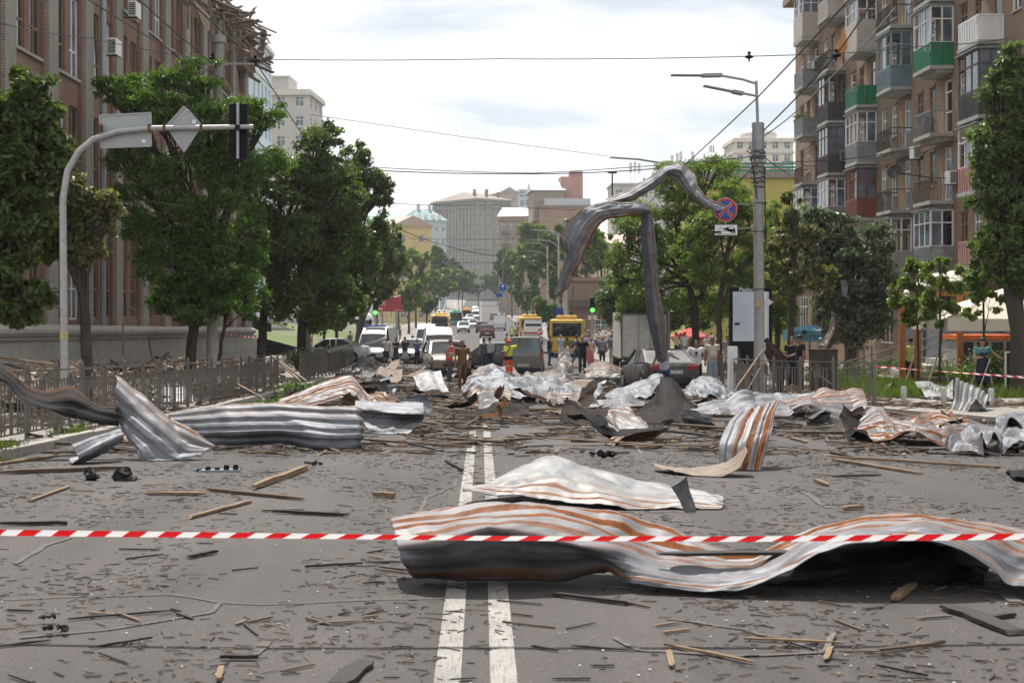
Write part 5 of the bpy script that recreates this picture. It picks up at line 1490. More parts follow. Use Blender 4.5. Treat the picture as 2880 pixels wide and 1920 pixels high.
# ---- far lamp posts on the right
def lamppost(u_, d_, vt, lab, arm=-1):
    p = G(u_, d_); tp = P(u_, vt, d_)
    r_ = thing('street_lamp', lab, 'street lamp', p, group='far street lamps')
    MB().tube([p, tp], [.13, .08], 10).build('post', POLEGREY, r_)
    for k in (0, 1):
        q = tp + Vector((0, 0, -1.1 * k))
        MB().tube([q + Vector((0, 0, -1.0)), q + Vector((arm * .25, 0, -.2)), q + Vector((arm * 1.0, 0, .25)), q + Vector((arm * 2.4, 0, .35))], .05, 6).build('arm', POLEGREY, r_)
        MB().bar(q + Vector((arm * 2.3, 0, .35)), q + Vector((arm * 3.1, 0, .36)), .22, .08).build('lamp_head', GREYMET, r_)
lamppost(1591, 132, 625, 'tall far street lamp nearest behind the bent strip tip')
lamppost(1571, 155, 655, 'far street lamp in front of the brick gable')
lamppost(1540, 190, 690, 'far street lamp among the trees right of the traffic')
r_ = thing('street_lamp', 'street lamp reaching out above the hanging strip from the light green tree', 'street lamp', G(1878, 73), group='far street lamps')
MB().tube([G(1878, 73), P(1876, 455, 73)], [.15, .08], 10).build('post', POLEGREY, r_)
MB().tube([P(1876, 462, 73), P(1845, 456, 73), P(1800, 449, 73)], .05, 8).build('arm', GREYMET, r_)
MB().bar(P(1802, 449, 73), P(1716, 443, 73), .3, .06).build('lamp_head', GREYMET, r_)
# ---- parasol, tents, pergola on the right
def canopy(nm, lab, cx_, cy_, hw, hd, ze, zp, val, m_, cat='parasol', posts=True):
    g0 = gz(cx_, cy_)
    r_ = thing(nm, lab, cat, (cx_, cy_, g0))
    a = [(cx_ - hw, cy_ - hd, ze), (cx_ + hw, cy_ - hd, ze), (cx_ + hw, cy_ + hd, ze), (cx_ - hw, cy_ + hd, ze)]
    top = (cx_, cy_, zp); mb = MB()
    for i in range(4): mb.face([a[i], a[(i + 1) % 4], top])
    o = mb.build('canopy', m_, r_); md = o.modifiers.new('s', 'SOLIDIFY'); md.thickness = .015
    mb = MB()
    for i in range(4):
        p_, q_ = a[i], a[(i + 1) % 4]
        mb.face([p_, q_, (q_[0], q_[1], ze - val), (p_[0], p_[1], ze - val)])
    o = mb.build('valance', m_, r_); md = o.modifiers.new('s', 'SOLIDIFY'); md.thickness = .012
    if posts:
        MB().tube([(cx_, cy_, g0), (cx_, cy_, zp)], .05, 10).build('pole', GREYMET, r_)
        for q_ in a: MB().bar((cx_, cy_, zp - .05), (q_[0], q_[1], ze - .02), .03).build('rib', GREYMET, r_)
    return r_
CREAM = M((.60, .53, .43), .85, 0, .08, 2)
canopy('cream_parasol', 'large cream square parasol behind the saplings at right', X(2900, 45), 46.5, 2.75, 1.9, Z(896, 45), Z(800, 45), .38, CREAM)
canopy('red_parasol', 'red parasol over the crowd right of the truck', X(1940, 95), 95, 1.2, 1.2, Z(946, 95), Z(921, 95), .2, M((.5, .07, .06), .8))
tn = canopy('blue_tent', 'blue market tent with dark lettering under the silvery tree', X(2290, 72), 73, 1.15, 1.0, Z(930, 72), Z(912, 72), .55, M((.10, .24, .33), .8), 'tent')
text_obj('and founders', .24, (X(2297, 72), 71.98, Z(946, 72)), (R(90), 0, 0), M((.01, .06, .10), .7), 'lettering', tn)
MB().disc((X(2262, 72), 71.985, Z(934, 72)), (0, 1, 0), .13, .01, 14).build('emblem', M((.03, .03, .05), .7), tn)
ORWOOD = M((.36, .14, .045), .7, 0, .2, 4)
pg = thing('orange_pergola', 'orange wooden pergola posts and beams before the shop stairs', 'pergola', G(2560, 52))
for u_, d_ in ((2537, 51), (2581, 50), (2700, 50)): MB().bar(G(u_, d_), P(u_, 822, d_), .2, .14).build('post', ORWOOD, pg)
MB().bar(P(2500, 826, 51), P(2760, 826, 50), .12, .16).build('beam', ORWOOD, pg)
for u_ in (2509, 2549):
    MB().ball(P(u_, 826, 50.8), .14).build('globe_lamp', M((.7, .68, .6), .3), pg, True)
st_ = thing('entrance_stairs', 'stairs with metal handrails climbing to the shop entrance', 'stairs', G(2560, 54))
p0, p1 = G(2500, 53), Vector((RX - .5, 56, .35))
for k in range(7):
    f0 = k / 7; a = p0.lerp(p1, f0); b_ = p0.lerp(p1, (k + 1) / 7)
    MB().box(a.x, b_.x, 53.5, 56.0, a.z - .4, b_.z).build('step', CONC, st_)
RAILM = M((.08, .072, .066), .6, .2, .15, 3)
for dy_ in (0, 2.6):
    for hh in (.55, .95):
        MB().tube([p0 + Vector((-1.2, .4 + dy_, hh - .35)), p1 + Vector((0, dy_ - 2.6, hh))], .022, 8).build('handrail', RAILM, st_)
    for f in (0, .33, .66, 1):
        q = (p0 + Vector((-1.2, .4 + dy_, -.35))).lerp(p1 + Vector((0, dy_ - 2.6, 0)), f); MB().tube([q, q + Vector((0, 0, .95))], .025, 6).build('baluster', RAILM, st_)
mb = MB(); q = [G(2380, 55), P(2380, 986, 55), P(2388, 976, 55), P(2452, 974, 55), G(2452, 55)]
mb.tube(q, .03, 6)
for u_ in (2400, 2414, 2430): mb.tube([G(u_, 55), P(u_, 975, 55)], .02, 5)
tag(mb.build('curved_rail', RAILM), 'low curved metal rail under the silvery tree', 'rail')
os_ = thing('orange_kiosk', 'orange and white kiosk front behind the woman with the apron', 'kiosk', G(2740, 52.5))
a, b_ = G(2690, 52.5), G(2860, 52.5)
MB().box(a.x, b_.x, 52.5, 54, a.z, Z(955, 52.5)).build('body', CONC, os_)
MB().box(a.x - .05, b_.x + .05, 52.4, 54.1, Z(955, 52.5), Z(942, 52.5)).build('orange_band', M((.62, .13, .02), .7), os_)
for k in range(4): MB().box(a.x + .2 + k * .55, a.x + .62 + k * .55, 52.48, 52.50, a.z + .3, Z(962, 52.5)).build('pane', GLASS, os_)
mb = MB(); a = G(2590, 48); b_ = G(2690, 47)
tag(MB().bar(a + Vector((0, 0, .2)), b_ + Vector((0, 0, .2)), .25, .42).build('planter_wall', M((.16, .13, .095), .9, 0, .25, 3)), 'low wooden planter at the lawn edge before the stairs', 'planter')
# ================================================================ vehicles
TYRE = M((.018, .018, .019), .85, 0, .2, 9); RIM = M((.30, .31, .32), .35, .7, .1, 5)
HEADL = M((.62, .64, .66), .12, .1, .05, 5, spec=.8); TAILL = M((.30, .012, .015), .2, 0, .15, 8, spec=.6)
PLATE = M((.66, .66, .64), .5, 0, .04, 5); TRIM = M((.02, .02, .022), .6)
def paint(c, rough=.3, dirt=.25): return M(c, rough, .15, .08, 1.5, 0, .5, dirt, None, .4)
def loftring(sec):
    """half section (x>0 side) -> full ring points (x,z), mirrored"""
    r = [(x, z) for x, z in sec]
    return r + [(-x, z) for x, z in reversed(r) if abs(x) > 1e-4]
def loft(mb, stations, closed=True):
    rings = []
    for y_, sec in stations:
        b = len(mb.v); r = loftring(sec); mb.v += [(x, y_, z) for x, z in r]; rings.append((b, len(r)))
    for (a, n), (b, m_) in zip(rings, rings[1:]):
        for k in range(n if closed else n - 1):
            k2 = (k + 1) % n
            mb.f.append((a + k, a + k2, b + k2, b + k)); mb.m.append(mb.mi)
    if closed:
        mb.f.append(tuple(rings[0][0] + k for k in range(rings[0][1]))); mb.m.append(mb.mi)
        mb.f.append(tuple(rings[-1][0] + k for k in range(rings[-1][1]))[::-1]); mb.m.append(mb.mi)
SHAPES = {  # front at +y; (y fraction of length, hood/deck height, belt), greenhouse points (y, z) bottom-front .. bottom-rear
    'sedan': dict(L=4.7, W=1.84, H=1.44, belt=.96, prof=[(-.5, .55, .90), (-.485, .35, 1.0), (-.40, .2, 1.04), (-.26, .18, .99), (0, .18, .97), (.2, .18, .95), (.36, .2, .86), (.46, .24, .76), (.495, .4, .66)], gh=[(.235, .95), (.06, 1.42), (-.18, 1.44), (-.385, 1.03)]),
    'suv': dict(L=4.65, W=1.9, H=1.69, belt=1.12, prof=[(-.5, .5, 1.02), (-.48, .32, 1.12), (-.36, .22, 1.14), (0, .22, 1.12), (.22, .22, 1.10), (.36, .22, 1.04), (.46, .26, .95), (.495, .42, .80)], gh=[(.25, 1.1), (.09, 1.60), (-.2, 1.69), (-.40, 1.62), (-.475, 1.13)]),
    'hatch': dict(L=4.1, W=1.76, H=1.5, belt=.98, prof=[(-.5, .5, .92), (-.48, .3, 1.0), (-.36, .18, 1.0), (0, .18, .98), (.22, .18, .96), (.38, .2, .88), (.47, .26, .78), (.495, .4, .66)], gh=[(.25, .96), (.08, 1.44), (-.2, 1.5), (-.40, 1.42), (-.48, 1.0)]),
    'mpv': dict(L=4.4, W=1.83, H=1.83, belt=1.12, prof=[(-.5, .42, 1.02), (-.49, .28, 1.15), (-.4, .2, 1.16), (0, .2, 1.12), (.26, .2, 1.08), (.4, .22, .98), (.47, .28, .84), (.495, .42, .7)], gh=[(.31, 1.07), (.14, 1.68), (-.1, 1.83), (-.44, 1.80), (-.493, 1.15)]),
    'van': dict(L=5.6, W=2.0, H=2.5, belt=1.25, prof=[(-.5, .4, 1.2), (-.495, .3, 1.28), (0, .24, 1.26), (.3, .24, 1.22), (.4, .26, 1.08), (.47, .3, .92), (.495, .42, .76)], gh=[(.38, 1.15), (.24, 2.05), (.14, 2.45), (-.46, 2.5), (-.497, 1.28)]),
}
def car(label, cat, shape, col, loc, rz, plate=None, solid_rear=False, group=None, name='parked_car', pm=None, dusty=False, wheels=True, door_open=0, light=None, roofbar=None, tint=None, trunkup=0):
    S = SHAPES[shape]; L, W, H = S['L'], S['W'], S['H']; hw = W / 2
    r_ = thing(name, label, cat, loc, rz, group)
    pm = pm or paint(col)
    # lower body
    mb = MB(); st = []
    for f, zb, zt in S['prof']:
        y_ = f * L; k = 1 - .10 * max(0, abs(f) - .38) / .12 * (1 if abs(f) > .38 else 0)
        w_ = hw * k
        zm_ = zb + (zt - zb) * .45
        st.append((y_, [(w_ * .90, zb), (w_ * .985, zb + .10), (w_, zm_), (w_ * .985, zt - .12), (w_ * .93, zt - .015), (w_ * .6, zt + .012), (0.0, zt + .02)]))
    loft(mb, st)
    body = mb.build('body', pm, r_, True, world=False)
    # greenhouse: glass loft with painted roof and pillars
    gh = [(y_ * L, z_) for y_, z_ in S['gh']]
    def halfw(z_): return hw * (.93 - .17 * max(0, (z_ - S['belt'])) / (H - S['belt']))
    gl = MB()
    top = gh[1:-1]
    for s_ in (-1, 1):
        gl.face([(s_ * halfw(z_), y_, z_) for y_, z_ in gh][::s_])
    for (ya, za), (yb, zb) in zip(gh, gh[1:]):
        gl.face([(-halfw(za), ya, za), (halfw(za), ya, za), (halfw(zb), yb, zb), (-halfw(zb), yb, zb)])
    gl.face([(-halfw(gh[0][1]), gh[0][0], gh[0][1] - .03), (-halfw(gh[-1][1]), gh[-1][0], gh[-1][1] - .03), (halfw(gh[-1][1]), gh[-1][0], gh[-1][1] - .03), (halfw(gh[0][1]), gh[0][0], gh[0][1] - .03)])
    gl.build('glass', tint or CARGLASS, r_, world=False)
    rf = MB(); st = []
    for y_, z_ in top:
        w_ = halfw(z_) + .012
        st.append((y_, [(w_, z_ - .05), (w_ - .02, z_ + .02), (w_ * .6, z_ + .045), (0.0, z_ + .055)]))
    loft(rf, st)
    rf.build('roof', pm, r_, True, world=False)
    for s_ in (-1, 1):
        for (ya, za), (yb, zb) in ((gh[0], gh[1]), (gh[-1], gh[-2])):
            MB().bar((s_ * (halfw(za) + .004), ya, za - .02), (s_ * (halfw(zb) + .004), yb, zb), .09, .06).build('pillar', pm, r_, world=False)
        for f in (.30, .62):
            y_ = gh[1][0] + (gh[-2][0] - gh[1][0]) * f
            zt_ = np.interp(y_, [q[0] for q in top][::-1], [q[1] for q in top][::-1])
            MB().bar((s_ * (halfw(S['belt']) + .006), y_, S['belt'] - .05), (s_ * (halfw(zt_) + .006), y_, zt_), .04, .07 if f < .5 else .09).build('pillar', pm, r_, world=False)
    if shape == 'van':
        w2 = MB()
        for s_ in (-1, 1):
            w2.prism([(s_ * (halfw(z_) + .005), y_, z_) for y_, z_ in ((L * .06, 1.2), (L * .06, 2.42), (-L * .46, 2.46), (-L * .495, 1.25))], (s_ * .012, 0, 0))
        w2.prism([(-halfw(2.4), -L * .468, 2.45), (halfw(2.4), -L * .468, 2.45), (halfw(1.2), -L * .505, 1.2), (-halfw(1.2), -L * .505, 1.2)], (0, -.01, 0))
        hm = gh[1]; 
        w2.prism([(-halfw(2.1), L * .236, 2.08), (halfw(2.1), L * .236, 2.08), (halfw(2.45), L * .142, 2.46), (-halfw(2.45), L * .142, 2.46)], (0, .012, .012))
        w2.build('side_panels', pm, r_, world=False)
    # bumpers, lights, plates, mirrors
    zt_f, zt_r = S['prof'][-2][2], S['prof'][1][2]
    bb_ = MB(); bb_.box(-hw * .88, hw * .88, L * .485, L * .508, .30, .46); bb_.build('front_bumper', TRIM, r_, world=False, bevel=.02)
    bb_ = MB(); bb_.box(-hw * .86, hw * .86, -L * .506, -L * .487, .32, .50); bb_.build('rear_bumper', TRIM, r_, world=False, bevel=.02)
    MB().box(-hw * .42, hw * .42, L * .488, L * .504, .52, .68).build('grille', TRIM, r_, world=False)
    for s_ in (-1, 1):
        MB().ball((s_ * hw * .70, L * .462, zt_f - .12), (hw * .22, L * .03, .085), 10, 6).build('headlight', HEADL, r_, True, world=False)
        zt0 = zt_r - .14
        if shape in ('mpv', 'suv', 'van', 'hatch'):
            MB().box(s_ * hw * .90 - .05, s_ * hw * .90 + .05, -L * .502, -L * .47, zt0 - .18, zt0 + .32).build('taillight', TAILL, r_, world=False, bevel=.02)
        else:
            MB().box(s_ * hw * .68 - hw * .20, s_ * hw * .68 + hw * .20, -L * .502, -L * .455, zt0 - .08, zt0 + .09).build('taillight', TAILL, r_, world=False, bevel=.025)
        MB().ball((s_ * (hw + .09), L * .19, S['belt'] + .03), (.10, .06, .075), 8, 6).build('mirror', pm, r_, True, world=False)
    for y_, sg_ in ((L * .512, 1), (-L * .509, -1)):
        zz = .40 if sg_ > 0 else (.72 if shape in ('sedan', 'hatch') else .62)
        MB().box(-.26, .26, y_ - .006, y_ + .006, zz - .055, zz + .055).build('number_plate', PLATE, r_, world=False)
    if plate:
        o = text_obj(plate, .095, (0, 0, 0), (0, 0, 0), BLACKP, 'plate_text', None, .001)
        o.parent = r_; o.location = (0, -L * .509 - .010, .72 if shape in ('sedan', 'hatch') else .62); o.rotation_euler = (R(90), 0, 0)
    if wheels:
        for s_ in (-1, 1):
            for y_ in (L * .305, -L * .295):
                wr = .33 if shape not in ('suv', 'van') else .37
                w_ = MB(); w_.tube([(s_ * (hw - .20), y_, wr), (s_ * (hw + .012), y_, wr)], wr, 20); tw = w_.build('tyre', TYRE, r_, world=False, bevel=.03)
                w_ = MB(); w_.tube([(s_ * (hw - .02), y_, wr), (s_ * (hw + .02), y_, wr)], wr * .62, 16); w_.build('rim', RIM, tw, world=False)
                a_ = MB(); a_.tube([(s_ * (hw - .25), y_, wr + .02), (s_ * (hw + .004), y_, wr + .02)], wr + .06, 20); a_.build('wheel_arch', TRIM, r_, world=False)
    if door_open:
        s_ = door_open
        M_ = Matrix.Translation((s_ * hw, L * .19, 0)) @ Matrix.Rotation(-s_ * R(62), 4, 'Z')
        dr = MB(); dr.box(-.04, .04, -1.1, 0, .35, 1.05, M_); o = dr.build('open_door', pm, r_, world=False, bevel=.02)
        dr = MB(); dr.box(-.012, .012, -1.0, -.12, 1.07, 1.5, M_); dr.build('door_glass', CARGLASS, o, world=False)
        dr = MB()
        for a, b_ in (((0, -.12, 1.05), (0, -.5, 1.55)), ((0, -.5, 1.55), (0, -1.05, 1.52)), ((0, -1.05, 1.52), (0, -1.08, 1.05))): dr.bar(M_ @ Vector(a), M_ @ Vector(b_), .05)
        dr.build('door_frame', pm, o, world=False)
    if roofbar:
        MB().box(-hw * .7, hw * .7, L * .10, L * .16, H + .05, H + .17).build('light_bar', M(roofbar, .3), r_, world=False, bevel=.03)
    return r_
def on_road(u_, d_): 
    p = Vector((X(u_, d_), d_, float(zr(d_)))); return p
def pitch(o, d_):
    o.rotation_euler.x = math.atan((float(zr(d_ + 2)) - float(zr(d_ - 2))) / 4) * (1 if abs(o.rotation_euler.z) < 1.5 else -1)
# near, damaged cars (front at +y means we see the rear when rz = 0)
DUSTY = M((.36, .33, .29), .75, 0, .25, 2.2, .1, .2, .6)
a_ = car('dust-covered dark sedan with red tail lights under the hanging metal strip', 'car', 'sedan', (.05, .05, .055), on_road(1850, 49.5), R(7), 'AA 9192 CK', name='damaged_sedan', pm=M((.045, .044, .046), .45, .1, .5, 1.6, 0, .4, .6, None, .2), tint=glassmat((.11, .105, .1), .35, 'dusty_glass')); pitch(a_, 49.5)
a_ = car('grey-brown compact van seen from behind with smashed rear window', 'van', 'mpv', (.13, .125, .12), on_road(1474, 65.5), R(-3), 'AA 8898 AX', name='compact_van', pm=M((.15, .14, .13), .45, .2, .15, 2, 0, .5, .4, None, .3), tint=glassmat((.09, .12, .13), .3, 'cracked_glass')); pitch(a_, 65.5)
a_ = car('bronze crossover facing the camera with its left door open', 'car', 'suv', (.20, .15, .12), on_road(1255, 67), R(180 + 8), name='crossover', door_open=-1, pm=paint((.20, .155, .125), .35, .4)); pitch(a_, 67)
a_ = car('dark saloon standing across the lane behind the two bystanders', 'car', 'sedan', (.09, .09, .095), on_road(1385, 79), R(80), name='saloon', pm=paint((.09, .09, .095)))
# ambulances and queue on the left
a_ = car('white police van with blue roof lights at the left kerb behind the fence', 'van', 'van', (.5, .51, .52), on_road(1070, 92) + Vector((-.2, 0, 0)), R(180 - 6), name='police_van', roofbar=(.04, .10, .4)); a_.scale = (.95, .95, .9)
a_ = car('white ambulance van with blue roof lettering facing the camera', 'van', 'van', (.5, .51, .52), on_road(1233, 84), R(180 + 4), name='ambulance', roofbar=None); a_.scale = (.95, .95, .9)
o = text_obj('ЕКСТРЕНА МЕДИЧНА ДОПОМОГА', .10, (0, 0, 0), (0, 0, 0), M((.02, .06, .25), .6), 'lettering', None, .002); o.parent = a_; o.location = (0, 5.6 * .205 + .04, 2.26); o.rotation_euler = (R(52), 0, R(180))
a_ = car('white patrol estate between the ambulance and the police van', 'car', 'hatch', (.5, .51, .52), on_road(1163, 90), R(180 - 12), name='patrol_car')
a_ = car('white van roof visible behind the ambulance', 'van', 'van', (.5, .51, .52), on_road(1200, 126), R(180), name='white_van'); a_.scale = (.95, .95, .88)
a_ = car('white car parked on the left side street seen from the side', 'car', 'sedan', (.5, .51, .52), Vector((X(930, 86), 86, float(zr(86)) + .14)), R(88), name='white_sedan')
FAR = [(1304, 215, 'suv', (.56, .57, .58), 180, 'silver crossover with headlights, front of the oncoming left lane'), (1330, 255, 'hatch', (.5, .51, .52), 180, 'white hatchback second behind the silver crossover'),
       (1292, 290, 'hatch', (.6, .6, .6), 180, 'white car beside the left trolleybus'), (1322, 330, 'suv', (.55, .55, .56), 180, 'pale jeep third in the oncoming queue'), (1338, 370, 'van', (.5, .51, .52), 180, 'white minibus in the oncoming queue'), (1336, 440, 'van', (.6, .62, .62), 180, 'white truck-like van at the back of the oncoming queue'), (1312, 345, 'sedan', (.4, .4, .42), 180, 'grey saloon half hidden in the oncoming queue'),
       (1370, 178, 'suv', (.10, .035, .03), 0, 'dark red crossover driving away in the middle'), (1356, 214, 'suv', (.12, .04, .035), 0, 'maroon crossover driving away at the centre line'), (1404, 232, 'van', (.5, .51, .52), 0, 'grey panel van driving away in the right lane'), (1389, 355, 'suv', (.25, .27, .30), 0, 'blue-grey estate driving away uphill'), (1407, 330, 'hatch', (.3, .2, .19), 0, 'reddish car driving away behind the panel van'), (1411, 380, 'sedan', (.28, .26, .25), 0, 'dark saloon climbing the hill'), (1426, 440, 'suv', (.03, .03, .035), 0, 'black off-roader far up the right lane'), (1410, 275, 'hatch', (.55, .55, .56), 0, 'silver car right in front of the panel van')]
for (u_, d_, sh, col, rz, lab) in FAR:
    a_ = car(lab, 'car' if sh != 'van' else 'van', sh, col, on_road(u_, d_), R(rz), group='far traffic on the hill', name='far_car'); pitch(a_, d_)
for i, (u_, d_, col) in enumerate(((1422, 640, (.3, .35, .45)), (1438, 600, (.25, .28, .34)), (1447, 560, (.35, .38, .4)), (1455, 530, (.2, .2, .22)))):
    p = on_road(u_, d_); car(['blue car first in the parked row on the far slope', 'slate car second in the parked row on the far slope', 'grey car third in the parked row on the far slope', 'dark car last in the parked row on the far slope'][i], 'car', 'hatch', col, p, R(30), group='cars parked on the far slope', name='parked_car')
# ---- box truck
d_ = 68.5; p = on_road(1812, d_)
tk = thing('box_truck', 'white box truck seen from behind with closed rear doors', 'truck', p, R(0))
BOXW = M((.56, .54, .50), .6, 0, .12, 1.2, 0, .3, .45)
MB().box(-1.13, 1.13, 0, 4.2, .82, 3.0).build('cargo_box', BOXW, tk, world=False)
for s_ in (-1, 1):
    x0_, x1_ = (-1.05, -.015) if s_ < 0 else (.015, 1.05)
    MB().box(x0_, x1_, -.035, -.002, .92, 2.86).build('rear_door', BOXW, tk, world=False)
    MB().tube([(s_ * .28, -.05, .9), (s_ * .28, -.05, 2.9)], .018, 6).build('lock_bar', GREYMET, tk, world=False)
    MB().bar((s_ * 1.09, -.03, .82), (s_ * 1.09, -.03, 3.0), .07, .05).build('corner_post', M((.12, .11, .10), .7), tk, world=False)
    MB().box(s_ * .85 - .14, s_ * .85 + .14, -.03, .02, .60, .72).build('taillight', TAILL, tk, world=False)
    for y_ in (.9, 4.9):
        w_ = MB(); w_.tube([(s_ * .72, y_, .42), (s_ * 1.08, y_, .42)], .42, 18); tw = w_.build('tyre', TYRE, tk, world=False)
        w_ = MB(); w_.tube([(s_ * 1.0, y_, .42), (s_ * 1.09, y_, .42)], .24, 14); w_.build('rim', RIM, tw, world=False)
MB().bar((-1.12, -.03, 2.97), (1.12, -.03, 2.97), .06, .08).build('top_rail', M((.12, .11, .10), .7), tk, world=False)
MB().bar((-1.12, -.03, .85), (1.12, -.03, .85), .06, .08).build('bottom_rail', M((.12, .11, .10), .7), tk, world=False)
MB().box(-.45, .45, .2, 5.6, .52, .78).build('chassis', TRIM, tk, world=False)
MB().box(-.95, .95, 4.3, 6.0, .6, 2.35).build('cab', BOXW, tk, world=False, bevel=.12)
MB().box(-.55, -.25, -.05, -.036, 1.15, 1.32).build('vent_plate', M((.4, .39, .37), .6), tk, world=False)
MB().box(-.26, .26, -.045, -.02, .55, .66).build('number_plate', PLATE, tk, world=False)
# ---- buses and trolleybuses
def bus(label, loc, rz, col, col2, rear=False, poles=True, L=11.5, group='yellow trolleybuses and buses', name='trolleybus', up=True):
    r_ = thing(name, label, 'trolleybus' if poles else 'bus', loc, rz, group); r_.scale = (1, 1, .9)
    pm = paint(col, .4, .3); p2 = paint(col2, .4, .2)
    mb = MB(); mb.box(-1.25, 1.25, -L / 2, L / 2, .32, 3.0); mb.build('body', pm, r_, world=False, bevel=.13)
    for s_ in (-1, 1):
        MB().box(s_ * 1.252 - .006, s_ * 1.252 + .006, -L / 2 + .25, L / 2 - .25, .5, 1.15).build('side_panel', p2, r_, world=False)
        for k in range(7):
            y0_ = -L / 2 + .45 + k * (L - .9) / 7
            MB().box(s_ * 1.255 - .008, s_ * 1.255 + .008, y0_ + .06, y0_ + (L - .9) / 7 - .06, 1.3, 2.6).build('side_window', CARGLASS, r_, world=False)
        for y_ in (L * .27, -L * .27):
            w_ = MB(); w_.tube([(s_ * .95, y_, .46), (s_ * 1.262, y_, .46)], .46, 18); tw = w_.build('tyre', TYRE, r_, world=False)
            w_ = MB(); w_.tube([(s_ * 1.2, y_, .46), (s_ * 1.27, y_, .46)], .25, 12); w_.build('rim', RIM, tw, world=False)
        MB().box(s_ * 1.0 - .12, s_ * 1.0 + .12, L / 2 - .02, L / 2 + .02, .62, .84).build('headlight', HEADL, r_, world=False)
        MB().box(s_ * 1.12 - .07, s_ * 1.12 + .07, -L / 2 - .02, -L / 2 + .02, .7, 1.2).build('taillight', TAILL, r_, world=False)
        MB().ball((s_ * 1.42, L / 2 + .1, 2.1), (.10, .08, .2), 8, 6).build('mirror', TRIM, r_, world=False)
    MB().box(-1.12, 1.12, L / 2 - .03, L / 2 + .012, 1.1, 2.62).build('windscreen', CARGLASS, r_, world=False)
    MB().box(-1.0, 1.0, L / 2 - .03, L / 2 + .014, 2.66, 2.86).build('route_display', DARK, r_, world=False)
    MB().box(-1.05, 1.05, -L / 2 - .012, -L / 2 + .03, 1.62, 2.72).build('rear_window', CARGLASS, r_, world=False)
    g = MB()
    for k in range(5): g.box(-.6, .6, -L / 2 - .02, -L / 2, .75 + k * .12, .82 + k * .12)
    g.build('rear_grille', TRIM, r_, world=False)
    MB().disc((0, -L / 2 - .02, 1.45), (0, 1, 0), .12, .02, 14).build('rear_emblem', TRIM, r_, world=False)
    for y_, l_ in ((L * .25, 2.2), (-L * .1, 2.6), (-L * .36, 1.6)):
        MB().box(-.75, .75, y_ - l_ / 2, y_ + l_ / 2, 3.0, 3.34).build('roof_unit', pm, r_, world=False, bevel=.08)
    if poles:
        for s_ in (-.35, .35):
            MB().box(s_ - .12, s_ + .12, -L * .33, -L * .25, 3.3, 3.6).build('pole_base', TRIM, r_, world=False)
            q0 = Vector((s_, -L * .29, 3.55)); q1 = Vector((s_ * 1.2, -L * .29 - 5.6, 5.6 if up else 3.9))
            MB().tube([q0, q1], [.045, .025], 6).build('trolley_pole', TRIM if rear else POLEGREY, r_, world=False)
    return r_
YEL = (.62, .40, .03)
a_ = bus('yellow trolleybus seen from behind right of the compact van', on_road(1606, 103) + Vector((0, 5.7, 0)), R(-3), YEL, (.55, .55, .54), True); pitch(a_, 108)
a_ = bus('yellow and white trolleybus facing the camera in the left lane', on_road(1240, 205), R(180), YEL, (.6, .6, .58)); pitch(a_, 205)
a_ = bus('green fronted trolleybus behind the first one in the left lane', on_road(1284, 290), R(180), (.03, .22, .16), YEL); pitch(a_, 290)
a_ = bus('orange bus at the top of the left lane queue', on_road(1312, 350), R(180), (.60, .27, .04), (.6, .3, .05), poles=False, name='city_bus'); pitch(a_, 350)
a_ = bus('yellow trolleybus behind the red and white ambulance on the right', on_road(1488, 165), R(0), YEL, (.58, .56, .5), True); pitch(a_, 165)
a_ = car('red and white ambulance seen beyond the compact van', 'van', 'van', (.5, .51, .52), on_road(1497, 148), R(0), name='ambulance'); pitch(a_, 148)
MB().box(-1.0, 1.0, -2.84, -2.82, 1.1, 1.25).build('red_stripe', RED, a_, world=False)
MB().box(-.8, .8, -2.73, -2.70, 1.5, 2.1).build('rear_window', CARGLASS, a_, world=False)
# road maintenance barrier with red-white chevrons near the trolleybus
p = on_road(1518, 118)
rb = thing('striped_marker', 'red and white striped marker board beside the near trolleybus', 'marker', p)
MB().box(p.x - .16, p.x + .16, 118, 118.05, p.z + .6, p.z + 2.0).build('board', SWH, rb)
for k in range(4): MB().bar((p.x - .15, 117.985, p.z + .72 + k * .34), (p.x + .15, 117.985, p.z + .9 + k * .34), .01, .14).build('stripe', RED, rb)
MB().tube([(p.x, 118.1, p.z), (p.x, 118.1, p.z + 1.9)], .03, 6).build('post', GREYMET, rb)
# ================================================================ people
SKINM = M((.36, .20, .145), .6, 0, .08, 6); SKINT = M((.26, .13, .09), .6, 0, .08, 6)
def ell(mb, rings, n=14):
    b0 = []
    for (c, rx, ry) in rings:
        b = len(mb.v); b0.append(b)
        for k in range(n):
            a = 2 * math.pi * k / n
            mb.v.append((c[0] + rx * math.cos(a), c[1] + ry * math.sin(a), c[2]))
    for a, b in zip(b0, b0[1:]):
        for k in range(n):
            k2 = (k + 1) % n; mb.f.append((a + k, a + k2, b + k2, b + k)); mb.m.append(mb.mi)
    mb.f.append(tuple(b0[0] + k for k in range(n))[::-1]); mb.m.append(mb.mi)
    mb.f.append(tuple(b0[-1] + k for k in range(n))); mb.m.append(mb.mi)
def vox(o, size, smooth=4):
    md = o.modifiers.new('r', 'REMESH'); md.mode = 'VOXEL'; md.voxel_size = size; md.use_smooth_shade = True
    if smooth:
        md = o.modifiers.new('s', 'SMOOTH'); md.iterations = smooth; md.factor = .5
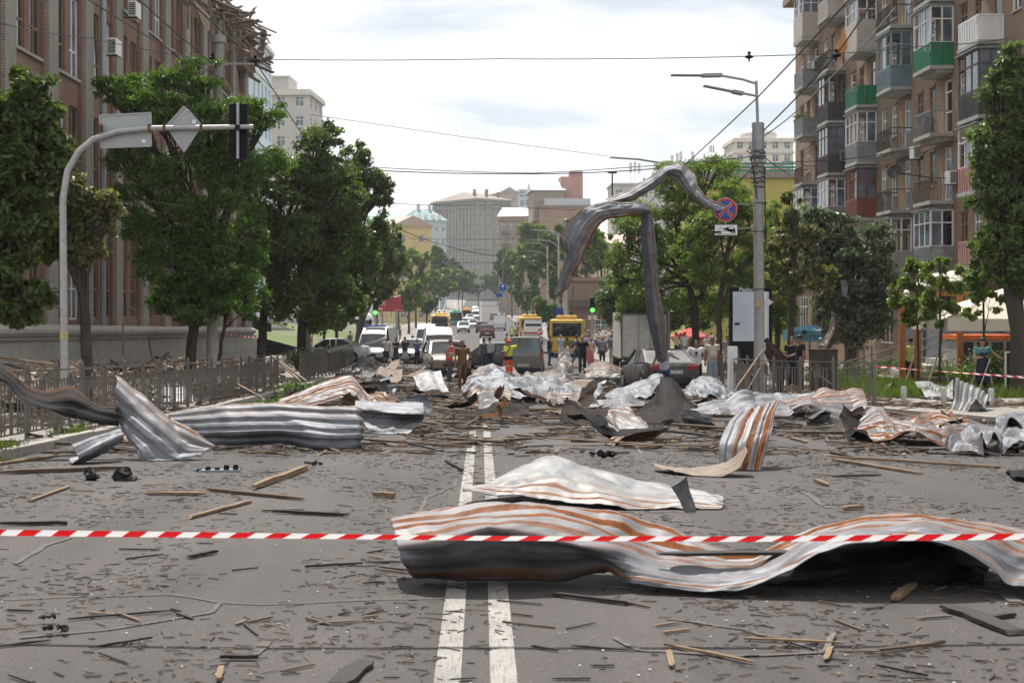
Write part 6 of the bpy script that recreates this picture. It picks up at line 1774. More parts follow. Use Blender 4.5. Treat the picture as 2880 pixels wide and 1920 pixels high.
ARMS = {'down': ((.16, .0, -1), (.06, -.12, -1)), 'out': ((.5, -.1, -.85), (.45, -.45, -.7)), 'phone': ((.25, -.45, -.8), (-.35, -.55, .85)), 'waist': ((.3, .1, -.95), (-.1, -.9, -.25)), 'hip': ((.62, .25, -.75), (-.75, -.25, -.5)),
        'reach': ((.15, -.85, -.45), (0, -.95, -.2)), 'cross': ((.3, -.1, -.9), (-.85, -.5, .1)), 'wide': ((.75, -.2, -.6), (.7, -.3, -.55)), 'up': ((.2, -.6, .1), (-.25, -.5, .8)), 'walkf': ((.12, -.35, -.95), (0, -.5, -.85)), 'walkb': ((.14, .35, -.95), (.03, .1, -1))}
LEGS = {'stand': ((0, 0), (0, 0)), 'walk': ((-.16, -.24), (.10, .30)), 'wide': ((-.03, -.05), (.03, .05))}
def person(label, pos, rz=0.0, H=1.75, shirt=(.3, .3, .3), trousers=(.05, .06, .1), sleeve=.55, leg='long', hair=(.05, .035, .025), arms=('down', 'down'), legs='stand', skin=None, hat=None, vest=None, belly=0.0, lean=0.0, headdown=0.0, fine=False, group=None, bald=False, pattern=None, shoe=(.03, .03, .03), extra=None, longhair=False):
    s = H / 1.75; p = Vector(pos)
    r_ = thing('person', label, 'person', p, rz, group)
    sk = skin or SKINM; vs_ = .012 if fine else .026
    def T(v):    # lean the upper body about the hips
        v = Vector(v) * s
        if lean and v.z > .95 * s:
            c_ = Vector((0, 0, .95 * s)); q = v - c_; q.rotate(Matrix.Rotation(R(lean), 3, 'X')); v = c_ + q
        return v
    # joints
    J = {}
    for k, sd_ in enumerate((-1, 1)):
        up_, fo = ARMS[arms[k]]
        sh_ = Vector((sd_ * .195, .01, 1.43)); el = sh_ + Vector((sd_ * up_[0], up_[1], up_[2])).normalized() * .29
        wr = el + Vector((sd_ * fo[0], fo[1], fo[2])).normalized() * .25
        hd_ = (wr - el).normalized()
        J[sd_] = (sh_, el, wr, hd_)
        ky, ay = LEGS[legs][k]
        J[sd_, 'leg'] = (Vector((sd_ * .095, 0, .92)), Vector((sd_ * .10, -.03 + ky, .50)), Vector((sd_ * .105, .02 + ay, .09)))
    def torso(mb, g, z0=.90, z1=1.47):
        R_ = [(.86, .16, .115), (.95, .165, .12 + belly * .5), (1.05, .15, .115 + belly), (1.15, .148, .112 + belly), (1.28, .165, .118 + belly * .3), (1.38, .185, .112), (1.44, .165, .09), (1.49, .075, .07)]
        R_ = [q for q in R_ if z0 - .001 <= q[0] <= z1 + .001]
        ell(mb, [(T((0, -belly * .7 * (1 if 1 <= z_ <= 1.2 else 0), z_)), (rx + g) * s, (ry + g) * s) for z_, rx, ry in R_])
    hp = lambda v: T(v)
    hy = -.02 - .05 * headdown
    bm_ = MB()
    torso(bm_, 0)
    bm_.tube([T((0, .0, 1.44)), T((0, -.005, 1.52)), T((0, hy + .01, 1.58))], [.06 * s, .055 * s, .055 * s], 10)
    hc = T((0, hy, 1.645 - .03 * headdown))
    bm_.ball(hc, (.077 * s, .092 * s, .112 * s), 14, 10)
    bm_.ball(hc + Vector((0, -.045 * s, -.06 * s)), (.052 * s, .05 * s, .05 * s), 10, 8)
    bm_.ball(hc + Vector((0, -.098 * s, -.012 * s)), (.014 * s, .02 * s, .022 * s), 8, 6)
    for sd_ in (-1, 1):
        bm_.ball(hc + Vector((sd_ * .077 * s, .005 * s, -.005 * s)), (.014 * s, .022 * s, .033 * s), 8, 6)
        sh_, el, wr, hd_ = J[sd_]
        bm_.tube([T((sd_ * .12, .01, 1.42)), T(sh_), T(sh_.lerp(el, .5)), T(el), T(el.lerp(wr, .35)), T(wr)], [q * s for q in (.06, .062, .05, .042, .043, .028)], 10)
        pm_ = T(wr + hd_ * .05)
        fw = Vector(hd_); sdv = fw.cross(Vector((0, 1, 0)) if abs(fw.y) < .8 else Vector((1, 0, 0))).normalized(); nv = fw.cross(sdv)
        bm_.tube([T(wr), pm_, T(wr + hd_ * .10)], [.026 * s, .036 * s, .033 * s], 8)
        for q, ln in zip((-1.5, -.5, .5, 1.5), (.065, .08, .085, .07)):
            a = T(wr + hd_ * .085 + sdv * q * .017); bm_.tube([a, a + (hd_ + nv * .25) * ln * .6 * s, a + (hd_ * .85 + nv * .6) * ln * s], [.0105 * s, .010 * s, .008 * s], 6)
        a = T(wr + hd_ * .04 + sdv * .03); bm_.tube([a, a + (hd_ * .6 + sdv * .6) * .05 * s, a + (hd_ * .9 + sdv * .5) * .08 * s], [.013 * s, .012 * s, .009 * s], 6)
        h_, kn, an = J[sd_, 'leg']
        bm_.tube([h_ * s, h_.lerp(kn, .5) * s, kn * s, kn.lerp(an, .35) * s, an * s, (an + Vector((0, 0, -.05))) * s], [q * s for q in (.088, .075, .056, .055, .036, .036)], 10)
    bo = bm_.build('body', sk, r_, world=False); vox(bo, vs_, 3)
    # shirt
    sm = pattern or M(shirt, .85, 0, .14, 9, .1)
    if sleeve is not None:
        sb = MB(); torso(sb, .016, .86, 1.44)
        for sd_ in (-1, 1):
            sh_, el, wr, hd_ = J[sd_]
            if sleeve <= 1: pts = [T((sd_ * .10, .01, 1.40)), T(sh_), T(sh_.lerp(el, sleeve))]; rd = [.075, .08, .068]
            else: pts = [T((sd_ * .10, .01, 1.40)), T(sh_), T(el), T(el.lerp(wr, sleeve - 1))]; rd = [.075, .078, .056, .044]
            sb.tube(pts, [q * s for q in rd], 10)
        so = sb.build('shirt', sm, r_, world=False); vox(so, vs_, 2)
    # trousers / shorts / skirt
    tm = M(trousers, .9, 0, .15, 8, .1)
    tb = MB()
    if leg in ('long', 'shorts'):
        ell(tb, [(Vector((0, 0, z_)) * s, rx * s, ry * s) for z_, rx, ry in ((.80, .155, .115), (.88, .178, .132), (.96, .178, .134 + belly * .5), (1.0, .168, .13 + belly * .6))])
        for sd_ in (-1, 1):
            h_, kn, an = J[sd_, 'leg']
            pts = [h_, h_.lerp(kn, .5), kn] + ([kn.lerp(an, .5), an] if leg == 'long' else [])
            rd = (.10, .092, .075, .068, .062) if leg == 'long' else (.105, .10, .088)
            tb.tube([q * s for q in pts], [q * s for q in rd[:len(pts)]], 10)
    else:
        zl = .12 if leg == 'dress' else .5
        ell(tb, [(Vector((0, 0, z_)) * s, rx * s, ry * s) for z_, rx, ry in ((zl, .24, .22), (.6, .21, .18), (.88, .18, .135), (1.02, .155, .125))])
    to = tb.build('skirt' if leg in ('dress', 'skirt') else ('shorts' if leg == 'shorts' else 'trousers'), tm, r_, world=False); vox(to, vs_, 2)
    for sd_ in (-1, 1):
        an = J[sd_, 'leg'][2]
        fb = MB(); fb.tube([(an + Vector((0, .07, -.045))) * s, (an + Vector((0, 0, -.03))) * s, (an + Vector((0, -.10, -.05))) * s, (an + Vector((0, -.17, -.06))) * s], [q * s for q in (.036, .05, .042, .028)], 8)
        fb.build('shoe', M(shoe, .6), r_, True, world=False)
    hm = M(hair, .7, 0, .3, 30, .3)
    if not bald:
        hb = MB(); hb.ball(hc + Vector((0, .018, .028)) * s, (.086 * s, .095 * s, .100 * s), 14, 8)
        hb.v = [(x, y, max(z, hc.z - .035 * s + (.05 * s if y < hc.y - .03 * s else 0))) for x, y, z in hb.v]
        if longhair: hb.ball(hc + Vector((0, .07, -.08)) * s, (.08 * s, .05 * s, .13 * s), 10, 8)
        hb.build('hair', hm, r_, True, world=False)
    if hat:
        kind, hcol = hat; cm = M(hcol, .6)
        hb = MB(); hb.ball(hc + Vector((0, .005, .05)) * s, (.098 * s, .108 * s, .085 * s), 14, 8)
        hb.v = [(x, y, max(z, hc.z + .03 * s)) for x, y, z in hb.v]
        if kind == 'cap': hb.box(hc.x - .07 * s, hc.x + .07 * s, hc.y - .19 * s, hc.y - .08 * s, hc.z + .035 * s, hc.z + .05 * s)
        if kind == 'helmet': hb.tube([hc + Vector((0, 0, .028 * s)), hc + Vector((0, 0, .045 * s))], .125 * s, 16)
        hb.build('cap' if kind == 'cap' else 'helmet', cm, r_, True, world=False)
    if fine:
        for sd_ in (-1, 1): MB().ball(hc + Vector((sd_ * .032, -.082, .012)) * s, .011 * s, 8, 6).build('eye', M((.02, .02, .02), .3), r_, True, world=False)
        MB().box(hc.x - .024 * s, hc.x + .024 * s, hc.y - .098 * s, hc.y - .085 * s, hc.z - .062 * s, hc.z - .054 * s).build('mouth', M((.24, .09, .08), .6), r_, world=False)
    if vest:
        vb = MB(); torso(vb, .034, .86, 1.44); vo = vb.build('vest', M(vest, .7, 0, .06, 9), r_, world=False); vox(vo, vs_, 1)
        g = MB(); n = 20
        for z_ in (1.02, 1.16):
            ring = [T((.205 * math.cos(2 * math.pi * k / n), .165 * math.sin(2 * math.pi * k / n), z_)) for k in range(n + 1)]
            for a, b_ in zip(ring, ring[1:]): g.face([a, b_, b_ + Vector((0, 0, .05)), a + Vector((0, 0, .05))])
        g.build('reflective_band', M((.62, .64, .6), .4), r_, world=False)
    if extra: extra(r_, s, T, hc, J)
    return r_
def held(dx_, dy_, dz_, col, sd_=1, nm='phone'):
    def f(r_, s, T, hc, J):
        wr = T(J[sd_][2] + J[sd_][3] * .11)
        MB().box(wr.x - dx_, wr.x + dx_, wr.y - dy_, wr.y + dy_, wr.z - dz_, wr.z + dz_).build(nm, M(col, .4), r_, world=False, bevel=.005)
    return f
def trefoil(r_, s, T, hc, J):
    nb = M((.01, .01, .02), .8)
    for a, ln in ((0, .085), (38, .07), (-38, .07)):
        q = []
        for k in range(12):
            t_ = 2 * math.pi * k / 12; lx, lz = .026 * math.cos(t_), ln * .5 + ln * .5 * math.sin(t_)
            q.append((lx * math.cos(R(a)) + lz * math.sin(R(a)), -.155, 1.27 + -lx * math.sin(R(a)) + lz * math.cos(R(a))))
        MB().prism([Vector(p_) * s for p_ in q], (0, .012, 0)).build('leaf_emblem', nb, r_, world=False)
    for k in range(2): MB().box(-.05 * s, .05 * s, -.156 * s, -.146 * s, (1.262 - .016 * k) * s, (1.270 - .016 * k) * s).build('emblem_bar', nb, r_, world=False)
    o = text_obj('adidas', .075 * s, (0, 0, 0), (0, 0, 0), nb, 'lettering', None, .004); o.parent = r_; o.location = (0, -.153 * s, 1.20 * s); o.rotation_euler = (R(90), 0, 0)
def stripes(c1, c2, n):
    m, t, b = newmat('striped_cloth'); o = nd(t, 'ShaderNodeTexCoord').outputs['Object']
    wv = nd(t, 'ShaderNodeTexWave', bands_direction='Z'); wv.inputs['Scale'].default_value = n; t.links.new(o, wv.inputs['Vector'])
    t.links.new(ramp(t, wv.outputs[1], [(.45, c1), (.55, c2)]), b.inputs['Base Color']); b.inputs['Roughness'].default_value = .9
    return m
def pat(c1, c2, sc):
    m, t, b = newmat('patterned_cloth'); o = nd(t, 'ShaderNodeTexCoord').outputs['Object']
    t.links.new(ramp(t, noise(t, o, sc, 3, .7), [(.42, c1), (.58, c2)]), b.inputs['Base Color']); b.inputs['Roughness'].default_value = .9
    return m
BRN = (.16, .085, .035)
person('man in brown uniform walking toward the camera through the debris', G(1300, 52), R(4), 1.78, BRN, (.14, .075, .032), arms=('down', 'waist'), legs='walk', hair=(.06, .05, .045), skin=SKINT, fine=True, headdown=.6, extra=held(.05, .03, .06, (.01, .01, .012), 1, 'radio'), shoe=(.03, .02, .015))
person('man in orange safety vest looking down beside the bronze crossover', G(1264, 60), R(70), 1.80, (.10, .14, .26), (.11, .09, .085), sleeve=.7, pattern=stripes((.5, .52, .55), (.05, .08, .18), 9), vest=(.75, .09, .03), headdown=1, fine=True, arms=('waist', 'waist'))
def _w(r_, s, T, hc, J):
    held(.035, .01, .07, (.01, .01, .01), 1)(r_, s, T, hc, J)
    g = MB(); ell(g, [(Vector((0, 0, z_)) * s, .195 * s, .155 * s) for z_ in (.90, .98, 1.06)]); g.build('navy_band', M((.012, .014, .03), .8), r_, world=False)
    for z_ in (.62, .30):
        for sd_ in (-1, 1): g = MB(); ell(g, [(Vector((sd_ * .10, -.012, q)) * s, .092 * s, .092 * s) for q in (z_, z_ + .06)]); g.build('reflective_band', M((.6, .6, .58), .4), r_, world=False)
person('worker in orange helmet and yellow high-visibility shirt taking a photo', G(1431, 60.5), R(40), 1.76, (.62, .72, .06), (.75, .10, .03), sleeve=.8, hat=('helmet', (.72, .13, .04)), arms=('phone', 'up'), fine=True, extra=_w)
person('woman in dark top and jeans standing left of the grey-shirted bystander', G(1361, 78), R(185), 1.68, (.08, .07, .07), (.06, .09, .15), hair=(.03, .025, .02), arms=('cross', 'down'))
person('bystander in pale grey shirt and dark trousers with back turned', G(1377, 78), R(175), 1.76, (.42, .42, .45), (.035, .035, .045), hair=(.03, .025, .02), sleeve=1.6)
person('man in dark jacket and jeans filming beside the trolleybus', G(1545, 85), R(80), 1.80, (.03, .035, .05), (.05, .08, .14), sleeve=1.8, arms=('phone', 'down'))
person('person in pale blue shirt and white trousers behind the trolleybus', G(1577, 97), R(10), 1.70, (.30, .42, .55), (.60, .58, .55), hair=(.35, .3, .25))
person('bald man in black t-shirt walking over the metal sheets', G(1638, 68, .12), R(-6), 1.80, (.012, .013, .016), (.02, .022, .03), bald=True, legs='walk', arms=('out', 'out'), belly=.03, fine=True)
person('man in grey vest and jeans stepping past the trolleybus rear', G(1622, 84), R(120), 1.82, (.10, .11, .12), (.06, .10, .17), sleeve=1.7, legs='walk', arms=('wide', 'walkb'))
person('woman in pink patterned dress carrying a white bag in the right crowd', G(1661, 86), R(170), 1.66, (.60, .42, .40), (.58, .14, .18), leg='dress', hair=(.3, .22, .13), longhair=True)
person('man in blue-grey shirt seen from behind in the right crowd', G(1694, 84), R(185), 1.78, (.20, .24, .33), (.03, .035, .05), hair=(.35, .33, .3))
person('person with grey backpack seen from behind beside the truck', G(1722, 84), R(190), 1.74, (.14, .16, .28), (.35, .34, .32), extra=lambda r_, s, T, hc, J: MB().box(-.15, .15, .13, .28, 1.02, 1.42).build('backpack', M((.10, .11, .11), .8), r_, world=False, bevel=.04))
person('young man in striped shirt and jeans leaning at the damaged sedan', G(1868, 44.8), R(150), 1.68, (.5, .5, .5), (.035, .07, .15), pattern=stripes((.58, .58, .6), (.16, .18, .28), 11), arms=('reach', 'out'), legs='walk', fine=True)
person('man in white t-shirt with black leaf emblem looking down', G(1958, 49), R(-6), 1.80, (.68, .66, .70), (.012, .012, .016), leg='shorts', headdown=1.3, arms=('out', 'hip'), fine=True, extra=trefoil, hair=(.02, .016, .014), skin=SKINT)
person('older man in cream patterned shirt and light jeans by the right fence', G(2003, 48.3), R(12), 1.78, (.5, .45, .38), (.28, .36, .44), pattern=pat((.38, .34, .28), (.58, .53, .45), 30), belly=.06, arms=('down', 'down'), fine=True, skin=SKINT, hair=(.28, .26, .24))
person('police officer in black cap and uniform facing left behind the right fence', G(2250, 46.8), R(-78), 1.80, (.010, .011, .014), (.012, .013, .016), hat=('cap', (.008, .008, .012)), fine=True, skin=SKINT, arms=('waist', 'down'))
person('second officer in black half hidden by the thin tree', G(2228, 49), R(-20), 1.76, (.012, .012, .015), (.012, .013, .016), fine=True, arms=('down', 'waist'))
def _apron(r_, s, T, hc, J):
    g = MB(); ell(g, [(T((0, -.03, z_)), rx * s, ry * s) for z_, rx, ry in ((.45, .235, .20), (.7, .22, .19), (.95, .20, .165), (1.1, .178, .15), (1.32, .15, .145))]); g.build('apron', M((.014, .018, .035), .85), r_, world=False, smooth=True)
    for sd_ in (-1, 1): g = MB(); g.ball(T(J[sd_][2] + J[sd_][3] * .06), (.05, .05, .06), 8, 6); g.build('glove', M((.01, .01, .012), .8), r_, True, world=False)
    MB().tube([T((-.30, -.25, .1)), T((.1, -.28, 1.15))], .016, 6).build('mop_handle', M((.42, .40, .36), .6), r_, world=False)
person('woman in teal t-shirt, dark apron and cap holding a white window frame', G(2762, 41.5), R(12), 1.70, (.07, .20, .18), (.012, .012, .016), hat=('cap', (.02, .02, .03)), arms=('cross', 'wide'), fine=True, hair=(.06, .025, .02), longhair=True, extra=_apron)
person('person in yellow-green shirt with back turned by the shop stairs', G(2561, 51), R(175), 1.72, (.36, .42, .12), (.03, .03, .035), hair=(.015, .012, .012))
grp = 'onlookers at the left near the police van'
for i, (u_, d_, rz, sh, tr_, lg, arm, lab) in enumerate((
    (1086, 84, 20, (.5, .5, .5), (.03, .03, .035), 'shorts', ('down', 'down'), 'onlooker in pale shirt right of the metal barrier beside the police van'),
    (1114, 82, -40, (.06, .07, .04), (.05, .08, .11), 'long', ('cross', 'cross'), 'onlooker in dark top and jeans with folded arms before the police van'),
    (1139, 84, 10, (.05, .04, .035), (.5, .5, .48), 'shorts', ('phone', 'phone'), 'onlooker in dark top and white shorts holding up a phone'),
    (1160, 92, 160, (.02, .02, .022), (.03, .03, .03), 'shorts', ('down', 'hip'), 'large man in black with shorts behind the phone user'),
    (1173, 86, 15, (.10, .13, .26), (.02, .022, .03), 'long', ('hip', 'hip'), 'short person in blue shirt with hands on hips'),
    (1207, 80, 60, (.20, .16, .12), (.10, .14, .22), 'long', ('phone', 'cross'), 'man in brown top and jeans photographing beside the ambulance'))):
    person(lab, G(u_, d_), R(rz), 1.72 if i != 4 else 1.58, sh, tr_, leg=lg, arms=arm, group=grp)
for i, (u_, d_, rz, sh, tr_, v_) in enumerate(((1440, 150, 10, (.1, .12, .1), (.02, .02, .03), (.55, .68, .08)), (1453, 152, -30, (.3, .2, .08), (.03, .03, .03), None), (1425, 100, 60, (.35, .3, .28), (.2, .2, .22), None))):
    person(['worker in yellow-green vest standing on the road before the right trolleybus', 'worker in ochre jacket next to the vested worker on the road', 'person half hidden behind the compact van'][i], G(u_, d_), R(rz), 1.78, sh, tr_, vest=v_)
rc = random.Random(21)
PAL = [(.58, .56, .54), (.5, .34, .34), (.30, .36, .5), (.55, .5, .42), (.1, .1, .12), (.42, .16, .16), (.25, .4, .5), (.6, .6, .62), (.35, .3, .26)]
def crowd(label, group, spots):
    for (u_, d_) in spots:
        person(label, G(u_, d_, .0), R(rc.uniform(0, 360)), rc.uniform(1.6, 1.82), rc.choice(PAL), rc.choice([(.05, .06, .1), (.1, .12, .2), (.3, .28, .26), (.02, .02, .025)]), leg=rc.choice(['long', 'long', 'shorts', 'skirt']), hair=rc.choice([(.04, .03, .02), (.3, .22, .12), (.2, .18, .16), (.5, .42, .3)]), arms=(rc.choice(['down', 'cross', 'waist']), rc.choice(['down', 'phone', 'waist'])), group=group)
crowd('pedestrian in the crowd gathered on the far right pavement behind the traffic light', 'crowd on the far right pavement', [(1655, 112), (1672, 118), (1684, 108), (1690, 125), (1704, 114), (1712, 122), (1722, 108), (1730, 116), (1680, 132), (1700, 135), (1740, 112), (1650, 96)])
crowd('pedestrian standing under or beside the red parasol', 'people at the red parasol', [(1902, 92), (1914, 99), (1926, 93), (1938, 101), (1975, 96), (1988, 90), (2000, 100), (2016, 93)])
crowd('pedestrian on the left pavement beyond the side street', 'people on the far left pavement', [(1060, 125), (1072, 132), (1088, 120), (1105, 128), (985, 105), (1125, 135), (870, 100)])
person('person in striped shirt standing between trees left of the light box', G(2045, 72), R(20), 1.76, (.2, .2, .25), (.45, .4, .35), pattern=stripes((.5, .45, .45), (.12, .16, .3), 8))
# white window frame held by the woman
p = G(2850, 41.4)
wf = thing('window_frame', 'white window frame with dark screen stood upright by the apron-wearing woman', 'window frame', p)
a, b_ = G(2828, 41.4), Vector((X(2876, 41.4), 41.4, Z(990, 41.4)))
for q0, q1 in (((a.x, a.z), (a.x, b_.z)), ((b_.x, a.z), (b_.x, b_.z)), ((a.x, a.z + .02), (b_.x, a.z + .02)), ((a.x, b_.z), (b_.x, b_.z))):
    MB().bar((q0[0], 41.4, q0[1]), (q1[0], 41.4, q1[1]), .045, .045).build('frame_bar', WHITEFR, wf)
m, t, b = newmat('mesh_screen'); b.inputs['Base Color'].default_value = (.05, .06, .07, 1); b.inputs['Alpha'].default_value = .45; b.inputs['Roughness'].default_value = .4
MB().box(a.x, b_.x, 41.395, 41.402, a.z, b_.z).build('screen', m, wf)
# ================================================================ torn metal sheets
def sheetmat(name, base=(.15, .162, .183), metal=.36, rough=.58, stripe=6.0, dust=.0, wstripe=.30, spec=.22):
    m, t, b = newmat(name)
    b.inputs['Specular IOR Level'].default_value = spec
    uv = nd(t, 'ShaderNodeUVMap').outputs[0]
    pos = geo_pos(t)
    s_ = nd(t, 'ShaderNodeSeparateXYZ'); t.links.new(uv, s_.inputs[0])
    def math_(op, a, b2=None, c2=None):
        n = nd(t, 'ShaderNodeMath', operation=op)
        for i, x in enumerate((a, b2, c2)):
            if x is None: continue
            if isinstance(x, (int, float)): n.inputs[i].default_value = x
            else: t.links.new(x, n.inputs[i])
        return n.outputs[0]
    mp = nd(t, 'ShaderNodeMapping'); t.links.new(uv, mp.inputs[0]); mp.inputs['Scale'].default_value = (1.2, 5, 1)
    nz = noise(t, mp.outputs[0], 2.0, 5, .7)
    nf = noise(t, uv, 16, 4, .7)
    vv = math_('MULTIPLY_ADD', nz, .035, s_.outputs[1])
    fr = math_('FRACT', math_('MULTIPLY', vv, stripe))
    tri = math_('ABSOLUTE', math_('SUBTRACT', fr, .5))
    band = math_('LESS_THAN', math_('MULTIPLY_ADD', nf, .16, tri), wstripe)
    soft = nd(t, 'ShaderNodeMapRange'); t.links.new(math_('MULTIPLY_ADD', nf, .2, tri), soft.inputs[0])
    soft.inputs[1].default_value = wstripe + .06; soft.inputs[2].default_value = wstripe - .03; soft.inputs[3].default_value = 0; soft.inputs[4].default_value = 1
    at = nd(t, 'ShaderNodeAttribute', attribute_name='rust').outputs['Fac']
    big = ramp(t, noise(t, uv, 1.1, 3, .6), [(.30, (0, 0, 0)), (.46, (1, 1, 1))])
    rust = math_('MULTIPLY', math_('MULTIPLY', soft.outputs[0], at), big)
    n1 = noise(t, uv, 3, 6, .65)
    c = ramp(t, n1, [(.3, tuple(x * .55 for x in base)), (.55, base), (.75, tuple(min(1, x * 1.15) for x in base))])
    if dust:
        c = mixrgb(t, ramp(t, noise(t, uv, 4.3, 5, .7), [(.4, (0, 0, 0)), (.7, (dust,) * 3)]), c, (.30, .25, .20))
    rc_ = ramp(t, noise(t, uv, 9, 5, .7), [(.3, (.055, .02, .009)), (.55, (.17, .058, .017)), (.8, (.30, .125, .04))])
    halo = nd(t, 'ShaderNodeMapRange'); t.links.new(tri, halo.inputs[0]); halo.inputs[1].default_value = wstripe + .22; halo.inputs[2].default_value = wstripe - .05
    hv = math_('MULTIPLY', math_('MULTIPLY', halo.outputs[0], at), .22)
    c = mixrgb(t, hv, c, (.42, .27, .15))
    c = mixrgb(t, rust, c, rc_)
    t.links.new(c, b.inputs['Base Color'])
    t.links.new(math_('MULTIPLY', math_('SUBTRACT', 1.0, rust), metal), b.inputs['Metallic'])
    rg = math_('MULTIPLY_ADD', n1, .16, rough - .08)
    t.links.new(math_('MULTIPLY_ADD', rust, .45, rg), b.inputs['Roughness'])
    bump(t, b, noise(t, uv, 7, 5, .6), .35, .012)
    return m
GALV = sheetmat('galvanised')
GALVW = sheetmat('galvanised_pale', (.20, .21, .222), .32, .58, 5.2, .4)
GALVD = sheetmat('galvanised_dull', (.05, .054, .06), .5, .52, 6, .35)
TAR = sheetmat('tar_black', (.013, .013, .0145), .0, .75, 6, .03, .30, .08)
BROWN = sheetmat('primer_brown', (.20, .155, .125), .1, .75, 6, .4)
def resamp(pl, n, sc=1.0):
    pl = [P(q[0], q[1], q[2] * sc) for q in pl]
    if len(pl) == 1: return [pl[0].copy() for _ in range(n + 1)]
    L = [0]
    for a, b_ in zip(pl, pl[1:]): L.append(L[-1] + max((b_ - a).length, 1e-4))
    out_ = []
    for i in range(n + 1):
        s_ = L[-1] * i / n
        k = min(max(j for j in range(len(L)) if L[j] <= s_ + 1e-9), len(pl) - 2)
        f = (s_ - L[k]) / (L[k + 1] - L[k])
        p0, p1, p2, p3 = pl[max(k - 1, 0)], pl[k], pl[k + 1], pl[min(k + 2, len(pl) - 1)]
        cr_ = .5 * ((2 * p1) + (p2 - p0) * f + (2 * p0 - 5 * p1 + 4 * p2 - p3) * f * f + (3 * p1 - p0 - 3 * p2 + p3) * f ** 3)
        out_.append(cr_.lerp(p1.lerp(p2, f), .45))
    return out_
def facet(S, T, sd_):
    """piecewise flat random relief: planar facets that meet in sharp creases"""
    S, T = S + .34 * np.sin(T * 1.3 + sd_) + .16 * np.sin(T * 3.1 + sd_ * 2), T + .34 * np.sin(S * 1.1 + sd_ * 1.7) + .16 * np.sin(S * 2.7 + sd_)
    i, j = np.floor(S), np.floor(T); f, g = S - i, T - j
    h = lambda a, b_: (np.modf(np.abs(np.sin(a * 127.1 + b_ * 311.7 + sd_ * 74.7) * 43758.5453))[0] - .5) * 2
    h00, h10, h01, h11 = h(i, j), h(i + 1, j), h(i, j + 1), h(i + 1, j + 1)
    A = np.where(f + g < 1, h00 + (h10 - h00) * f + (h01 - h00) * g, h11 + (h01 - h11) * (1 - f) + (h10 - h11) * (1 - g))
    B = np.where(f > g, h00 + (h10 - h00) * f + (h11 - h10) * g, h00 + (h01 - h00) * g + (h11 - h01) * f)
    return np.where(h(i + 7, j + 3) > 0, A, B)
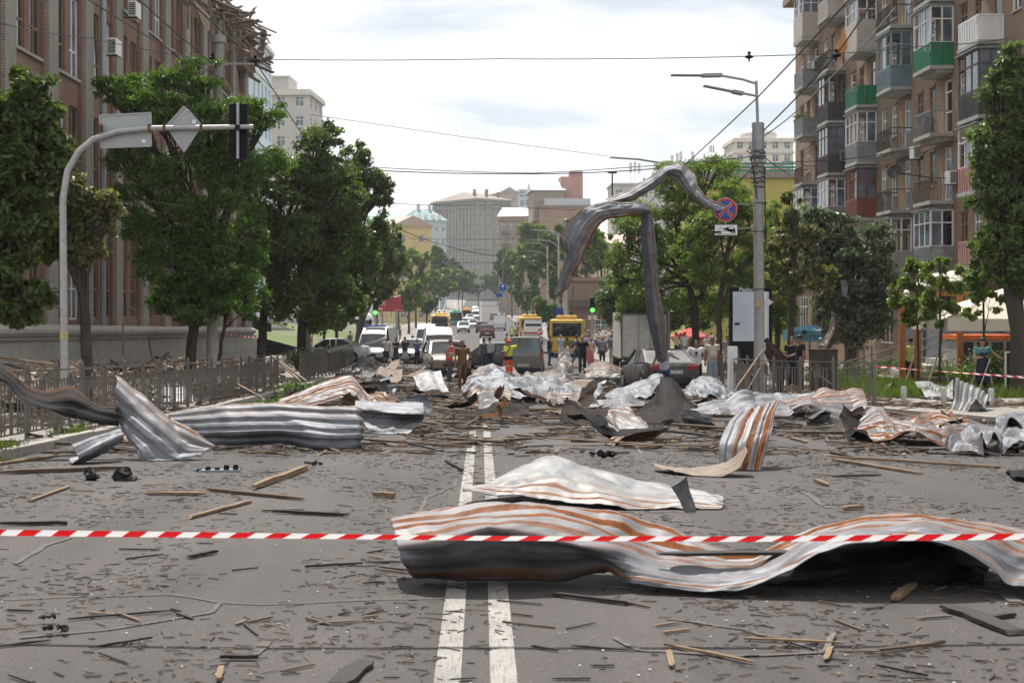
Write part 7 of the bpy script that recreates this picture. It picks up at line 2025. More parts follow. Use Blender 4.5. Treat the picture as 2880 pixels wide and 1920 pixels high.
def sheet(label, rows, mat_, nu=70, nv=40, ribs=6, amp=.016, crump=.03, rust=1.0, seed=0, under=None, name='metal_sheet', thick=.006, flip=False, cell=.32):
    """rows: polylines (u,v,d) from one long edge to the other; ribs and rust stripes run along them"""
    if 15 <= seed <= 52: nu, nv, cell, crump = max(12, nu // 2), max(8, nv // 2), .45, crump * .9
    sc = 1.0 if 53 <= seed <= 60 or seed == 11 else min(dg(q[1]) * .997 / q[2] for r in rows for q in r if q[1] > 960)
    rws = [resamp(r, nu, sc) for r in rows]
    m = len(rws)
    Pt = np.zeros((nv + 1, nu + 1, 3))
    for j in range(nv + 1):
        f = j / nv * (m - 1); k = min(int(f), m - 2); f -= k
        p0, p1, p2, p3 = rws[max(k - 1, 0)], rws[k], rws[k + 1], rws[min(k + 2, m - 1)]
        for i in range(nu + 1):
            a, b_, c_, d_ = p0[i], p1[i], p2[i], p3[i]
            q = .5 * ((2 * b_) + (c_ - a) * f + (2 * a - 5 * b_ + 4 * c_ - d_) * f * f + (3 * b_ - a - 3 * c_ + d_) * f ** 3)
            Pt[j, i] = q.lerp(b_.lerp(c_, f), .4)
    du = np.gradient(Pt, axis=1); dv = np.gradient(Pt, axis=0)
    N = np.cross(du, dv); N /= np.linalg.norm(N, axis=2)[..., None] + 1e-9
    lu = np.cumsum(np.linalg.norm(du, axis=2), axis=1); lv = np.cumsum(np.linalg.norm(dv, axis=2), axis=0)
    lum = lu.mean(0); lvm = lv.mean(1)
    jj = np.arange(nv + 1) / nv
    ph = (jj * ribs) % 1
    rib = np.clip((np.abs(ph - .5) - .28) * 9, -.5, .5) * 2
    S0, T0 = np.broadcast_arrays(lum[None, :], lvm[:, None])
    disp = crump * (1.25 * facet(S0 / cell, T0 / cell, seed) + .42 * facet(S0 / cell * 2.6, T0 / cell * 2.6, seed + 50))
    Pt = Pt + N * (disp + amp * rib[:, None])[..., None]
    if 15 <= seed <= 52:
        for w_, o_ in ((jj ** 2, 0), ((1 - jj) ** 2, 9)):
            lf = np.array([max(0, mnoise.noise(Vector((x_ * 1.3, seed + o_, 2)))) for x_ in lum])
            Pt[..., 2] += .55 * w_[:, None] * lf[None, :]
    for k_, sg_ in ((0, -1), (-1, 1)):
        rg = np.array([mnoise.noise(Vector((x_ * 5, seed, k_))) + .6 * mnoise.noise(Vector((x_ * 17, seed, k_))) for x_ in lum])
        Pt[k_] += dv[k_] * np.clip(rg, -.75, 1.2)[:, None] * 1.1
    # ragged cut ends
    g = np.random.default_rng(seed + 900)
    e = g.normal(size=nv + 1) * .018; Pt[:, 0] += du[:, 0] * e[:, None] * 6; Pt[:, -1] += du[:, -1] * (g.normal(size=nv + 1) * .018)[:, None] * 6
    V = Pt.reshape(-1, 3)
    gzv = zr(V[:, 1]) + .012
    V[:, 2] = np.maximum(V[:, 2], gzv)
    I = np.arange((nv + 1) * (nu + 1)).reshape(nv + 1, nu + 1)
    Fq = np.stack([I[:-1, :-1], I[:-1, 1:], I[1:, 1:], I[1:, :-1]], -1).reshape(-1, 4)
    mats = [mat_] + ([under] if under else [])
    me = fast_mesh(name, V, Fq, mats, seed < 14 and seed != 5)
    uvl = me.uv_layers.new()
    UV = np.stack(np.broadcast_arrays(lum[None, :], lvm[:, None]), -1).reshape(-1, 2).astype(np.float32)
    uvl.data.foreach_set('uv', UV[Fq.ravel()].ravel())
    at = me.attributes.new('rust', 'FLOAT', 'POINT')
    rw = np.interp(jj, np.linspace(0, 1, len(rust)), rust) if hasattr(rust, '__len__') else np.full(nv + 1, rust)
    at.data.foreach_set('value', np.repeat(rw, nu + 1).astype(np.float32))
    o = link(name, me)
    md = o.modifiers.new('s', 'SOLIDIFY'); md.thickness = thick; md.offset = 0
    if under: md.material_offset = 1
    return tag(o, label, 'metal sheet', 'torn metal roof sheets')
def cross(stations):
    """stations given left to right, each from one edge to the other -> rows"""
    return [list(r) for r in zip(*stations)]
# foreground pair
sheet('long crumpled rust-striped metal sheet across the road behind the foreground tape', cross([
    [(1097, 1449, 9.35), (1105, 1485, 9.05), (1118, 1535, 8.75), (1135, 1585, 8.75), (1168, 1622, 8.95)],
    [(1215, 1436, 9.5), (1222, 1470, 9.1), (1235, 1522, 8.6), (1260, 1580, 8.78), (1290, 1628, 9.0)],
    [(1370, 1422, 9.6), (1372, 1447, 9.15), (1375, 1480, 8.6), (1395, 1560, 8.75), (1410, 1634, 9.0)],
    [(1540, 1420, 9.6), (1540, 1455, 9.2), (1540, 1512, 8.65), (1545, 1575, 8.8), (1550, 1634, 9.0)],
    [(1700, 1440, 9.5), (1700, 1490, 9.1), (1700, 1545, 8.7), (1705, 1575, 8.75), (1712, 1606, 8.9)],
    [(1850, 1474, 9.5), (1820, 1530, 9.15), (1800, 1575, 8.85), (1790, 1615, 8.65), (1782, 1642, 8.6)],
    [(2014, 1535, 9.3), (1990, 1570, 9.05), (1965, 1600, 8.8), (1940, 1635, 8.6), (1925, 1664, 8.5)],
    [(2130, 1560, 9.2), (2120, 1585, 9.05), (2110, 1605, 8.8), (2090, 1635, 8.55), (2060, 1668, 8.42)],
    [(2200, 1535, 9.25), (2210, 1550, 9.05), (2190, 1580, 8.8), (2185, 1600, 8.6), (2150, 1640, 8.42)],
    [(2300, 1490, 9.4), (2295, 1510, 9.15), (2290, 1525, 8.85), (2275, 1550, 8.6), (2262, 1567, 8.45)],
    [(2435, 1457, 9.5), (2435, 1472, 9.2), (2435, 1490, 8.9), (2435, 1510, 8.65), (2435, 1530, 8.45)],
    [(2590, 1451, 9.5), (2590, 1465, 9.2), (2600, 1485, 8.9), (2615, 1503, 8.65), (2630, 1520, 8.45)],
    [(2760, 1468, 9.45), (2770, 1500, 9.1), (2780, 1530, 8.8), (2790, 1560, 8.6), (2800, 1595, 8.45)],
    [(2880, 1494, 9.35), (2870, 1530, 9.0), (2865, 1570, 8.75), (2860, 1610, 8.6), (2850, 1642, 8.4)],
    [(3060, 1520, 9.3), (3050, 1550, 8.9), (3045, 1590, 8.7), (3040, 1620, 8.55), (3030, 1650, 8.4)]]),
    GALV, 300, 60, ribs=5, amp=.006, crump=.026, rust=(1, 1, 1, .9, .35, .15, .1, .3, .8, .5), seed=1, cell=.36)
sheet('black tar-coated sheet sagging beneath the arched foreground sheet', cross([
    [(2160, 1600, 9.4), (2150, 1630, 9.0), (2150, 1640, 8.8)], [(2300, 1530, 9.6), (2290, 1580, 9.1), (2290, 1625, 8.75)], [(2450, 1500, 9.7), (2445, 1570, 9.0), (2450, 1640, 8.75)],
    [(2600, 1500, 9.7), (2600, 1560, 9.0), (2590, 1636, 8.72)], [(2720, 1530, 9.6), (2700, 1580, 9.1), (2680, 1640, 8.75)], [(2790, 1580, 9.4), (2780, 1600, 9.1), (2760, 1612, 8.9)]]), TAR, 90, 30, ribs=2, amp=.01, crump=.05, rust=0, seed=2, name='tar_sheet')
sheet('pale rust-edged metal sheet peaked like a tent behind the foreground sheet', cross([
    [(1310, 1370, 13.5), (1306, 1374, 13.4), (1302, 1378, 13.2), (1300, 1382, 13.1)], [(1450, 1319, 14.2), (1450, 1345, 13.7), (1445, 1368, 13.35), (1430, 1389, 13.05)],
    [(1559, 1283, 14.5), (1562, 1330, 13.8), (1563, 1365, 13.4), (1563, 1397, 13.0)], [(1640, 1312, 14.4), (1645, 1345, 13.8), (1650, 1385, 13.2), (1650, 1418, 12.85)],
    [(1787, 1350, 14.1), (1785, 1375, 13.6), (1780, 1405, 13.1), (1770, 1431, 12.75)], [(1880, 1360, 13.9), (1880, 1385, 13.5), (1880, 1410, 13.1), (1880, 1432, 12.8)],
    [(1985, 1386, 13.5), (1990, 1400, 13.25), (2000, 1415, 13.0), (2005, 1432, 12.78)], [(2032, 1406, 13.2), (2034, 1412, 13.05), (2034, 1420, 12.95), (2028, 1430, 12.8)]]),
    GALVW, 160, 50, ribs=5, amp=.005, crump=.03, rust=(.15, 0, 0, .2, .7, 1, 1), seed=3)
sheet('small dark torn flap standing on the tent-like pale sheet', cross([[(1886, 1370, 12.9), (1905, 1400, 12.85), (1925, 1440, 12.8)], [(1915, 1352, 12.95), (1930, 1390, 12.9), (1945, 1442, 12.8)], [(1930, 1337, 13.0), (1938, 1380, 12.95), (1957, 1440, 12.85)]]), GALVD, 24, 24, ribs=1, amp=.0, crump=.02, rust=0, seed=4)
sheet('upright rust-striped metal sheet standing on the road at right centre', [
    [(2022, 1300, 16.25), (2024, 1245, 16.4), (2040, 1200, 16.8), (2078, 1158, 17.2)], [(2060, 1310, 16.15), (2068, 1250, 16.3), (2092, 1190, 16.7), (2115, 1148, 17.1)],
    [(2100, 1320, 16.1), (2116, 1245, 16.3), (2140, 1170, 16.75), (2155, 1137, 17.1)], [(2140, 1324, 16.1), (2166, 1225, 16.4), (2182, 1150, 16.9), (2200, 1124, 17.2)]],
    GALV, 50, 56, ribs=5, amp=.010, crump=.012, rust=(0, .15, .9, 1, 1, 1, 1), seed=5)
sheet('curled brown flap at the foot of the upright striped sheet', [[(1832, 1303, 16.9), (1940, 1318, 16.6), (2040, 1300, 16.4), (2098, 1257, 16.3)], [(1850, 1312, 16.5), (1960, 1335, 16.1), (2060, 1310, 16.0), (2100, 1262, 16.1)], [(1900, 1326, 16.1), (2020, 1342, 15.8), (2075, 1315, 15.8), (2102, 1268, 16.0)]], BROWN, 50, 20, ribs=3, amp=.006, crump=.015, rust=0, seed=6)
# left pile
sheet('long grey corrugated sheet lying on edge in the left lane', [[(470, 1158, 21.2), (640, 1138, 21.0), (786, 1132, 20.9), (900, 1136, 20.8), (1000, 1143, 20.6), (1012, 1150, 20.8)], [(480, 1180, 20.9), (640, 1175, 20.6), (786, 1176, 20.6), (900, 1175, 20.5), (1006, 1185, 20.3), (1014, 1190, 20.6)], [(490, 1215, 20.7), (640, 1215, 20.4), (786, 1210, 20.4), (900, 1222, 20.2), (1008, 1222, 20.1), (1014, 1226, 20.5)], [(500, 1255, 20.6), (640, 1252, 20.5), (786, 1250, 20.6), (930, 1267, 20.1), (1000, 1262, 20.1), (1010, 1255, 20.5)]],
      GALV, 150, 60, ribs=5, amp=.016, crump=.032, rust=(.9, .2, .1, .05, .05, 0), seed=7, cell=.7)
sheet('twisted pointed sheet crossing the left pile with rusty upper edge', [[(322, 1058, 20.0), (395, 1108, 19.8), (481, 1172, 19.6), (560, 1222, 19.4), (612, 1258, 19.3)], [(328, 1095, 19.7), (385, 1145, 19.5), (450, 1200, 19.3), (530, 1250, 19.2), (590, 1266, 19.2)], [(330, 1150, 19.6), (370, 1190, 19.3), (430, 1240, 19.1), (480, 1275, 19.0), (540, 1283, 19.0)], [(332, 1190, 19.5), (350, 1225, 19.2), (385, 1270, 19.0), (395, 1296, 18.9), (450, 1292, 18.9)]],
      GALV, 90, 50, ribs=4, amp=.010, crump=.055, rust=(1, .35, .05, .05, .1), seed=8, cell=.5)
sheet('rusty hooked rim curling at the top of the left pile', [[(322, 1052, 20.1), (345, 1062, 20.1), (365, 1080, 20.1), (380, 1110, 20.0)], [(326, 1066, 20.0), (350, 1078, 19.9), (372, 1098, 19.9), (392, 1118, 19.8)]], BROWN, 24, 8, ribs=1, amp=0, crump=.015, rust=1, seed=9)
sheet('bent grey gutter-like sheet resting its open end on the asphalt at left', [[(198, 1250, 18.6), (270, 1222, 18.9), (337, 1204, 19.3)], [(206, 1258, 18.35), (275, 1232, 18.7), (342, 1212, 19.1)], [(222, 1290, 18.3), (285, 1255, 18.6), (348, 1220, 19.0)], [(205, 1305, 18.4), (270, 1285, 18.7), (345, 1235, 19.0)], [(192, 1290, 18.7), (255, 1275, 18.9), (335, 1238, 19.2)]],
      GALV, 50, 40, ribs=3, amp=.008, crump=.015, rust=.1, seed=10)
sheet('dark wing-like sheet lifting over the left fence at the frame edge', [[(-60, 1005, 20.3), (0, 1028, 20.2), (31, 1044, 20.2), (119, 1097, 20.1), (200, 1087, 20.2), (275, 1141, 20.0), (335, 1141, 20.0)], [(-60, 1040, 20.0), (0, 1050, 20.0), (60, 1090, 19.9), (130, 1128, 19.8), (205, 1125, 19.8), (275, 1155, 19.8), (335, 1165, 19.8)], [(-60, 1060, 19.7), (0, 1072, 19.8), (25, 1080, 19.8), (78, 1131, 19.6), (175, 1166, 19.6), (260, 1185, 19.6), (335, 1197, 19.7)]],
      TAR, 90, 36, ribs=3, amp=.006, crump=.035, rust=(.4, 0, 0), seed=11, cell=.6)
sheet('small pale curved sheet between the left pile and the fence', [[(420, 1108, 24.2), (450, 1090, 24.4), (520, 1086, 24.5), (545, 1110, 24.3)], [(430, 1128, 23.9), (470, 1112, 24.0), (530, 1110, 24.1), (552, 1128, 24.0)], [(470, 1150, 23.6), (500, 1150, 23.6), (535, 1146, 23.7), (556, 1135, 23.8)]], GALVW, 40, 24, ribs=4, amp=.008, crump=.03, rust=.1, seed=12)
sheet('rust-brown peaked sheet rising behind the left corrugated sheet', [[(780, 1130, 29), (880, 1085, 29.6), (985, 1053, 30), (1015, 1085, 29.6), (1045, 1128, 29)], [(790, 1142, 28.4), (890, 1105, 28.8), (985, 1080, 29), (1020, 1110, 28.8), (1050, 1142, 28.4)], [(800, 1160, 28), (900, 1130, 28.2), (980, 1115, 28.2), (1020, 1140, 28), (1050, 1160, 27.8)]], GALV, 70, 40, ribs=5, amp=.02, crump=.03, rust=1, seed=13)
sheet('grey sheet folded double beside the double white line', [[(1000, 1128, 24.6), (1090, 1130, 24.4), (1190, 1130, 24.2)], [(1000, 1150, 24.2), (1090, 1160, 23.9), (1192, 1165, 23.8)], [(1015, 1175, 24.2), (1090, 1178, 24.0), (1192, 1178, 24.2)], [(1020, 1185, 24.0), (1085, 1195, 23.9), (1180, 1190, 23.9)], [(1045, 1220, 23.7), (1090, 1221, 23.6), (1150, 1218, 23.6)]], GALV, 60, 44, ribs=3, amp=.012, crump=.03, rust=.12, seed=14)
# middle of the road
sheet('bright silver bent sheet on the brown litter left of the uniformed man', [[(1162, 1058, 47.6), (1200, 1048, 47.8), (1240, 1041, 48)], [(1172, 1082, 46.8), (1205, 1076, 47), (1248, 1074, 47)], [(1185, 1104, 45.6), (1220, 1107, 45.4), (1264, 1103, 45.6)]], GALVW, 30, 26, ribs=2, amp=.008, crump=.04, rust=0, seed=15)
sheet('dark arched sheet propped by the broken fence', [[(998, 1025, 62), (1020, 1002, 62.5), (1050, 1005, 62.5), (1085, 1030, 61.5)], [(990, 1040, 61), (1010, 1030, 61), (1040, 1036, 61), (1075, 1045, 60.5)], [(988, 1058, 58.5), (1010, 1062, 58.3), (1035, 1062, 58.3), (1060, 1060, 58.5)]], GALVD, 40, 30, ribs=3, amp=.012, crump=.08, rust=.1, seed=16)
sheet('curled grey-brown sheet end beside the dark arched sheet', [[(1085, 1030, 60.5), (1105, 1015, 60.8), (1126, 1008, 60.8)], [(1085, 1037, 60), (1108, 1034, 60), (1122, 1032, 60.2)], [(1092, 1040, 59.6), (1108, 1038, 59.6), (1120, 1034, 60)]], BROWN, 20, 16, ribs=1, amp=.0, crump=.04, rust=0, seed=17)
sheet('flat brown sheet lying in front of the dark arched sheet', [[(1060, 1040, 55), (1090, 1042, 55), (1132, 1036, 55)], [(1058, 1060, 52.6), (1095, 1062, 52.4), (1130, 1058, 52.6)], [(1052, 1076, 50.6), (1095, 1079, 50.3), (1125, 1070, 51)]], BROWN, 30, 20, ribs=0, amp=0, crump=.06, rust=.1, seed=18)
sheet('rusty trough-like strip beside the flat brown sheet', [[(1128, 1055, 53), (1160, 1050, 53.5), (1198, 1028, 54)], [(1132, 1063, 52), (1162, 1060, 52.3), (1200, 1040, 53)]], BROWN, 30, 10, ribs=1, amp=.01, crump=.04, rust=.8, seed=19)
sheet('small silver sheets heaped behind the uniformed man', [[(1225, 1050, 56), (1255, 1030, 56.5), (1278, 1012, 57)], [(1240, 1056, 55), (1265, 1042, 55.2), (1285, 1030, 55.5)], [(1245, 1064, 54), (1270, 1058, 54), (1288, 1050, 54.4)]], GALV, 30, 20, ribs=2, amp=.01, crump=.08, rust=.1, seed=20)
sheet('very long dark-fronted sheet slanting across the middle of the road', [[(1300, 1108, 41.6), (1318, 1056, 42.8), (1356, 1050, 43.2), (1470, 1062, 43.4), (1615, 1080, 43.4), (1697, 1110, 42)], [(1300, 1112, 41.2), (1330, 1072, 42.2), (1380, 1070, 42.2), (1480, 1082, 42.2), (1610, 1100, 42.0), (1690, 1116, 41.2)], [(1302, 1116, 40.9), (1350, 1105, 41.2), (1400, 1112, 40.8), (1480, 1120, 40.5), (1560, 1132, 40.2), (1660, 1126, 40.4)]], GALV, 120, 40, ribs=5, amp=.02, crump=.09, rust=(.1, .1, .2), seed=21)
sheet('rust-striped curled sheet left of the worker', [[(1326, 1052, 55), (1350, 1030, 55.5), (1385, 1019, 56)], [(1335, 1058, 54), (1365, 1042, 54.3), (1400, 1035, 54.5)], [(1345, 1062, 53), (1375, 1055, 53), (1405, 1050, 53.2)]], GALV, 30, 24, ribs=4, amp=.02, crump=.06, rust=.8, seed=22)
sheet('striped silver sheet at the worker\'s feet', [[(1373, 1058, 54.5), (1400, 1036, 55), (1430, 1028, 55.3), (1460, 1052, 54.5)], [(1378, 1066, 53), (1405, 1052, 53.4), (1435, 1045, 53.6), (1462, 1062, 53)], [(1385, 1074, 52), (1410, 1068, 52), (1440, 1064, 52), (1460, 1072, 51.8)]], GALV, 36, 24, ribs=5, amp=.02, crump=.06, rust=.6, seed=23)
sheet('black tarred sheet propped in front of the compact van', [[(1462, 1066, 53), (1500, 1050, 53.5), (1560, 1036, 54), (1602, 1028, 54)], [(1475, 1074, 52), (1520, 1064, 52), (1570, 1058, 52), (1605, 1050, 52.4)], [(1490, 1082, 50), (1540, 1080, 50), (1580, 1078, 50), (1608, 1076, 50.4)]], TAR, 50, 24, ribs=4, amp=.02, crump=.08, rust=.1, seed=24, under=GALVD)
sheet('grey triangular sheet standing beside the bald man', [[(1565, 1010, 60), (1580, 990, 60.3), (1598, 978, 60.5)], [(1572, 1022, 59.7), (1585, 1005, 60), (1604, 1000, 60)], [(1578, 1030, 59.5), (1592, 1028, 59.5), (1610, 1026, 59.5)]], GALVD, 20, 20, ribs=0, amp=0, crump=.06, rust=.1, seed=25)
sheet('barrel-curved grey sheet lying left of the dusty sedan', [[(1640, 1035, 55.5), (1665, 1020, 56), (1705, 1018, 56), (1752, 1035, 55.5)], [(1648, 1045, 54.2), (1675, 1034, 54.5), (1710, 1034, 54.5), (1756, 1048, 54.2)], [(1645, 1065, 53.6), (1675, 1060, 53.6), (1710, 1062, 53.6), (1756, 1068, 53.6)], [(1648, 1082, 53.6), (1675, 1082, 53.4), (1710, 1082, 53.4), (1752, 1080, 53.6)]], GALVD, 50, 36, ribs=5, amp=.012, crump=.045, rust=(.6, .3, 0, 0), seed=26)
sheet('low pale crumpled sheet before the long dark-fronted sheet', [[(1535, 1108, 39.4), (1580, 1104, 39.6), (1640, 1112, 39.2)], [(1540, 1128, 37.8), (1585, 1122, 38), (1645, 1128, 37.6)], [(1555, 1146, 36.2), (1600, 1150, 35.9), (1645, 1146, 36)]], GALV, 40, 26, ribs=4, amp=.014, crump=.09, rust=.8, seed=27)
sheet('flat white sheet strip left of the black tent-like sheet', [[(1640, 1128, 37.4), (1720, 1124, 37.6), (1812, 1126, 37.4)], [(1645, 1140, 36.6), (1720, 1138, 36.6), (1810, 1140, 36.4)], [(1650, 1152, 35.7), (1720, 1152, 35.6), (1800, 1152, 35.6)]], GALV, 50, 20, ribs=2, amp=.01, crump=.08, rust=.2, seed=28)
sheet('light blue-grey sheet propped before the dusty sedan', [[(1690, 1110, 41.5), (1760, 1086, 42), (1830, 1060, 42.5), (1862, 1048, 42.8)], [(1705, 1118, 40.6), (1770, 1102, 40.8), (1835, 1085, 41), (1868, 1078, 41.2)], [(1725, 1126, 39.6), (1780, 1120, 39.6), (1830, 1112, 39.8), (1868, 1104, 40)]], GALV, 50, 26, ribs=4, amp=.01, crump=.08, rust=.1, seed=29)
sheet('black tent-like tarred sheet in the centre of the right pile', [[(1785, 1165, 35.5), (1830, 1128, 36.2), (1865, 1100, 36.8), (1920, 1110, 36.4), (1968, 1160, 35.6)], [(1790, 1180, 34.2), (1835, 1150, 34.6), (1870, 1125, 35), (1920, 1135, 34.8), (1968, 1175, 34.4)], [(1800, 1198, 32.8), (1840, 1192, 32.9), (1875, 1180, 33), (1920, 1190, 32.9), (1960, 1200, 32.6)]], TAR, 40, 24, ribs=2, amp=.0, crump=.05, rust=.05, seed=30, under=TAR)
sheet('big silver sheet with folded corner right of the dusty sedan', [[(1888, 1112, 41), (1940, 1090, 42), (1965, 1056, 43), (2010, 1062, 43), (2068, 1106, 41.6)], [(1900, 1116, 40.3), (1945, 1102, 41), (1970, 1085, 41.2), (2015, 1090, 41), (2066, 1114, 40.6)], [(1920, 1120, 39.4), (1955, 1118, 39.6), (1985, 1122, 39.4), (2020, 1122, 39.2), (2055, 1122, 39.4)]], GALV, 60, 36, ribs=4, amp=.014, crump=.11, rust=.05, seed=31)
sheet('long grey sheet leading from the black tent to the right fence', [[(1960, 1140, 36.4), (2080, 1118, 37), (2180, 1103, 37.6), (2290, 1110, 37.4)], [(1970, 1158, 35.4), (2090, 1140, 35.8), (2190, 1128, 36.2), (2285, 1128, 36.4)], [(1985, 1174, 34.3), (2100, 1172, 34.3), (2190, 1168, 34.4), (2270, 1160, 34.8)]], GALV, 80, 36, ribs=5, amp=.02, crump=.06, rust=(.1, .1, .3), seed=32)
sheet('rust-striped rolled sheet end beside the right fence', [[(2200, 1128, 34.6), (2280, 1108, 35), (2360, 1094, 35.4), (2425, 1090, 35.6)], [(2210, 1140, 33.9), (2290, 1126, 34.2), (2370, 1118, 34.4), (2434, 1116, 34.6)], [(2225, 1152, 33.6), (2300, 1150, 33.6), (2370, 1155, 33.6), (2438, 1152, 33.8)], [(2240, 1165, 33.6), (2310, 1170, 33.4), (2370, 1183, 33.2), (2436, 1182, 33.2)]], GALV, 70, 40, ribs=5, amp=.018, crump=.04, rust=(1, 1, .4, .05), seed=33)
sheet('dark jagged sheet lying flat left of the small rusty cone', [[(1572, 1180, 30.6), (1600, 1162, 31.2), (1660, 1158, 31.3), (1712, 1150, 31.6)], [(1578, 1188, 30), (1610, 1180, 30.2), (1665, 1178, 30.3), (1714, 1176, 30.4)], [(1590, 1195, 29.6), (1630, 1196, 29.5), (1680, 1198, 29.4), (1712, 1196, 29.5)]], TAR, 40, 20, ribs=2, amp=.01, crump=.09, rust=.1, seed=34)
sheet('white cone-like crumpled sheet with rust folds in the middle foreground', [[(1712, 1152, 31), (1740, 1150, 31), (1790, 1170, 30.2), (1832, 1202, 29)], [(1708, 1175, 29.8), (1735, 1178, 29.4), (1785, 1190, 29), (1834, 1210, 28.4)], [(1716, 1196, 29.2), (1740, 1212, 28.4), (1780, 1218, 28.2), (1826, 1222, 27.8)], [(1730, 1206, 28.9), (1750, 1226, 27.8), (1785, 1228, 27.7), (1820, 1228, 27.6)]], GALVW, 50, 36, ribs=5, amp=.012, crump=.08, rust=(.9, .3, .1, .8), seed=35)
sheet('dark shallow dish-like sheet left of the double line end', [[(1300, 1168, 32), (1340, 1152, 32.6), (1400, 1150, 32.6), (1488, 1142, 33)], [(1310, 1172, 31.6), (1350, 1165, 31.8), (1420, 1165, 31.8), (1488, 1160, 32)], [(1325, 1176, 31.2), (1370, 1177, 31.1), (1430, 1176, 31.2), (1480, 1172, 31.4)]], TAR, 50, 20, ribs=1, amp=0, crump=.08, rust=.1, seed=36)
sheet('small ribbed silver scrap standing on the dark dish-like sheet', [[(1345, 1150, 32.3), (1352, 1130, 32.6), (1375, 1119, 32.8), (1400, 1124, 32.6)], [(1350, 1162, 31.9), (1362, 1148, 32), (1385, 1142, 32), (1412, 1146, 32)]], GALVW, 24, 12, ribs=3, amp=.02, crump=.04, rust=0, seed=37)
sheet('rusty brown scrap with silver half-tube behind the dark dish', [[(1310, 1128, 37.6), (1345, 1104, 38), (1395, 1090, 38.4), (1435, 1110, 38)], [(1318, 1136, 37), (1350, 1122, 37), (1400, 1116, 37), (1436, 1126, 37)]], GALVD, 36, 14, ribs=1, amp=.0, crump=.08, rust=.5, seed=38)
# right pile
sheet('wavy rust-striped sheet at the front of the right pile', [[(2420, 1185, 29.6), (2480, 1178, 29.8), (2560, 1198, 29), (2640, 1205, 28.8), (2700, 1190, 29.2), (2726, 1182, 29.4)], [(2412, 1205, 28.8), (2480, 1206, 28.6), (2560, 1222, 28), (2640, 1226, 27.9), (2705, 1210, 28.4), (2735, 1204, 28.6)], [(2400, 1232, 27.9), (2480, 1240, 27.4), (2560, 1252, 27), (2640, 1254, 26.9), (2700, 1244, 27.2), (2730, 1230, 27.7)]], GALV, 90, 40, ribs=6, amp=.014, crump=.09, rust=(.3, .7, 1, 1), seed=39)
sheet('dark pointed sheet end sticking out left of the right pile', [[(2376, 1212, 28.6), (2400, 1228, 28.2), (2440, 1230, 28.2)], [(2380, 1230, 27.9), (2410, 1240, 27.6), (2450, 1244, 27.5)], [(2390, 1244, 27.4), (2420, 1250, 27.2), (2455, 1252, 27.1)]], TAR, 24, 16, ribs=1, amp=0, crump=.06, rust=0, seed=40)
sheet('dark trough-shaped striped sheet in the right pile', [[(2520, 1196, 31), (2580, 1176, 31.6), (2620, 1152, 32), (2720, 1172, 31.2), (2805, 1198, 30.2)], [(2540, 1204, 30.4), (2590, 1192, 30.6), (2630, 1178, 31), (2720, 1192, 30.3), (2800, 1206, 29.8)], [(2560, 1212, 30), (2610, 1210, 30), (2650, 1205, 30), (2720, 1206, 29.8), (2790, 1212, 29.5)]], GALVD, 70, 30, ribs=6, amp=.014, crump=.06, rust=(1, 1, .8), seed=41)
sheet('large pale slanted sheet behind the bollards', [[(2572, 1076, 40), (2620, 1078, 39.8), (2680, 1090, 39)], [(2595, 1105, 38), (2635, 1108, 37.6), (2680, 1112, 37.4)], [(2622, 1142, 35.8), (2650, 1142, 35.6), (2680, 1138, 35.8)]], GALVW, 36, 26, ribs=3, amp=.01, crump=.08, rust=0, seed=42)
sheet('white corrugated sheet standing in the right pile', [[(2670, 1168, 34), (2680, 1130, 34.6), (2690, 1090, 35.2)], [(2700, 1165, 33.8), (2715, 1130, 34.4), (2725, 1095, 35)], [(2735, 1162, 33.6), (2752, 1135, 34), (2765, 1108, 34.6)], [(2770, 1170, 33.4), (2785, 1148, 33.8), (2790, 1125, 34.4)]], GALVW, 30, 44, ribs=8, amp=.025, crump=.04, rust=.05, seed=43)
sheet('black folded scrap against the white corrugated sheet', [[(2718, 1168, 33), (2732, 1140, 33.2), (2745, 1122, 33.4)], [(2740, 1172, 32.8), (2755, 1150, 33), (2770, 1150, 33.2)], [(2765, 1175, 32.8), (2778, 1168, 33), (2782, 1165, 33)]], TAR, 20, 20, ribs=1, amp=0, crump=.04, rust=0, seed=44)
sheet('dark arched rust-striped sheet behind the right pile', [[(2722, 1118, 36.5), (2760, 1095, 37), (2800, 1086, 37.2), (2850, 1112, 36.6)], [(2730, 1124, 35.8), (2765, 1108, 36), (2805, 1102, 36.2), (2852, 1120, 36)], [(2740, 1130, 35.2), (2775, 1122, 35.2), (2810, 1118, 35.2), (2850, 1128, 35.2)]], GALVD, 50, 26, ribs=5, amp=.018, crump=.04, rust=.9, seed=45)
sheet('grey crumpled sheet heap at the right edge', [[(2805, 1200, 28.5), (2830, 1162, 29.4), (2870, 1154, 29.6), (2960, 1150, 29.6)], [(2810, 1218, 27.6), (2835, 1190, 28), (2880, 1185, 28), (2960, 1185, 28)], [(2815, 1240, 26.8), (2840, 1228, 26.9), (2880, 1222, 27), (2960, 1222, 27)]], GALV, 50, 36, ribs=4, amp=.02, crump=.11, rust=.1, seed=46)
sheet('lower pale sheet spilling out at the right edge', [[(2805, 1245, 26.6), (2840, 1215, 27.2), (2890, 1208, 27.2), (2980, 1212, 27)], [(2808, 1262, 25.8), (2840, 1245, 26), (2890, 1240, 26), (2980, 1242, 25.8)], [(2812, 1276, 25), (2845, 1276, 24.9), (2890, 1274, 24.9), (2980, 1276, 24.8)]], GALV, 50, 30, ribs=4, amp=.014, crump=.08, rust=.1, seed=47)
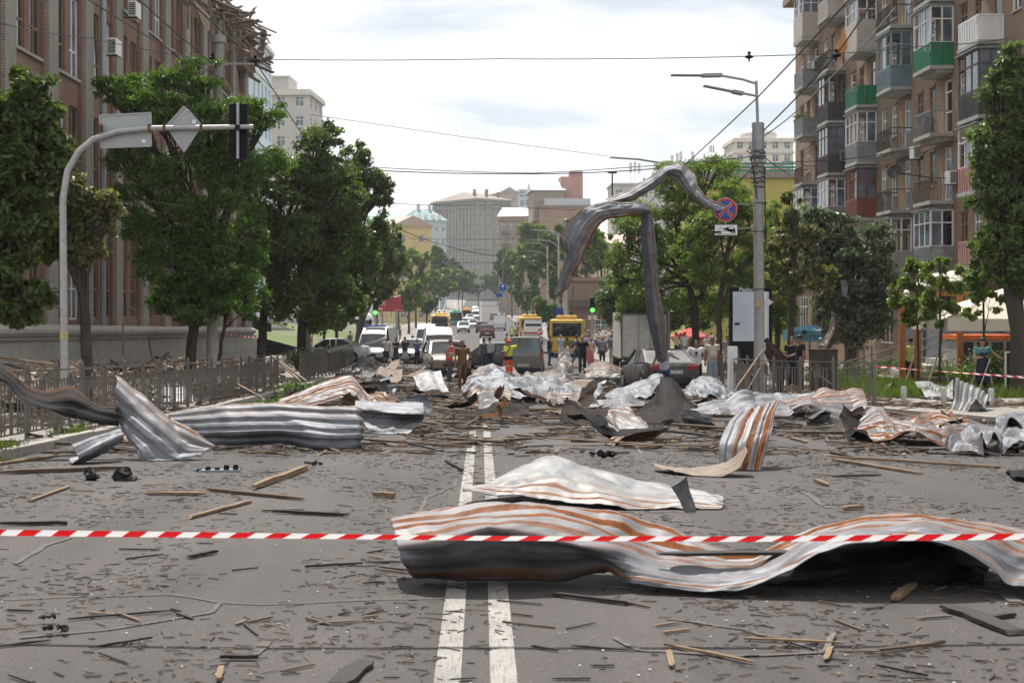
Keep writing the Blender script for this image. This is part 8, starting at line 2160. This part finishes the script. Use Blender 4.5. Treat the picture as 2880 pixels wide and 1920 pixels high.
sheet('silver torn strip between the striped sheet and the right heap', [[(2660, 1275, 26), (2700, 1235, 27), (2740, 1205, 28), (2810, 1202, 28)], [(2690, 1272, 25.8), (2720, 1245, 26.4), (2760, 1225, 27), (2815, 1220, 27)], [(2760, 1278, 25.2), (2770, 1262, 25.6), (2790, 1250, 25.9), (2815, 1240, 26.2)]], GALV, 50, 26, ribs=2, amp=.012, crump=.08, rust=.2, seed=48)
sheet('black torn sheet corner at the right frame edge', [[(2826, 1320, 21.4), (2860, 1322, 21.3), (2940, 1328, 21)], [(2836, 1335, 20.6), (2870, 1338, 20.5), (2940, 1342, 20.3)], [(2850, 1350, 20), (2880, 1356, 19.7), (2940, 1360, 19.5)]], TAR, 24, 16, ribs=1, amp=0, crump=.04, rust=0, seed=49)
sheet('rusty brown dome-shaped sheet beyond the fence end', [[(2436, 1075, 41), (2455, 1050, 41.6), (2485, 1044, 41.8), (2515, 1068, 41.2)], [(2445, 1082, 40), (2465, 1068, 40.3), (2490, 1064, 40.4), (2518, 1078, 40.1)], [(2455, 1090, 39), (2475, 1086, 39), (2495, 1084, 39), (2518, 1088, 39)]], BROWN, 40, 24, ribs=3, amp=.02, crump=.08, rust=1, seed=50)
sheet('black crumpled scrap beside the rusty dome', [[(2518, 1072, 41), (2535, 1045, 41.5), (2560, 1046, 41.4), (2574, 1064, 41)], [(2522, 1082, 40), (2540, 1068, 40.2), (2560, 1068, 40.2), (2574, 1078, 40)]], TAR, 24, 14, ribs=1, amp=0, crump=.09, rust=0, seed=51)
sheet('low grey scrap at the foot of the fence end', [[(2440, 1112, 37), (2490, 1092, 37.6), (2560, 1098, 37.4), (2590, 1110, 37)], [(2450, 1124, 36), (2500, 1112, 36.3), (2560, 1116, 36.2), (2590, 1124, 36)]], GALV, 36, 16, ribs=2, amp=.02, crump=.12, rust=.4, seed=52)
# hanging strip over the wires
sheet('bent metal strip hanging over the wires, its left end drooping', [[(1558, 826, 42.6), (1580, 750, 42.6), (1590, 712, 42.6), (1575, 668, 42.6), (1600, 620, 42.7), (1638, 590, 42.8), (1660, 575, 42.9), (1740, 566, 43), (1800, 570, 43.1), (1826, 580, 43.2)], [(1568, 832, 42.3), (1595, 765, 42.3), (1612, 722, 42.3), (1612, 690, 42.3), (1635, 645, 42.4), (1660, 612, 42.5), (1690, 594, 42.6), (1750, 586, 42.7), (1800, 588, 42.8), (1830, 592, 42.9)], [(1580, 838, 42.5), (1610, 780, 42.5), (1640, 730, 42.5), (1658, 690, 42.5), (1672, 655, 42.5), (1690, 630, 42.6), (1715, 615, 42.7), (1760, 610, 42.8), (1800, 604, 42.9), (1828, 602, 43)]],
      GALV, 130, 34, ribs=5, amp=.012, crump=.05, rust=(.9, .2, .1, .2, 1, 1), seed=53, cell=.42)
sheet('vertical metal strip dropping from the wires onto the dusty sedan', [[(1800, 572, 43.2), (1806, 610, 43.3), (1800, 660, 43.4), (1808, 740, 43.6), (1816, 830, 43.8), (1822, 900, 44), (1836, 960, 44.2), (1846, 1018, 44.4)], [(1820, 575, 43), (1824, 620, 43), (1822, 680, 43.1), (1830, 760, 43.3), (1838, 850, 43.5), (1848, 920, 43.7), (1856, 970, 43.9), (1866, 1020, 44.1)], [(1834, 588, 43.1), (1840, 640, 43.2), (1846, 700, 43.3), (1852, 780, 43.5), (1862, 860, 43.7), (1872, 920, 43.9), (1876, 970, 44), (1878, 1012, 44.2)]],
      GALV, 110, 30, ribs=4, amp=.008, crump=.04, rust=(.05, 0, 0, .2, .9, 1), seed=54, cell=.5)
sheet('upper metal strip draped over the wires and reaching the no stopping sign', [[(1700, 560, 43.6), (1760, 535, 43.7), (1830, 500, 43.8), (1868, 470, 43.8), (1920, 462, 43.6), (1955, 490, 43.2), (1962, 520, 42.9), (1985, 550, 42.5), (2045, 580, 42.2)], [(1720, 566, 43.3), (1775, 550, 43.3), (1840, 512, 43.4), (1880, 480, 43.4), (1915, 480, 43.2), (1940, 520, 42.9), (1955, 548, 42.6), (1985, 570, 42.3), (2035, 590, 42.1)], [(1745, 575, 43.5), (1790, 562, 43.5), (1850, 524, 43.5), (1876, 492, 43.6), (1900, 510, 43.4), (1925, 535, 43.1), (1950, 560, 42.8), (1980, 578, 42.4), (2018, 592, 42.1)]],
      GALV, 110, 30, ribs=5, amp=.008, crump=.04, rust=(.8, .2, .1, .3, .9), seed=55, cell=.5)
sheet('twisted grey sheet draped in the silvery tree down to the cabinet', [[(2338, 872, 47), (2340, 900, 46.8), (2325, 940, 46.6), (2302, 980, 46.4)], [(2346, 880, 46.8), (2350, 910, 46.6), (2340, 945, 46.4), (2322, 984, 46.2)], [(2352, 900, 47), (2356, 920, 46.8), (2350, 955, 46.6), (2336, 984, 46.4)]], GALVD, 40, 20, ribs=2, amp=.01, crump=.04, rust=.3, seed=56)
sheet('dark corrugated sheet leaning on the right fence beside the lamp pole', [[(2148, 958, 42.6), (2175, 985, 42.4), (2208, 1020, 42.2)], [(2156, 950, 42.5), (2184, 978, 42.3), (2214, 1016, 42.1)], [(2150, 990, 42.2), (2172, 1050, 41.9), (2200, 1110, 41.7)]], TAR, 40, 24, ribs=4, amp=.02, crump=.03, rust=.2, seed=57)
sheet('hanging crumpled sheet caught in the silvery tree', [[(2362, 790, 56), (2368, 815, 56), (2372, 835, 56)], [(2378, 788, 55.8), (2384, 812, 55.8), (2384, 832, 55.8)]], GALVW, 16, 10, ribs=1, amp=.01, crump=.05, rust=0, seed=58)
sheet('fallen metal barrier panel propped across the far left fence', [[(985, 975, 71), (1040, 960, 72), (1086, 947, 73)], [(990, 978, 70.4), (1045, 966, 71.4), (1088, 952, 72.4)]], GALVW, 20, 6, ribs=0, amp=0, crump=.02, rust=0, seed=59)
sheet('dark sheet lying over the far left fence top', [[(920, 985, 66), (970, 968, 67), (1010, 962, 68)], [(925, 992, 65), (975, 978, 66), (1012, 970, 67)]], TAR, 20, 8, ribs=0, amp=0, crump=.03, rust=0, seed=60)

# smaller bent scraps lying between the big sheets
gs = random.Random(77)
SC = {'grey': GALV, 'dark': GALVD, 'black': TAR, 'pale': GALVW, 'rust-brown': BROWN}
def near(x, y):
    a = 'by the left kerb' if x < -4 else ('left of the uniformed man' if x < -.8 else ('before the compact van' if x < 2.2 else ('before the dusty sedan' if x < 5.5 else 'toward the right fence')))
    return a + (', nearest row' if y < 27 else (', second row' if y < 33 else (', third row' if y < 40 else (', fourth row' if y < 48 else ', farthest row'))))
for k in range(64):
    y = gs.uniform(21.5, 57); x = gs.uniform(-5.6, min(float(xr(y)) - .5, 9.2))
    if abs(x + .1) < 1.6 and y < 30: continue
    cn = gs.choices(list(SC), [6, 5, 4, 2, 1])[0]
    L, Wd = gs.uniform(.5, 1.7), gs.uniform(.35, .9)
    n, m_ = 7, 4; V = []
    b1_, b2_, cu = gs.uniform(-1.5, 1.5), gs.uniform(-1.2, 1.2), gs.uniform(-1.0, 1.0)
    px, pz, an = 0.0, 0.0, gs.uniform(-.2, .7); prof = []
    for i in range(n + 1):
        prof.append((px, pz)); an += (b1_ if i == 2 else (b2_ if i == 5 else cu * .25)); px += math.cos(an) * L / n; pz += math.sin(an) * L / n
    for j in range(m_ + 1):
        for i in range(n + 1):
            V.append((prof[i][0] - L * .3 + gs.gauss(0, .02), (j / m_ - .5) * Wd * (1 - .25 * gs.random()) + gs.gauss(0, .02), prof[i][1] + gs.gauss(0, .03) + .12 * math.sin(j * 1.7 + k)))
    V = np.array(V); ya = gs.uniform(0, 6.28); ro_ = gs.uniform(-.5, .5)
    V[:, 2] = V[:, 2] * gs.uniform(.2, .5) + V[:, 1] * math.sin(ro_) * .5; V[:, 2] -= V[:, 2].min()
    c_, s_ = math.cos(ya), math.sin(ya); V = np.c_[V[:, 0] * c_ - V[:, 1] * s_ + x, V[:, 0] * s_ + V[:, 1] * c_ + y, V[:, 2]]
    V[:, 2] += gz(x, y) + .01
    I = np.arange((m_ + 1) * (n + 1)).reshape(m_ + 1, n + 1)
    Fq = np.stack([I[:-1, :-1], I[:-1, 1:], I[1:, 1:], I[1:, :-1]], -1).reshape(-1, 4)
    me = fast_mesh('metal_scrap', V, Fq, SC[cn], False)
    ul = me.uv_layers.new(); UV = np.array([(i * L / n, j * Wd / m_) for j in range(m_ + 1) for i in range(n + 1)], np.float32); ul.data.foreach_set('uv', UV[Fq.ravel()].ravel())
    at = me.attributes.new('rust', 'FLOAT', 'POINT'); at.data.foreach_set('value', np.full(len(V), gs.choice((0, 0, .3, 1)), np.float32))
    o = link('metal_scrap', me); md = o.modifiers.new('s', 'SOLIDIFY'); md.thickness = .006
    tag(o, 'small bent %s metal scrap ' % cn + near(x, y), 'metal scrap', 'small bent metal scraps')
# ================================================================ wood litter and rubble
def woodmat(name, c, var=.35):
    m, t, b = newmat(name)
    o = nd(t, 'ShaderNodeTexCoord').outputs['Object']
    mp = nd(t, 'ShaderNodeMapping'); t.links.new(o, mp.inputs[0]); mp.inputs['Scale'].default_value = (3, 40, 40)
    n1 = noise(t, mp.outputs[0], 1.5, 5, .65)
    t.links.new(ramp(t, n1, [(.3, tuple(x * (1 - var) for x in c)), (.7, tuple(min(1, x * (1 + var)) for x in c))]), b.inputs['Base Color'])
    b.inputs['Roughness'].default_value = .85
    bump(t, b, n1, .4, .004)
    return m
W_TAN = woodmat('tan_wood', (.18, .12, .067)); W_BRN = woodmat('brown_wood', (.085, .055, .034)); W_DRK = woodmat('charred_wood', (.020, .017, .015)); W_GRY = woodmat('grey_wood', (.12, .098, .078))
WM = {'tan': W_TAN, 'brown': W_BRN, 'dark': W_DRK, 'grey': W_GRY}
WN = {'tan': 'fresh tan', 'brown': 'brown', 'dark': 'charred black', 'grey': 'weathered grey'}
def plankmesh(L, wd, ht, seed, m_):
    g = random.Random(seed); mb = MB(); n = 6
    rings = []
    for i in range(n + 1):
        x_ = -L / 2 + L * i / n; b_ = len(mb.v)
        k = 1 - (.55 * g.random() if i in (0, n) else .12 * g.random())
        oy, oz = g.gauss(0, wd * .05), g.gauss(0, ht * .05)
        for sy_, sz_ in ((-1, -1), (1, -1), (1, 1), (-1, 1)):
            mb.v.append((x_ + (g.uniform(-.08, .08) * L * .3 if i in (0, n) else 0), sy_ * wd / 2 * k + oy, sz_ * ht / 2 * k + oz))
        rings.append(b_)
    for a, b_ in zip(rings, rings[1:]):
        for k in range(4): mb.f.append((a + k, a + (k + 1) % 4, b_ + (k + 1) % 4, b_ + k)); mb.m.append(0)
    mb.f.append(tuple(rings[0] + k for k in range(4))[::-1]); mb.f.append(tuple(rings[-1] + k for k in range(4))); mb.m += [0, 0]
    return mb.mesh('wooden_plank', m_)
def plank(label, a, b_, wd, ht, kind, seed=0, group=None, name='wooden_plank', lift=.0):
    a, b_ = Vector(a), Vector(b_); c_ = (a + b_) / 2; t_ = b_ - a; L = t_.length
    o = link(name, plankmesh(L, wd, ht, seed, WM[kind])); o.location = c_
    o.rotation_euler = t_.to_track_quat('X', 'Z').to_euler()
    return tag(o, label, 'plank' if wd > .04 else 'stick', group)
def onr(u, v, h=.0):
    d_ = dg(v); x = X(u, d_); return Vector((x, d_, gz(x, d_) + h))
MAN = [((0, 1334), (348, 1321), .12, .05, 'brown', 'long thick brown plank at the left frame edge'), ((-30, 1312), (165, 1284), .08, .03, 'tan', 'tan plank behind the long brown one at the left edge'),
       ((712, 1378), (858, 1324), .075, .065, 'tan', 'square tan beam pointing toward the left pile'), ((594, 1381), (851, 1407), .07, .03, 'brown', 'brown plank crossing below the square tan beam'), ((533, 1460), (708, 1413), .05, .025, 'tan', 'splintered slat with dark tip left of centre'),
       ((410, 1392), (582, 1393), .07, .03, 'tan', 'broken tan board left of the brown crossing plank'), ((771, 1443), (980, 1453), .05, .03, 'dark', 'long charred black lath just above the tape'), ((738, 1440), (850, 1437), .045, .02, 'grey', 'grey slat beside the long charred lath'),
       ((86, 1411), (195, 1372), .04, .02, 'tan', 'split tan branch near the left edge'), ((945, 1935), (1028, 1868), .11, .02, 'dark', 'broken dark board at the bottom edge'), ((2665, 1712), (2858, 1786), .12, .025, 'dark', 'wide charred board at the lower right'),
       ((2512, 1692), (2572, 1652), .055, .03, 'tan', 'short pale stub at the shadow edge of the arched sheet'), ((1873, 1818), (2122, 1868), .022, .012, 'tan', 'long thin pale strip at the bottom right of centre'), ((2096, 1801), (2372, 1813), .02, .012, 'tan', 'long straight pale strip at lower right'),
       ((1555, 1676), (1764, 1701), .035, .02, 'dark', 'charred stick lying below the foreground sheet'), ((2325, 1286), (2810, 1318), .05, .03, 'tan', 'very long thin batten before the right pile'), ((2345, 1296), (2592, 1336), .06, .03, 'tan', 'tan batten below the very long one'),
       ((2340, 1342), (2478, 1338), .05, .02, 'dark', 'dark slat with pale ends right of the upright sheet'), ((2285, 1335), (2345, 1340), .02, .012, 'grey', 'pale slat left of the dark slat'), ((2290, 1353), (2330, 1368), .05, .03, 'tan', 'short splintered tan stub right of centre'),
       ((2370, 1435), (2430, 1432), .05, .035, 'tan', 'small bright stub before the arched sheet'), ((2320, 1840), (2345, 1790), .03, .015, 'grey', 'grey splinter crossing the pale strip'), ((2322, 1862), (2338, 1825), .03, .015, 'tan', 'short pale chip below the crossing splinter'), ((1880, 1835), (1890, 1880), .03, .015, 'tan', 'small upright-lying pale chip at bottom right'),
       ((0, 1478), (190, 1476), .05, .03, 'dark', 'charred lath at the left edge just above the tape'), ((620, 1855), (725, 1855), .03, .02, 'dark', 'charred stick at the bottom left'), ((530, 1572), (612, 1556), .035, .025, 'dark', 'charred stick below the tape left of centre'), ((195, 1745), (480, 1722), .018, .012, 'dark', 'thin dark twig at lower left'), ((860, 1598), (1020, 1588), .022, .015, 'dark', 'thin charred stick left of the sheet end'), ((615, 1920), (622, 1885), .03, .02, 'tan', 'pale stub at the bottom edge'),
       ((1050, 1398), (1108, 1400), .07, .05, 'tan', 'orange-brown torn wood chunk left of the white lines'), ((1255, 1300), (1300, 1325), .04, .03, 'dark', 'curved black strip beside the left white line'), ((2475, 1835), (2660, 1812), .022, .015, 'brown', 'brown stick at bottom right'), ((2780, 1745), (2855, 1733), .035, .02, 'dark', 'dark stick beside the wide charred board')]
for i, (a, b_, wd, ht, kd, lab) in enumerate(MAN):
    plank(lab, onr(*a, ht / 2 + .008), onr(*b_, ht / 2 + .008), wd, ht, kd, i, 'planks and slats on the road')
plank('dark board lying across the foreground sheet', P(1853, 1556, 8.95), P(2290, 1552, 9.15), .10, .02, 'dark', 70, 'planks and slats on the road')
plank('long pole leaning from the left fence to the kerb', P(585, 1036, 48), P(745, 1122, 35.5), .06, .04, 'tan', 71, 'planks leaning on the fences')
plank('upper of two poles leaning at the left fence end', P(762, 1000, 53), P(862, 1072, 44), .07, .05, 'tan', 72, 'planks leaning on the fences')
plank('lower of two poles leaning at the left fence end', P(772, 1010, 52), P(845, 1072, 44.2), .05, .04, 'tan', 73, 'planks leaning on the fences')
plank('slat leaning on the right fence, left of two', P(2148, 981, 42), P(2064, 1100, 40), .05, .03, 'tan', 74, 'planks leaning on the fences')
plank('slat leaning on the right fence, right of two', P(2153, 1010, 41.6), P(2104, 1094, 40.4), .05, .03, 'brown', 75, 'planks leaning on the fences')
plank('rusty bar crossing behind the right fence panel', P(2268, 1030, 38.6), P(2344, 1085, 38), .05, .04, 'brown', 76, 'planks leaning on the fences')
plank('long plank leaning out of the rubble at the left edge', P(-10, 1005, 34), P(150, 1025, 33.4), .12, .05, 'tan', 77, 'planks in the left rubble')
plank('white pipe sticking out of the left rubble', P(450, 1015, 46), P(474, 990, 46.5), .1, .08, 'grey', 78, 'planks in the left rubble')
# loose sticks scattered on the road, the larger ones as things
g = random.Random(99)
protos = {k: [plankmesh(1.0, .05, .03, 500 + i + 10 * j, WM[k]) for i in range(4)] for j, k in enumerate(WM)}
def stick(x, y, L, wd, ht, yaw, kd, lab, grp, pitch_=0.0, dz=0.0):
    o = link('wood_stick', g.choice(protos[kd])); o.scale = (L, wd / .05, ht / .03)
    o.location = (x, y, gz(x, y) + ht / 2 + .006 + dz + abs(math.sin(pitch_)) * L / 2)
    o.rotation_euler = (0, pitch_, yaw)
    tag(o, lab, 'stick', grp)
def zone(x, y):
    a = ' by the left kerb' if x < -3.5 else (' left of the centre lines' if x < -.3 else (' right of the centre lines' if x < 3 else ' toward the right'))
    return a + (', nearest the camera' if y < 8.6 else (', just beyond the tape' if y < 13 else (', before the piles' if y < 22 else (', between the sheet piles' if y < 36 else ', near the stopped cars'))))
for i in range(120):
    y = 6.3 + 15 * g.random() ** 1.3; hwid = 1527 * y / F
    x = g.uniform(-min(6.2, 1353 * y / F), hwid)
    kd = g.choices(['dark', 'brown', 'tan', 'grey'], [8, 3, 1, 1])[0]
    stick(x, y, g.uniform(.08, .34), g.uniform(.008, .022), g.uniform(.006, .012), g.uniform(-.9, .9) + (math.pi / 2 if g.random() < .15 else 0), kd, 'small %s splinter' % WN[kd] + zone(x, y), '%s splinters on the near asphalt' % WN[kd])
for i in range(170):
    y = g.uniform(21, 52); x = g.uniform(-6.2, min(float(xr(y)) - .3, 10))
    kd = g.choices(['dark', 'brown', 'tan', 'grey'], [3, 5, 4, 3])[0]
    stick(x, y, g.uniform(.4, 2.3), g.uniform(.04, .15), g.uniform(.02, .05), g.gauss(0, 1.0), kd, '%s plank in the road litter' % WN[kd] + zone(x, y), '%s planks in the middle litter' % WN[kd], g.uniform(0, .06), g.uniform(0, .06))
# the countless small splinters
def splinters(name, label, n, yfn, Lr, wr, hr, probs, spread, seed, dzr=.0, xlim=None, pit=.0):
    q = np.random.default_rng(seed)
    y = yfn(q, n); x = np.array([q.uniform(-6.3, min(float(xr(b_)) - .1, 1600 * b_ / F)) for b_ in y]) if xlim is None else q.uniform(xlim[0], xlim[1], n)
    kp = np.array([mnoise.noise(Vector((a_ * .9, b_ * .5, seed))) + .35 > q.random() * .75 for a_, b_ in zip(x, y)]); x, y = x[kp], y[kp]; n = len(x)
    L = q.uniform(*Lr, n) * q.uniform(.5, 1, n); wd = q.uniform(*wr, n); ht = q.uniform(*hr, n)
    z = zr(y) + np.where((x > XL) & (x < xr(y)), 0, .13) + ht / 2 + .004 + q.random(n) * dzr
    v, f = many_boxes(np.c_[x, y, z], np.c_[L, wd, ht], q.normal(0, spread, n), q.uniform(-pit, pit, n))
    mi = np.repeat(q.choice(4, n, p=probs), 6)
    me = fast_mesh(name, v, f, [W_DRK, W_BRN, W_TAN, W_GRY], False, mi)
    return tag(link(name, me), label, 'splinters', kind='stuff')
splinters('wood_splinters', 'tiny dark wood splinters strewn over the near asphalt', 19000, lambda q, n: 5.5 + 17 * q.random(n) ** 1.15, (.015, .13), (.002, .008), (.002, .006), [.58, .28, .10, .04], .8, 1)
splinters('wood_litter', 'dense brown litter of laths covering the middle of the road', 15000, lambda q, n: 20 + 34 * q.random(n) ** .9, (.08, .75), (.01, .05), (.006, .025), [.32, .38, .19, .11], 1.1, 2, .05, None, .05)
splinters('pavement_litter', 'small wood and brick litter on the left pavement', 3500, lambda q, n: q.uniform(16, 56, n), (.05, .5), (.01, .06), (.01, .04), [.2, .3, .3, .2], 1.2, 3, .06, (-9.5, -6.7), .2)
splinters('far_litter', 'scattered litter on the road around the cars', 2200, lambda q, n: q.uniform(52, 82, n), (.1, .8), (.02, .1), (.01, .05), [.25, .35, .25, .15], .9, 4, .05, (-6, 8), .1)
splinters('right_litter', 'wood litter on the right pavement behind the fence', 2500, lambda q, n: q.uniform(33, 50, n), (.1, .9), (.01, .06), (.01, .03), [.2, .3, .4, .1], 1.0, 5, .05, (8.5, 14), .1)
# pale grit
q = np.random.default_rng(6); n = 450
y = 5.6 + 15 * q.random(n) ** 1.2; x = q.uniform(-1, 1, n) * 1500 * y / F
v, f = many_boxes(np.c_[x, y, zr(y) + .005], q.uniform(.004, .013, (n, 3)) * np.array([1, 1, .5]), q.uniform(0, 6, n))
tag(link('pale_grit', fast_mesh('pale_grit', v, f, M((.55, .54, .52), .8))), 'tiny pale plaster crumbs on the near asphalt', 'grit', kind='stuff')
# rubble heap under the left wall
q = np.random.default_rng(8); n = 4200
y = q.uniform(31, 62, n); tx = q.beta(2, 2.2, n); x = -13.2 + 5.0 * tx
hgt = (.45 + .6 * np.abs(np.sin(y * .7) * np.cos(y * .23 + 1))) * (1 - np.abs(tx - .45) * 1.25)
z = zr(y) + .13 + np.maximum(hgt, .03) * q.random(n) ** .6
size = np.c_[q.uniform(.08, .34, n), q.uniform(.06, .2, n), q.uniform(.04, .12, n)]
lng = q.random(n) < .22; size[lng] = np.c_[q.uniform(.5, 1.8, lng.sum()), q.uniform(.04, .13, lng.sum()), q.uniform(.02, .05, lng.sum())]
v, f = many_boxes(np.c_[x, y, z], size, q.uniform(0, 6.28, n), q.normal(0, .3, n), q.normal(0, .4, n), .2)
RUB1, RUB2 = M((.34, .22, .165), .95, 0, .3, 5, .3), M((.42, .37, .32), .95, 0, .25, 5, .3)
mi = np.where(lng, q.choice([2, 3], n), q.choice([0, 1, 1], n))
tag(link('rubble', fast_mesh('rubble', v, f, [RUB1, RUB2, W_TAN, W_BRN], False, np.repeat(mi, 6))), 'heap of broken brick, plaster and boards below the left wall', 'rubble', kind='stuff')
# standing masonry chunk
p = G(285, 36.5)
mc = thing('masonry_chunk', 'broken brick pier stump standing in the left rubble', 'masonry', p)
gg = random.Random(4)
for k in range(9):
    for j in range(2):
        MB().box(p.x - .17 + j * .17 + gg.uniform(-.02, .02), p.x - .005 + j * .17 + gg.uniform(-.01, .03), p.y - .14, p.y + .12 + gg.uniform(-.05, .05), p.z + k * .082, p.z + k * .082 + .072).build('brick', RUB1 if gg.random() < .6 else RUB2, mc, bevel=.008)
# ---- odd bits: grey plastic piece with five stubs, black rags, bent black frame with tyre
p = onr(610, 1328)
gp = thing('grey_terminal_strip', 'grey strip with five black stubs lying in the left lane', 'debris', p)
MB().prism([P(u, v, 0 + p.y) for u, v in ((545, 1333), (560, 1322), (672, 1320), (674, 1332))], (0, .12, 0)).build('strip', M((.20, .24, .28), .6), gp)
for u_, h_ in ((560, 1318), (585, 1312), (611, 1314), (637, 1307), (663, 1306)):
    MB().tube([P(u_, 1326, p.y + .05), P(u_, h_, p.y + .05)], [.04, .03], 8).build('stub', BLACKP, gp)
def rag(lab, u, v, wd, seed):
    p = onr(u, v); gg = random.Random(seed); mb = MB()
    for k in range(7):
        c_ = p + Vector((gg.uniform(-1, 1) * wd, gg.uniform(-.3, .3) * wd, .03 + gg.random() * wd * .25)); mb.ball(c_, (wd * gg.uniform(.15, .4), wd * gg.uniform(.1, .3), wd * gg.uniform(.08, .22)), 7, 5)
    mb.v = [(x + gg.gauss(0, wd * .05), y + gg.gauss(0, wd * .05), max(z + gg.gauss(0, wd * .05), p.z + .002)) for x, y, z in mb.v]
    tag(mb.build('black_rag', M((.012, .012, .013), .8, 0, .3, 20)), lab, 'debris')
rag('black torn rag behind the long thick brown plank', 305, 1350, .32, 1); rag('small black scrap at lower left, upper of two', 128, 1752, .05, 2); rag('small black scrap at lower left, lower of two', 160, 1785, .07, 3); rag('small round dark lump at lower left', 358, 1828, .025, 4); rag('black crumpled scrap right of the square tan beam', 880, 1312, .1, 5); rag('black crumpled scrap left of the upright sheet', 1700, 1290, .2, 6); rag('black scraps beside the bright silver sheet', 1235, 1124, .45, 7)
p = onr(2700, 1300)
bf = thing('bent_black_frame', 'bent black metal frame with tyre loop in front of the right pile', 'debris', p)
def tb(nm, pts, r): MB().tube([P(u, v, d_) for u, v, d_ in pts], r, 7).build(nm, BLACKP, bf)
tb('tube', [(2555, 1282, 25.2), (2600, 1268, 25.6), (2680, 1262, 26), (2760, 1250, 26)], .03); tb('tube', [(2555, 1282, 25.2), (2610, 1308, 24.4), (2680, 1288, 24.8), (2760, 1300, 24.5), (2850, 1312, 24)], .03); tb('tube', [(2590, 1272, 25.5), (2612, 1308, 24.4)], .028); tb('tube', [(2680, 1290, 24.8), (2800, 1306, 24.2), (2862, 1300, 24.4)], .022)
n = 24
cc = P(2812, 1296, 24.5)
MB().tube([cc + Vector((.32 * math.cos(2 * math.pi * k / n), .5 * math.sin(2 * math.pi * k / n), .02 + .07 * math.sin(2 * math.pi * k / n + 1))) for k in range(n + 1)], .04, 8, cap=False).build('tyre', TYRE, bf, True)
MB().tube([cc + Vector((.26 * math.cos(2 * math.pi * k / n), .42 * math.sin(2 * math.pi * k / n), .05 + .06 * math.sin(2 * math.pi * k / n + 1))) for k in range(n + 1)], .012, 6, cap=False).build('rim', BLACKP, bf, True)
plank('grey metal rod standing in the left rubble', P(346, 1000, 42), P(345, 905, 42), .05, .04, 'grey', 80, 'planks in the left rubble')
plank('thin iron rod leaning on the left plinth', P(429, 1013, 48), P(415, 940, 49), .03, .03, 'dark', 81, 'planks in the left rubble')
plank('broken tan board sticking out of the ground floor window', P(100, 822, 40), P(172, 868, 39), .14, .05, 'tan', 82, 'planks in the left rubble')
plank('broken board lodged at the second ground floor window', P(355, 862, 55), P(382, 875, 54), .14, .05, 'tan', 83, 'planks in the left rubble')
# ================================================================ haze
m = bpy.data.materials.new('haze_air'); m.use_nodes = True; t = m.node_tree; t.nodes.clear()
ov = t.nodes.new('ShaderNodeOutputMaterial'); pv = t.nodes.new('ShaderNodeVolumePrincipled')
pv.inputs['Color'].default_value = (.86, .92, 1.0, 1); pv.inputs['Density'].default_value = .00018; pv.inputs['Anisotropy'].default_value = .3
t.links.new(pv.outputs[0], ov.inputs['Volume'])
tag(MB().box(-1820, 1820, -60, 4220, -6, 78).build('haze', m), 'thin pale summer haze filling the street', 'haze', kind='stuff')
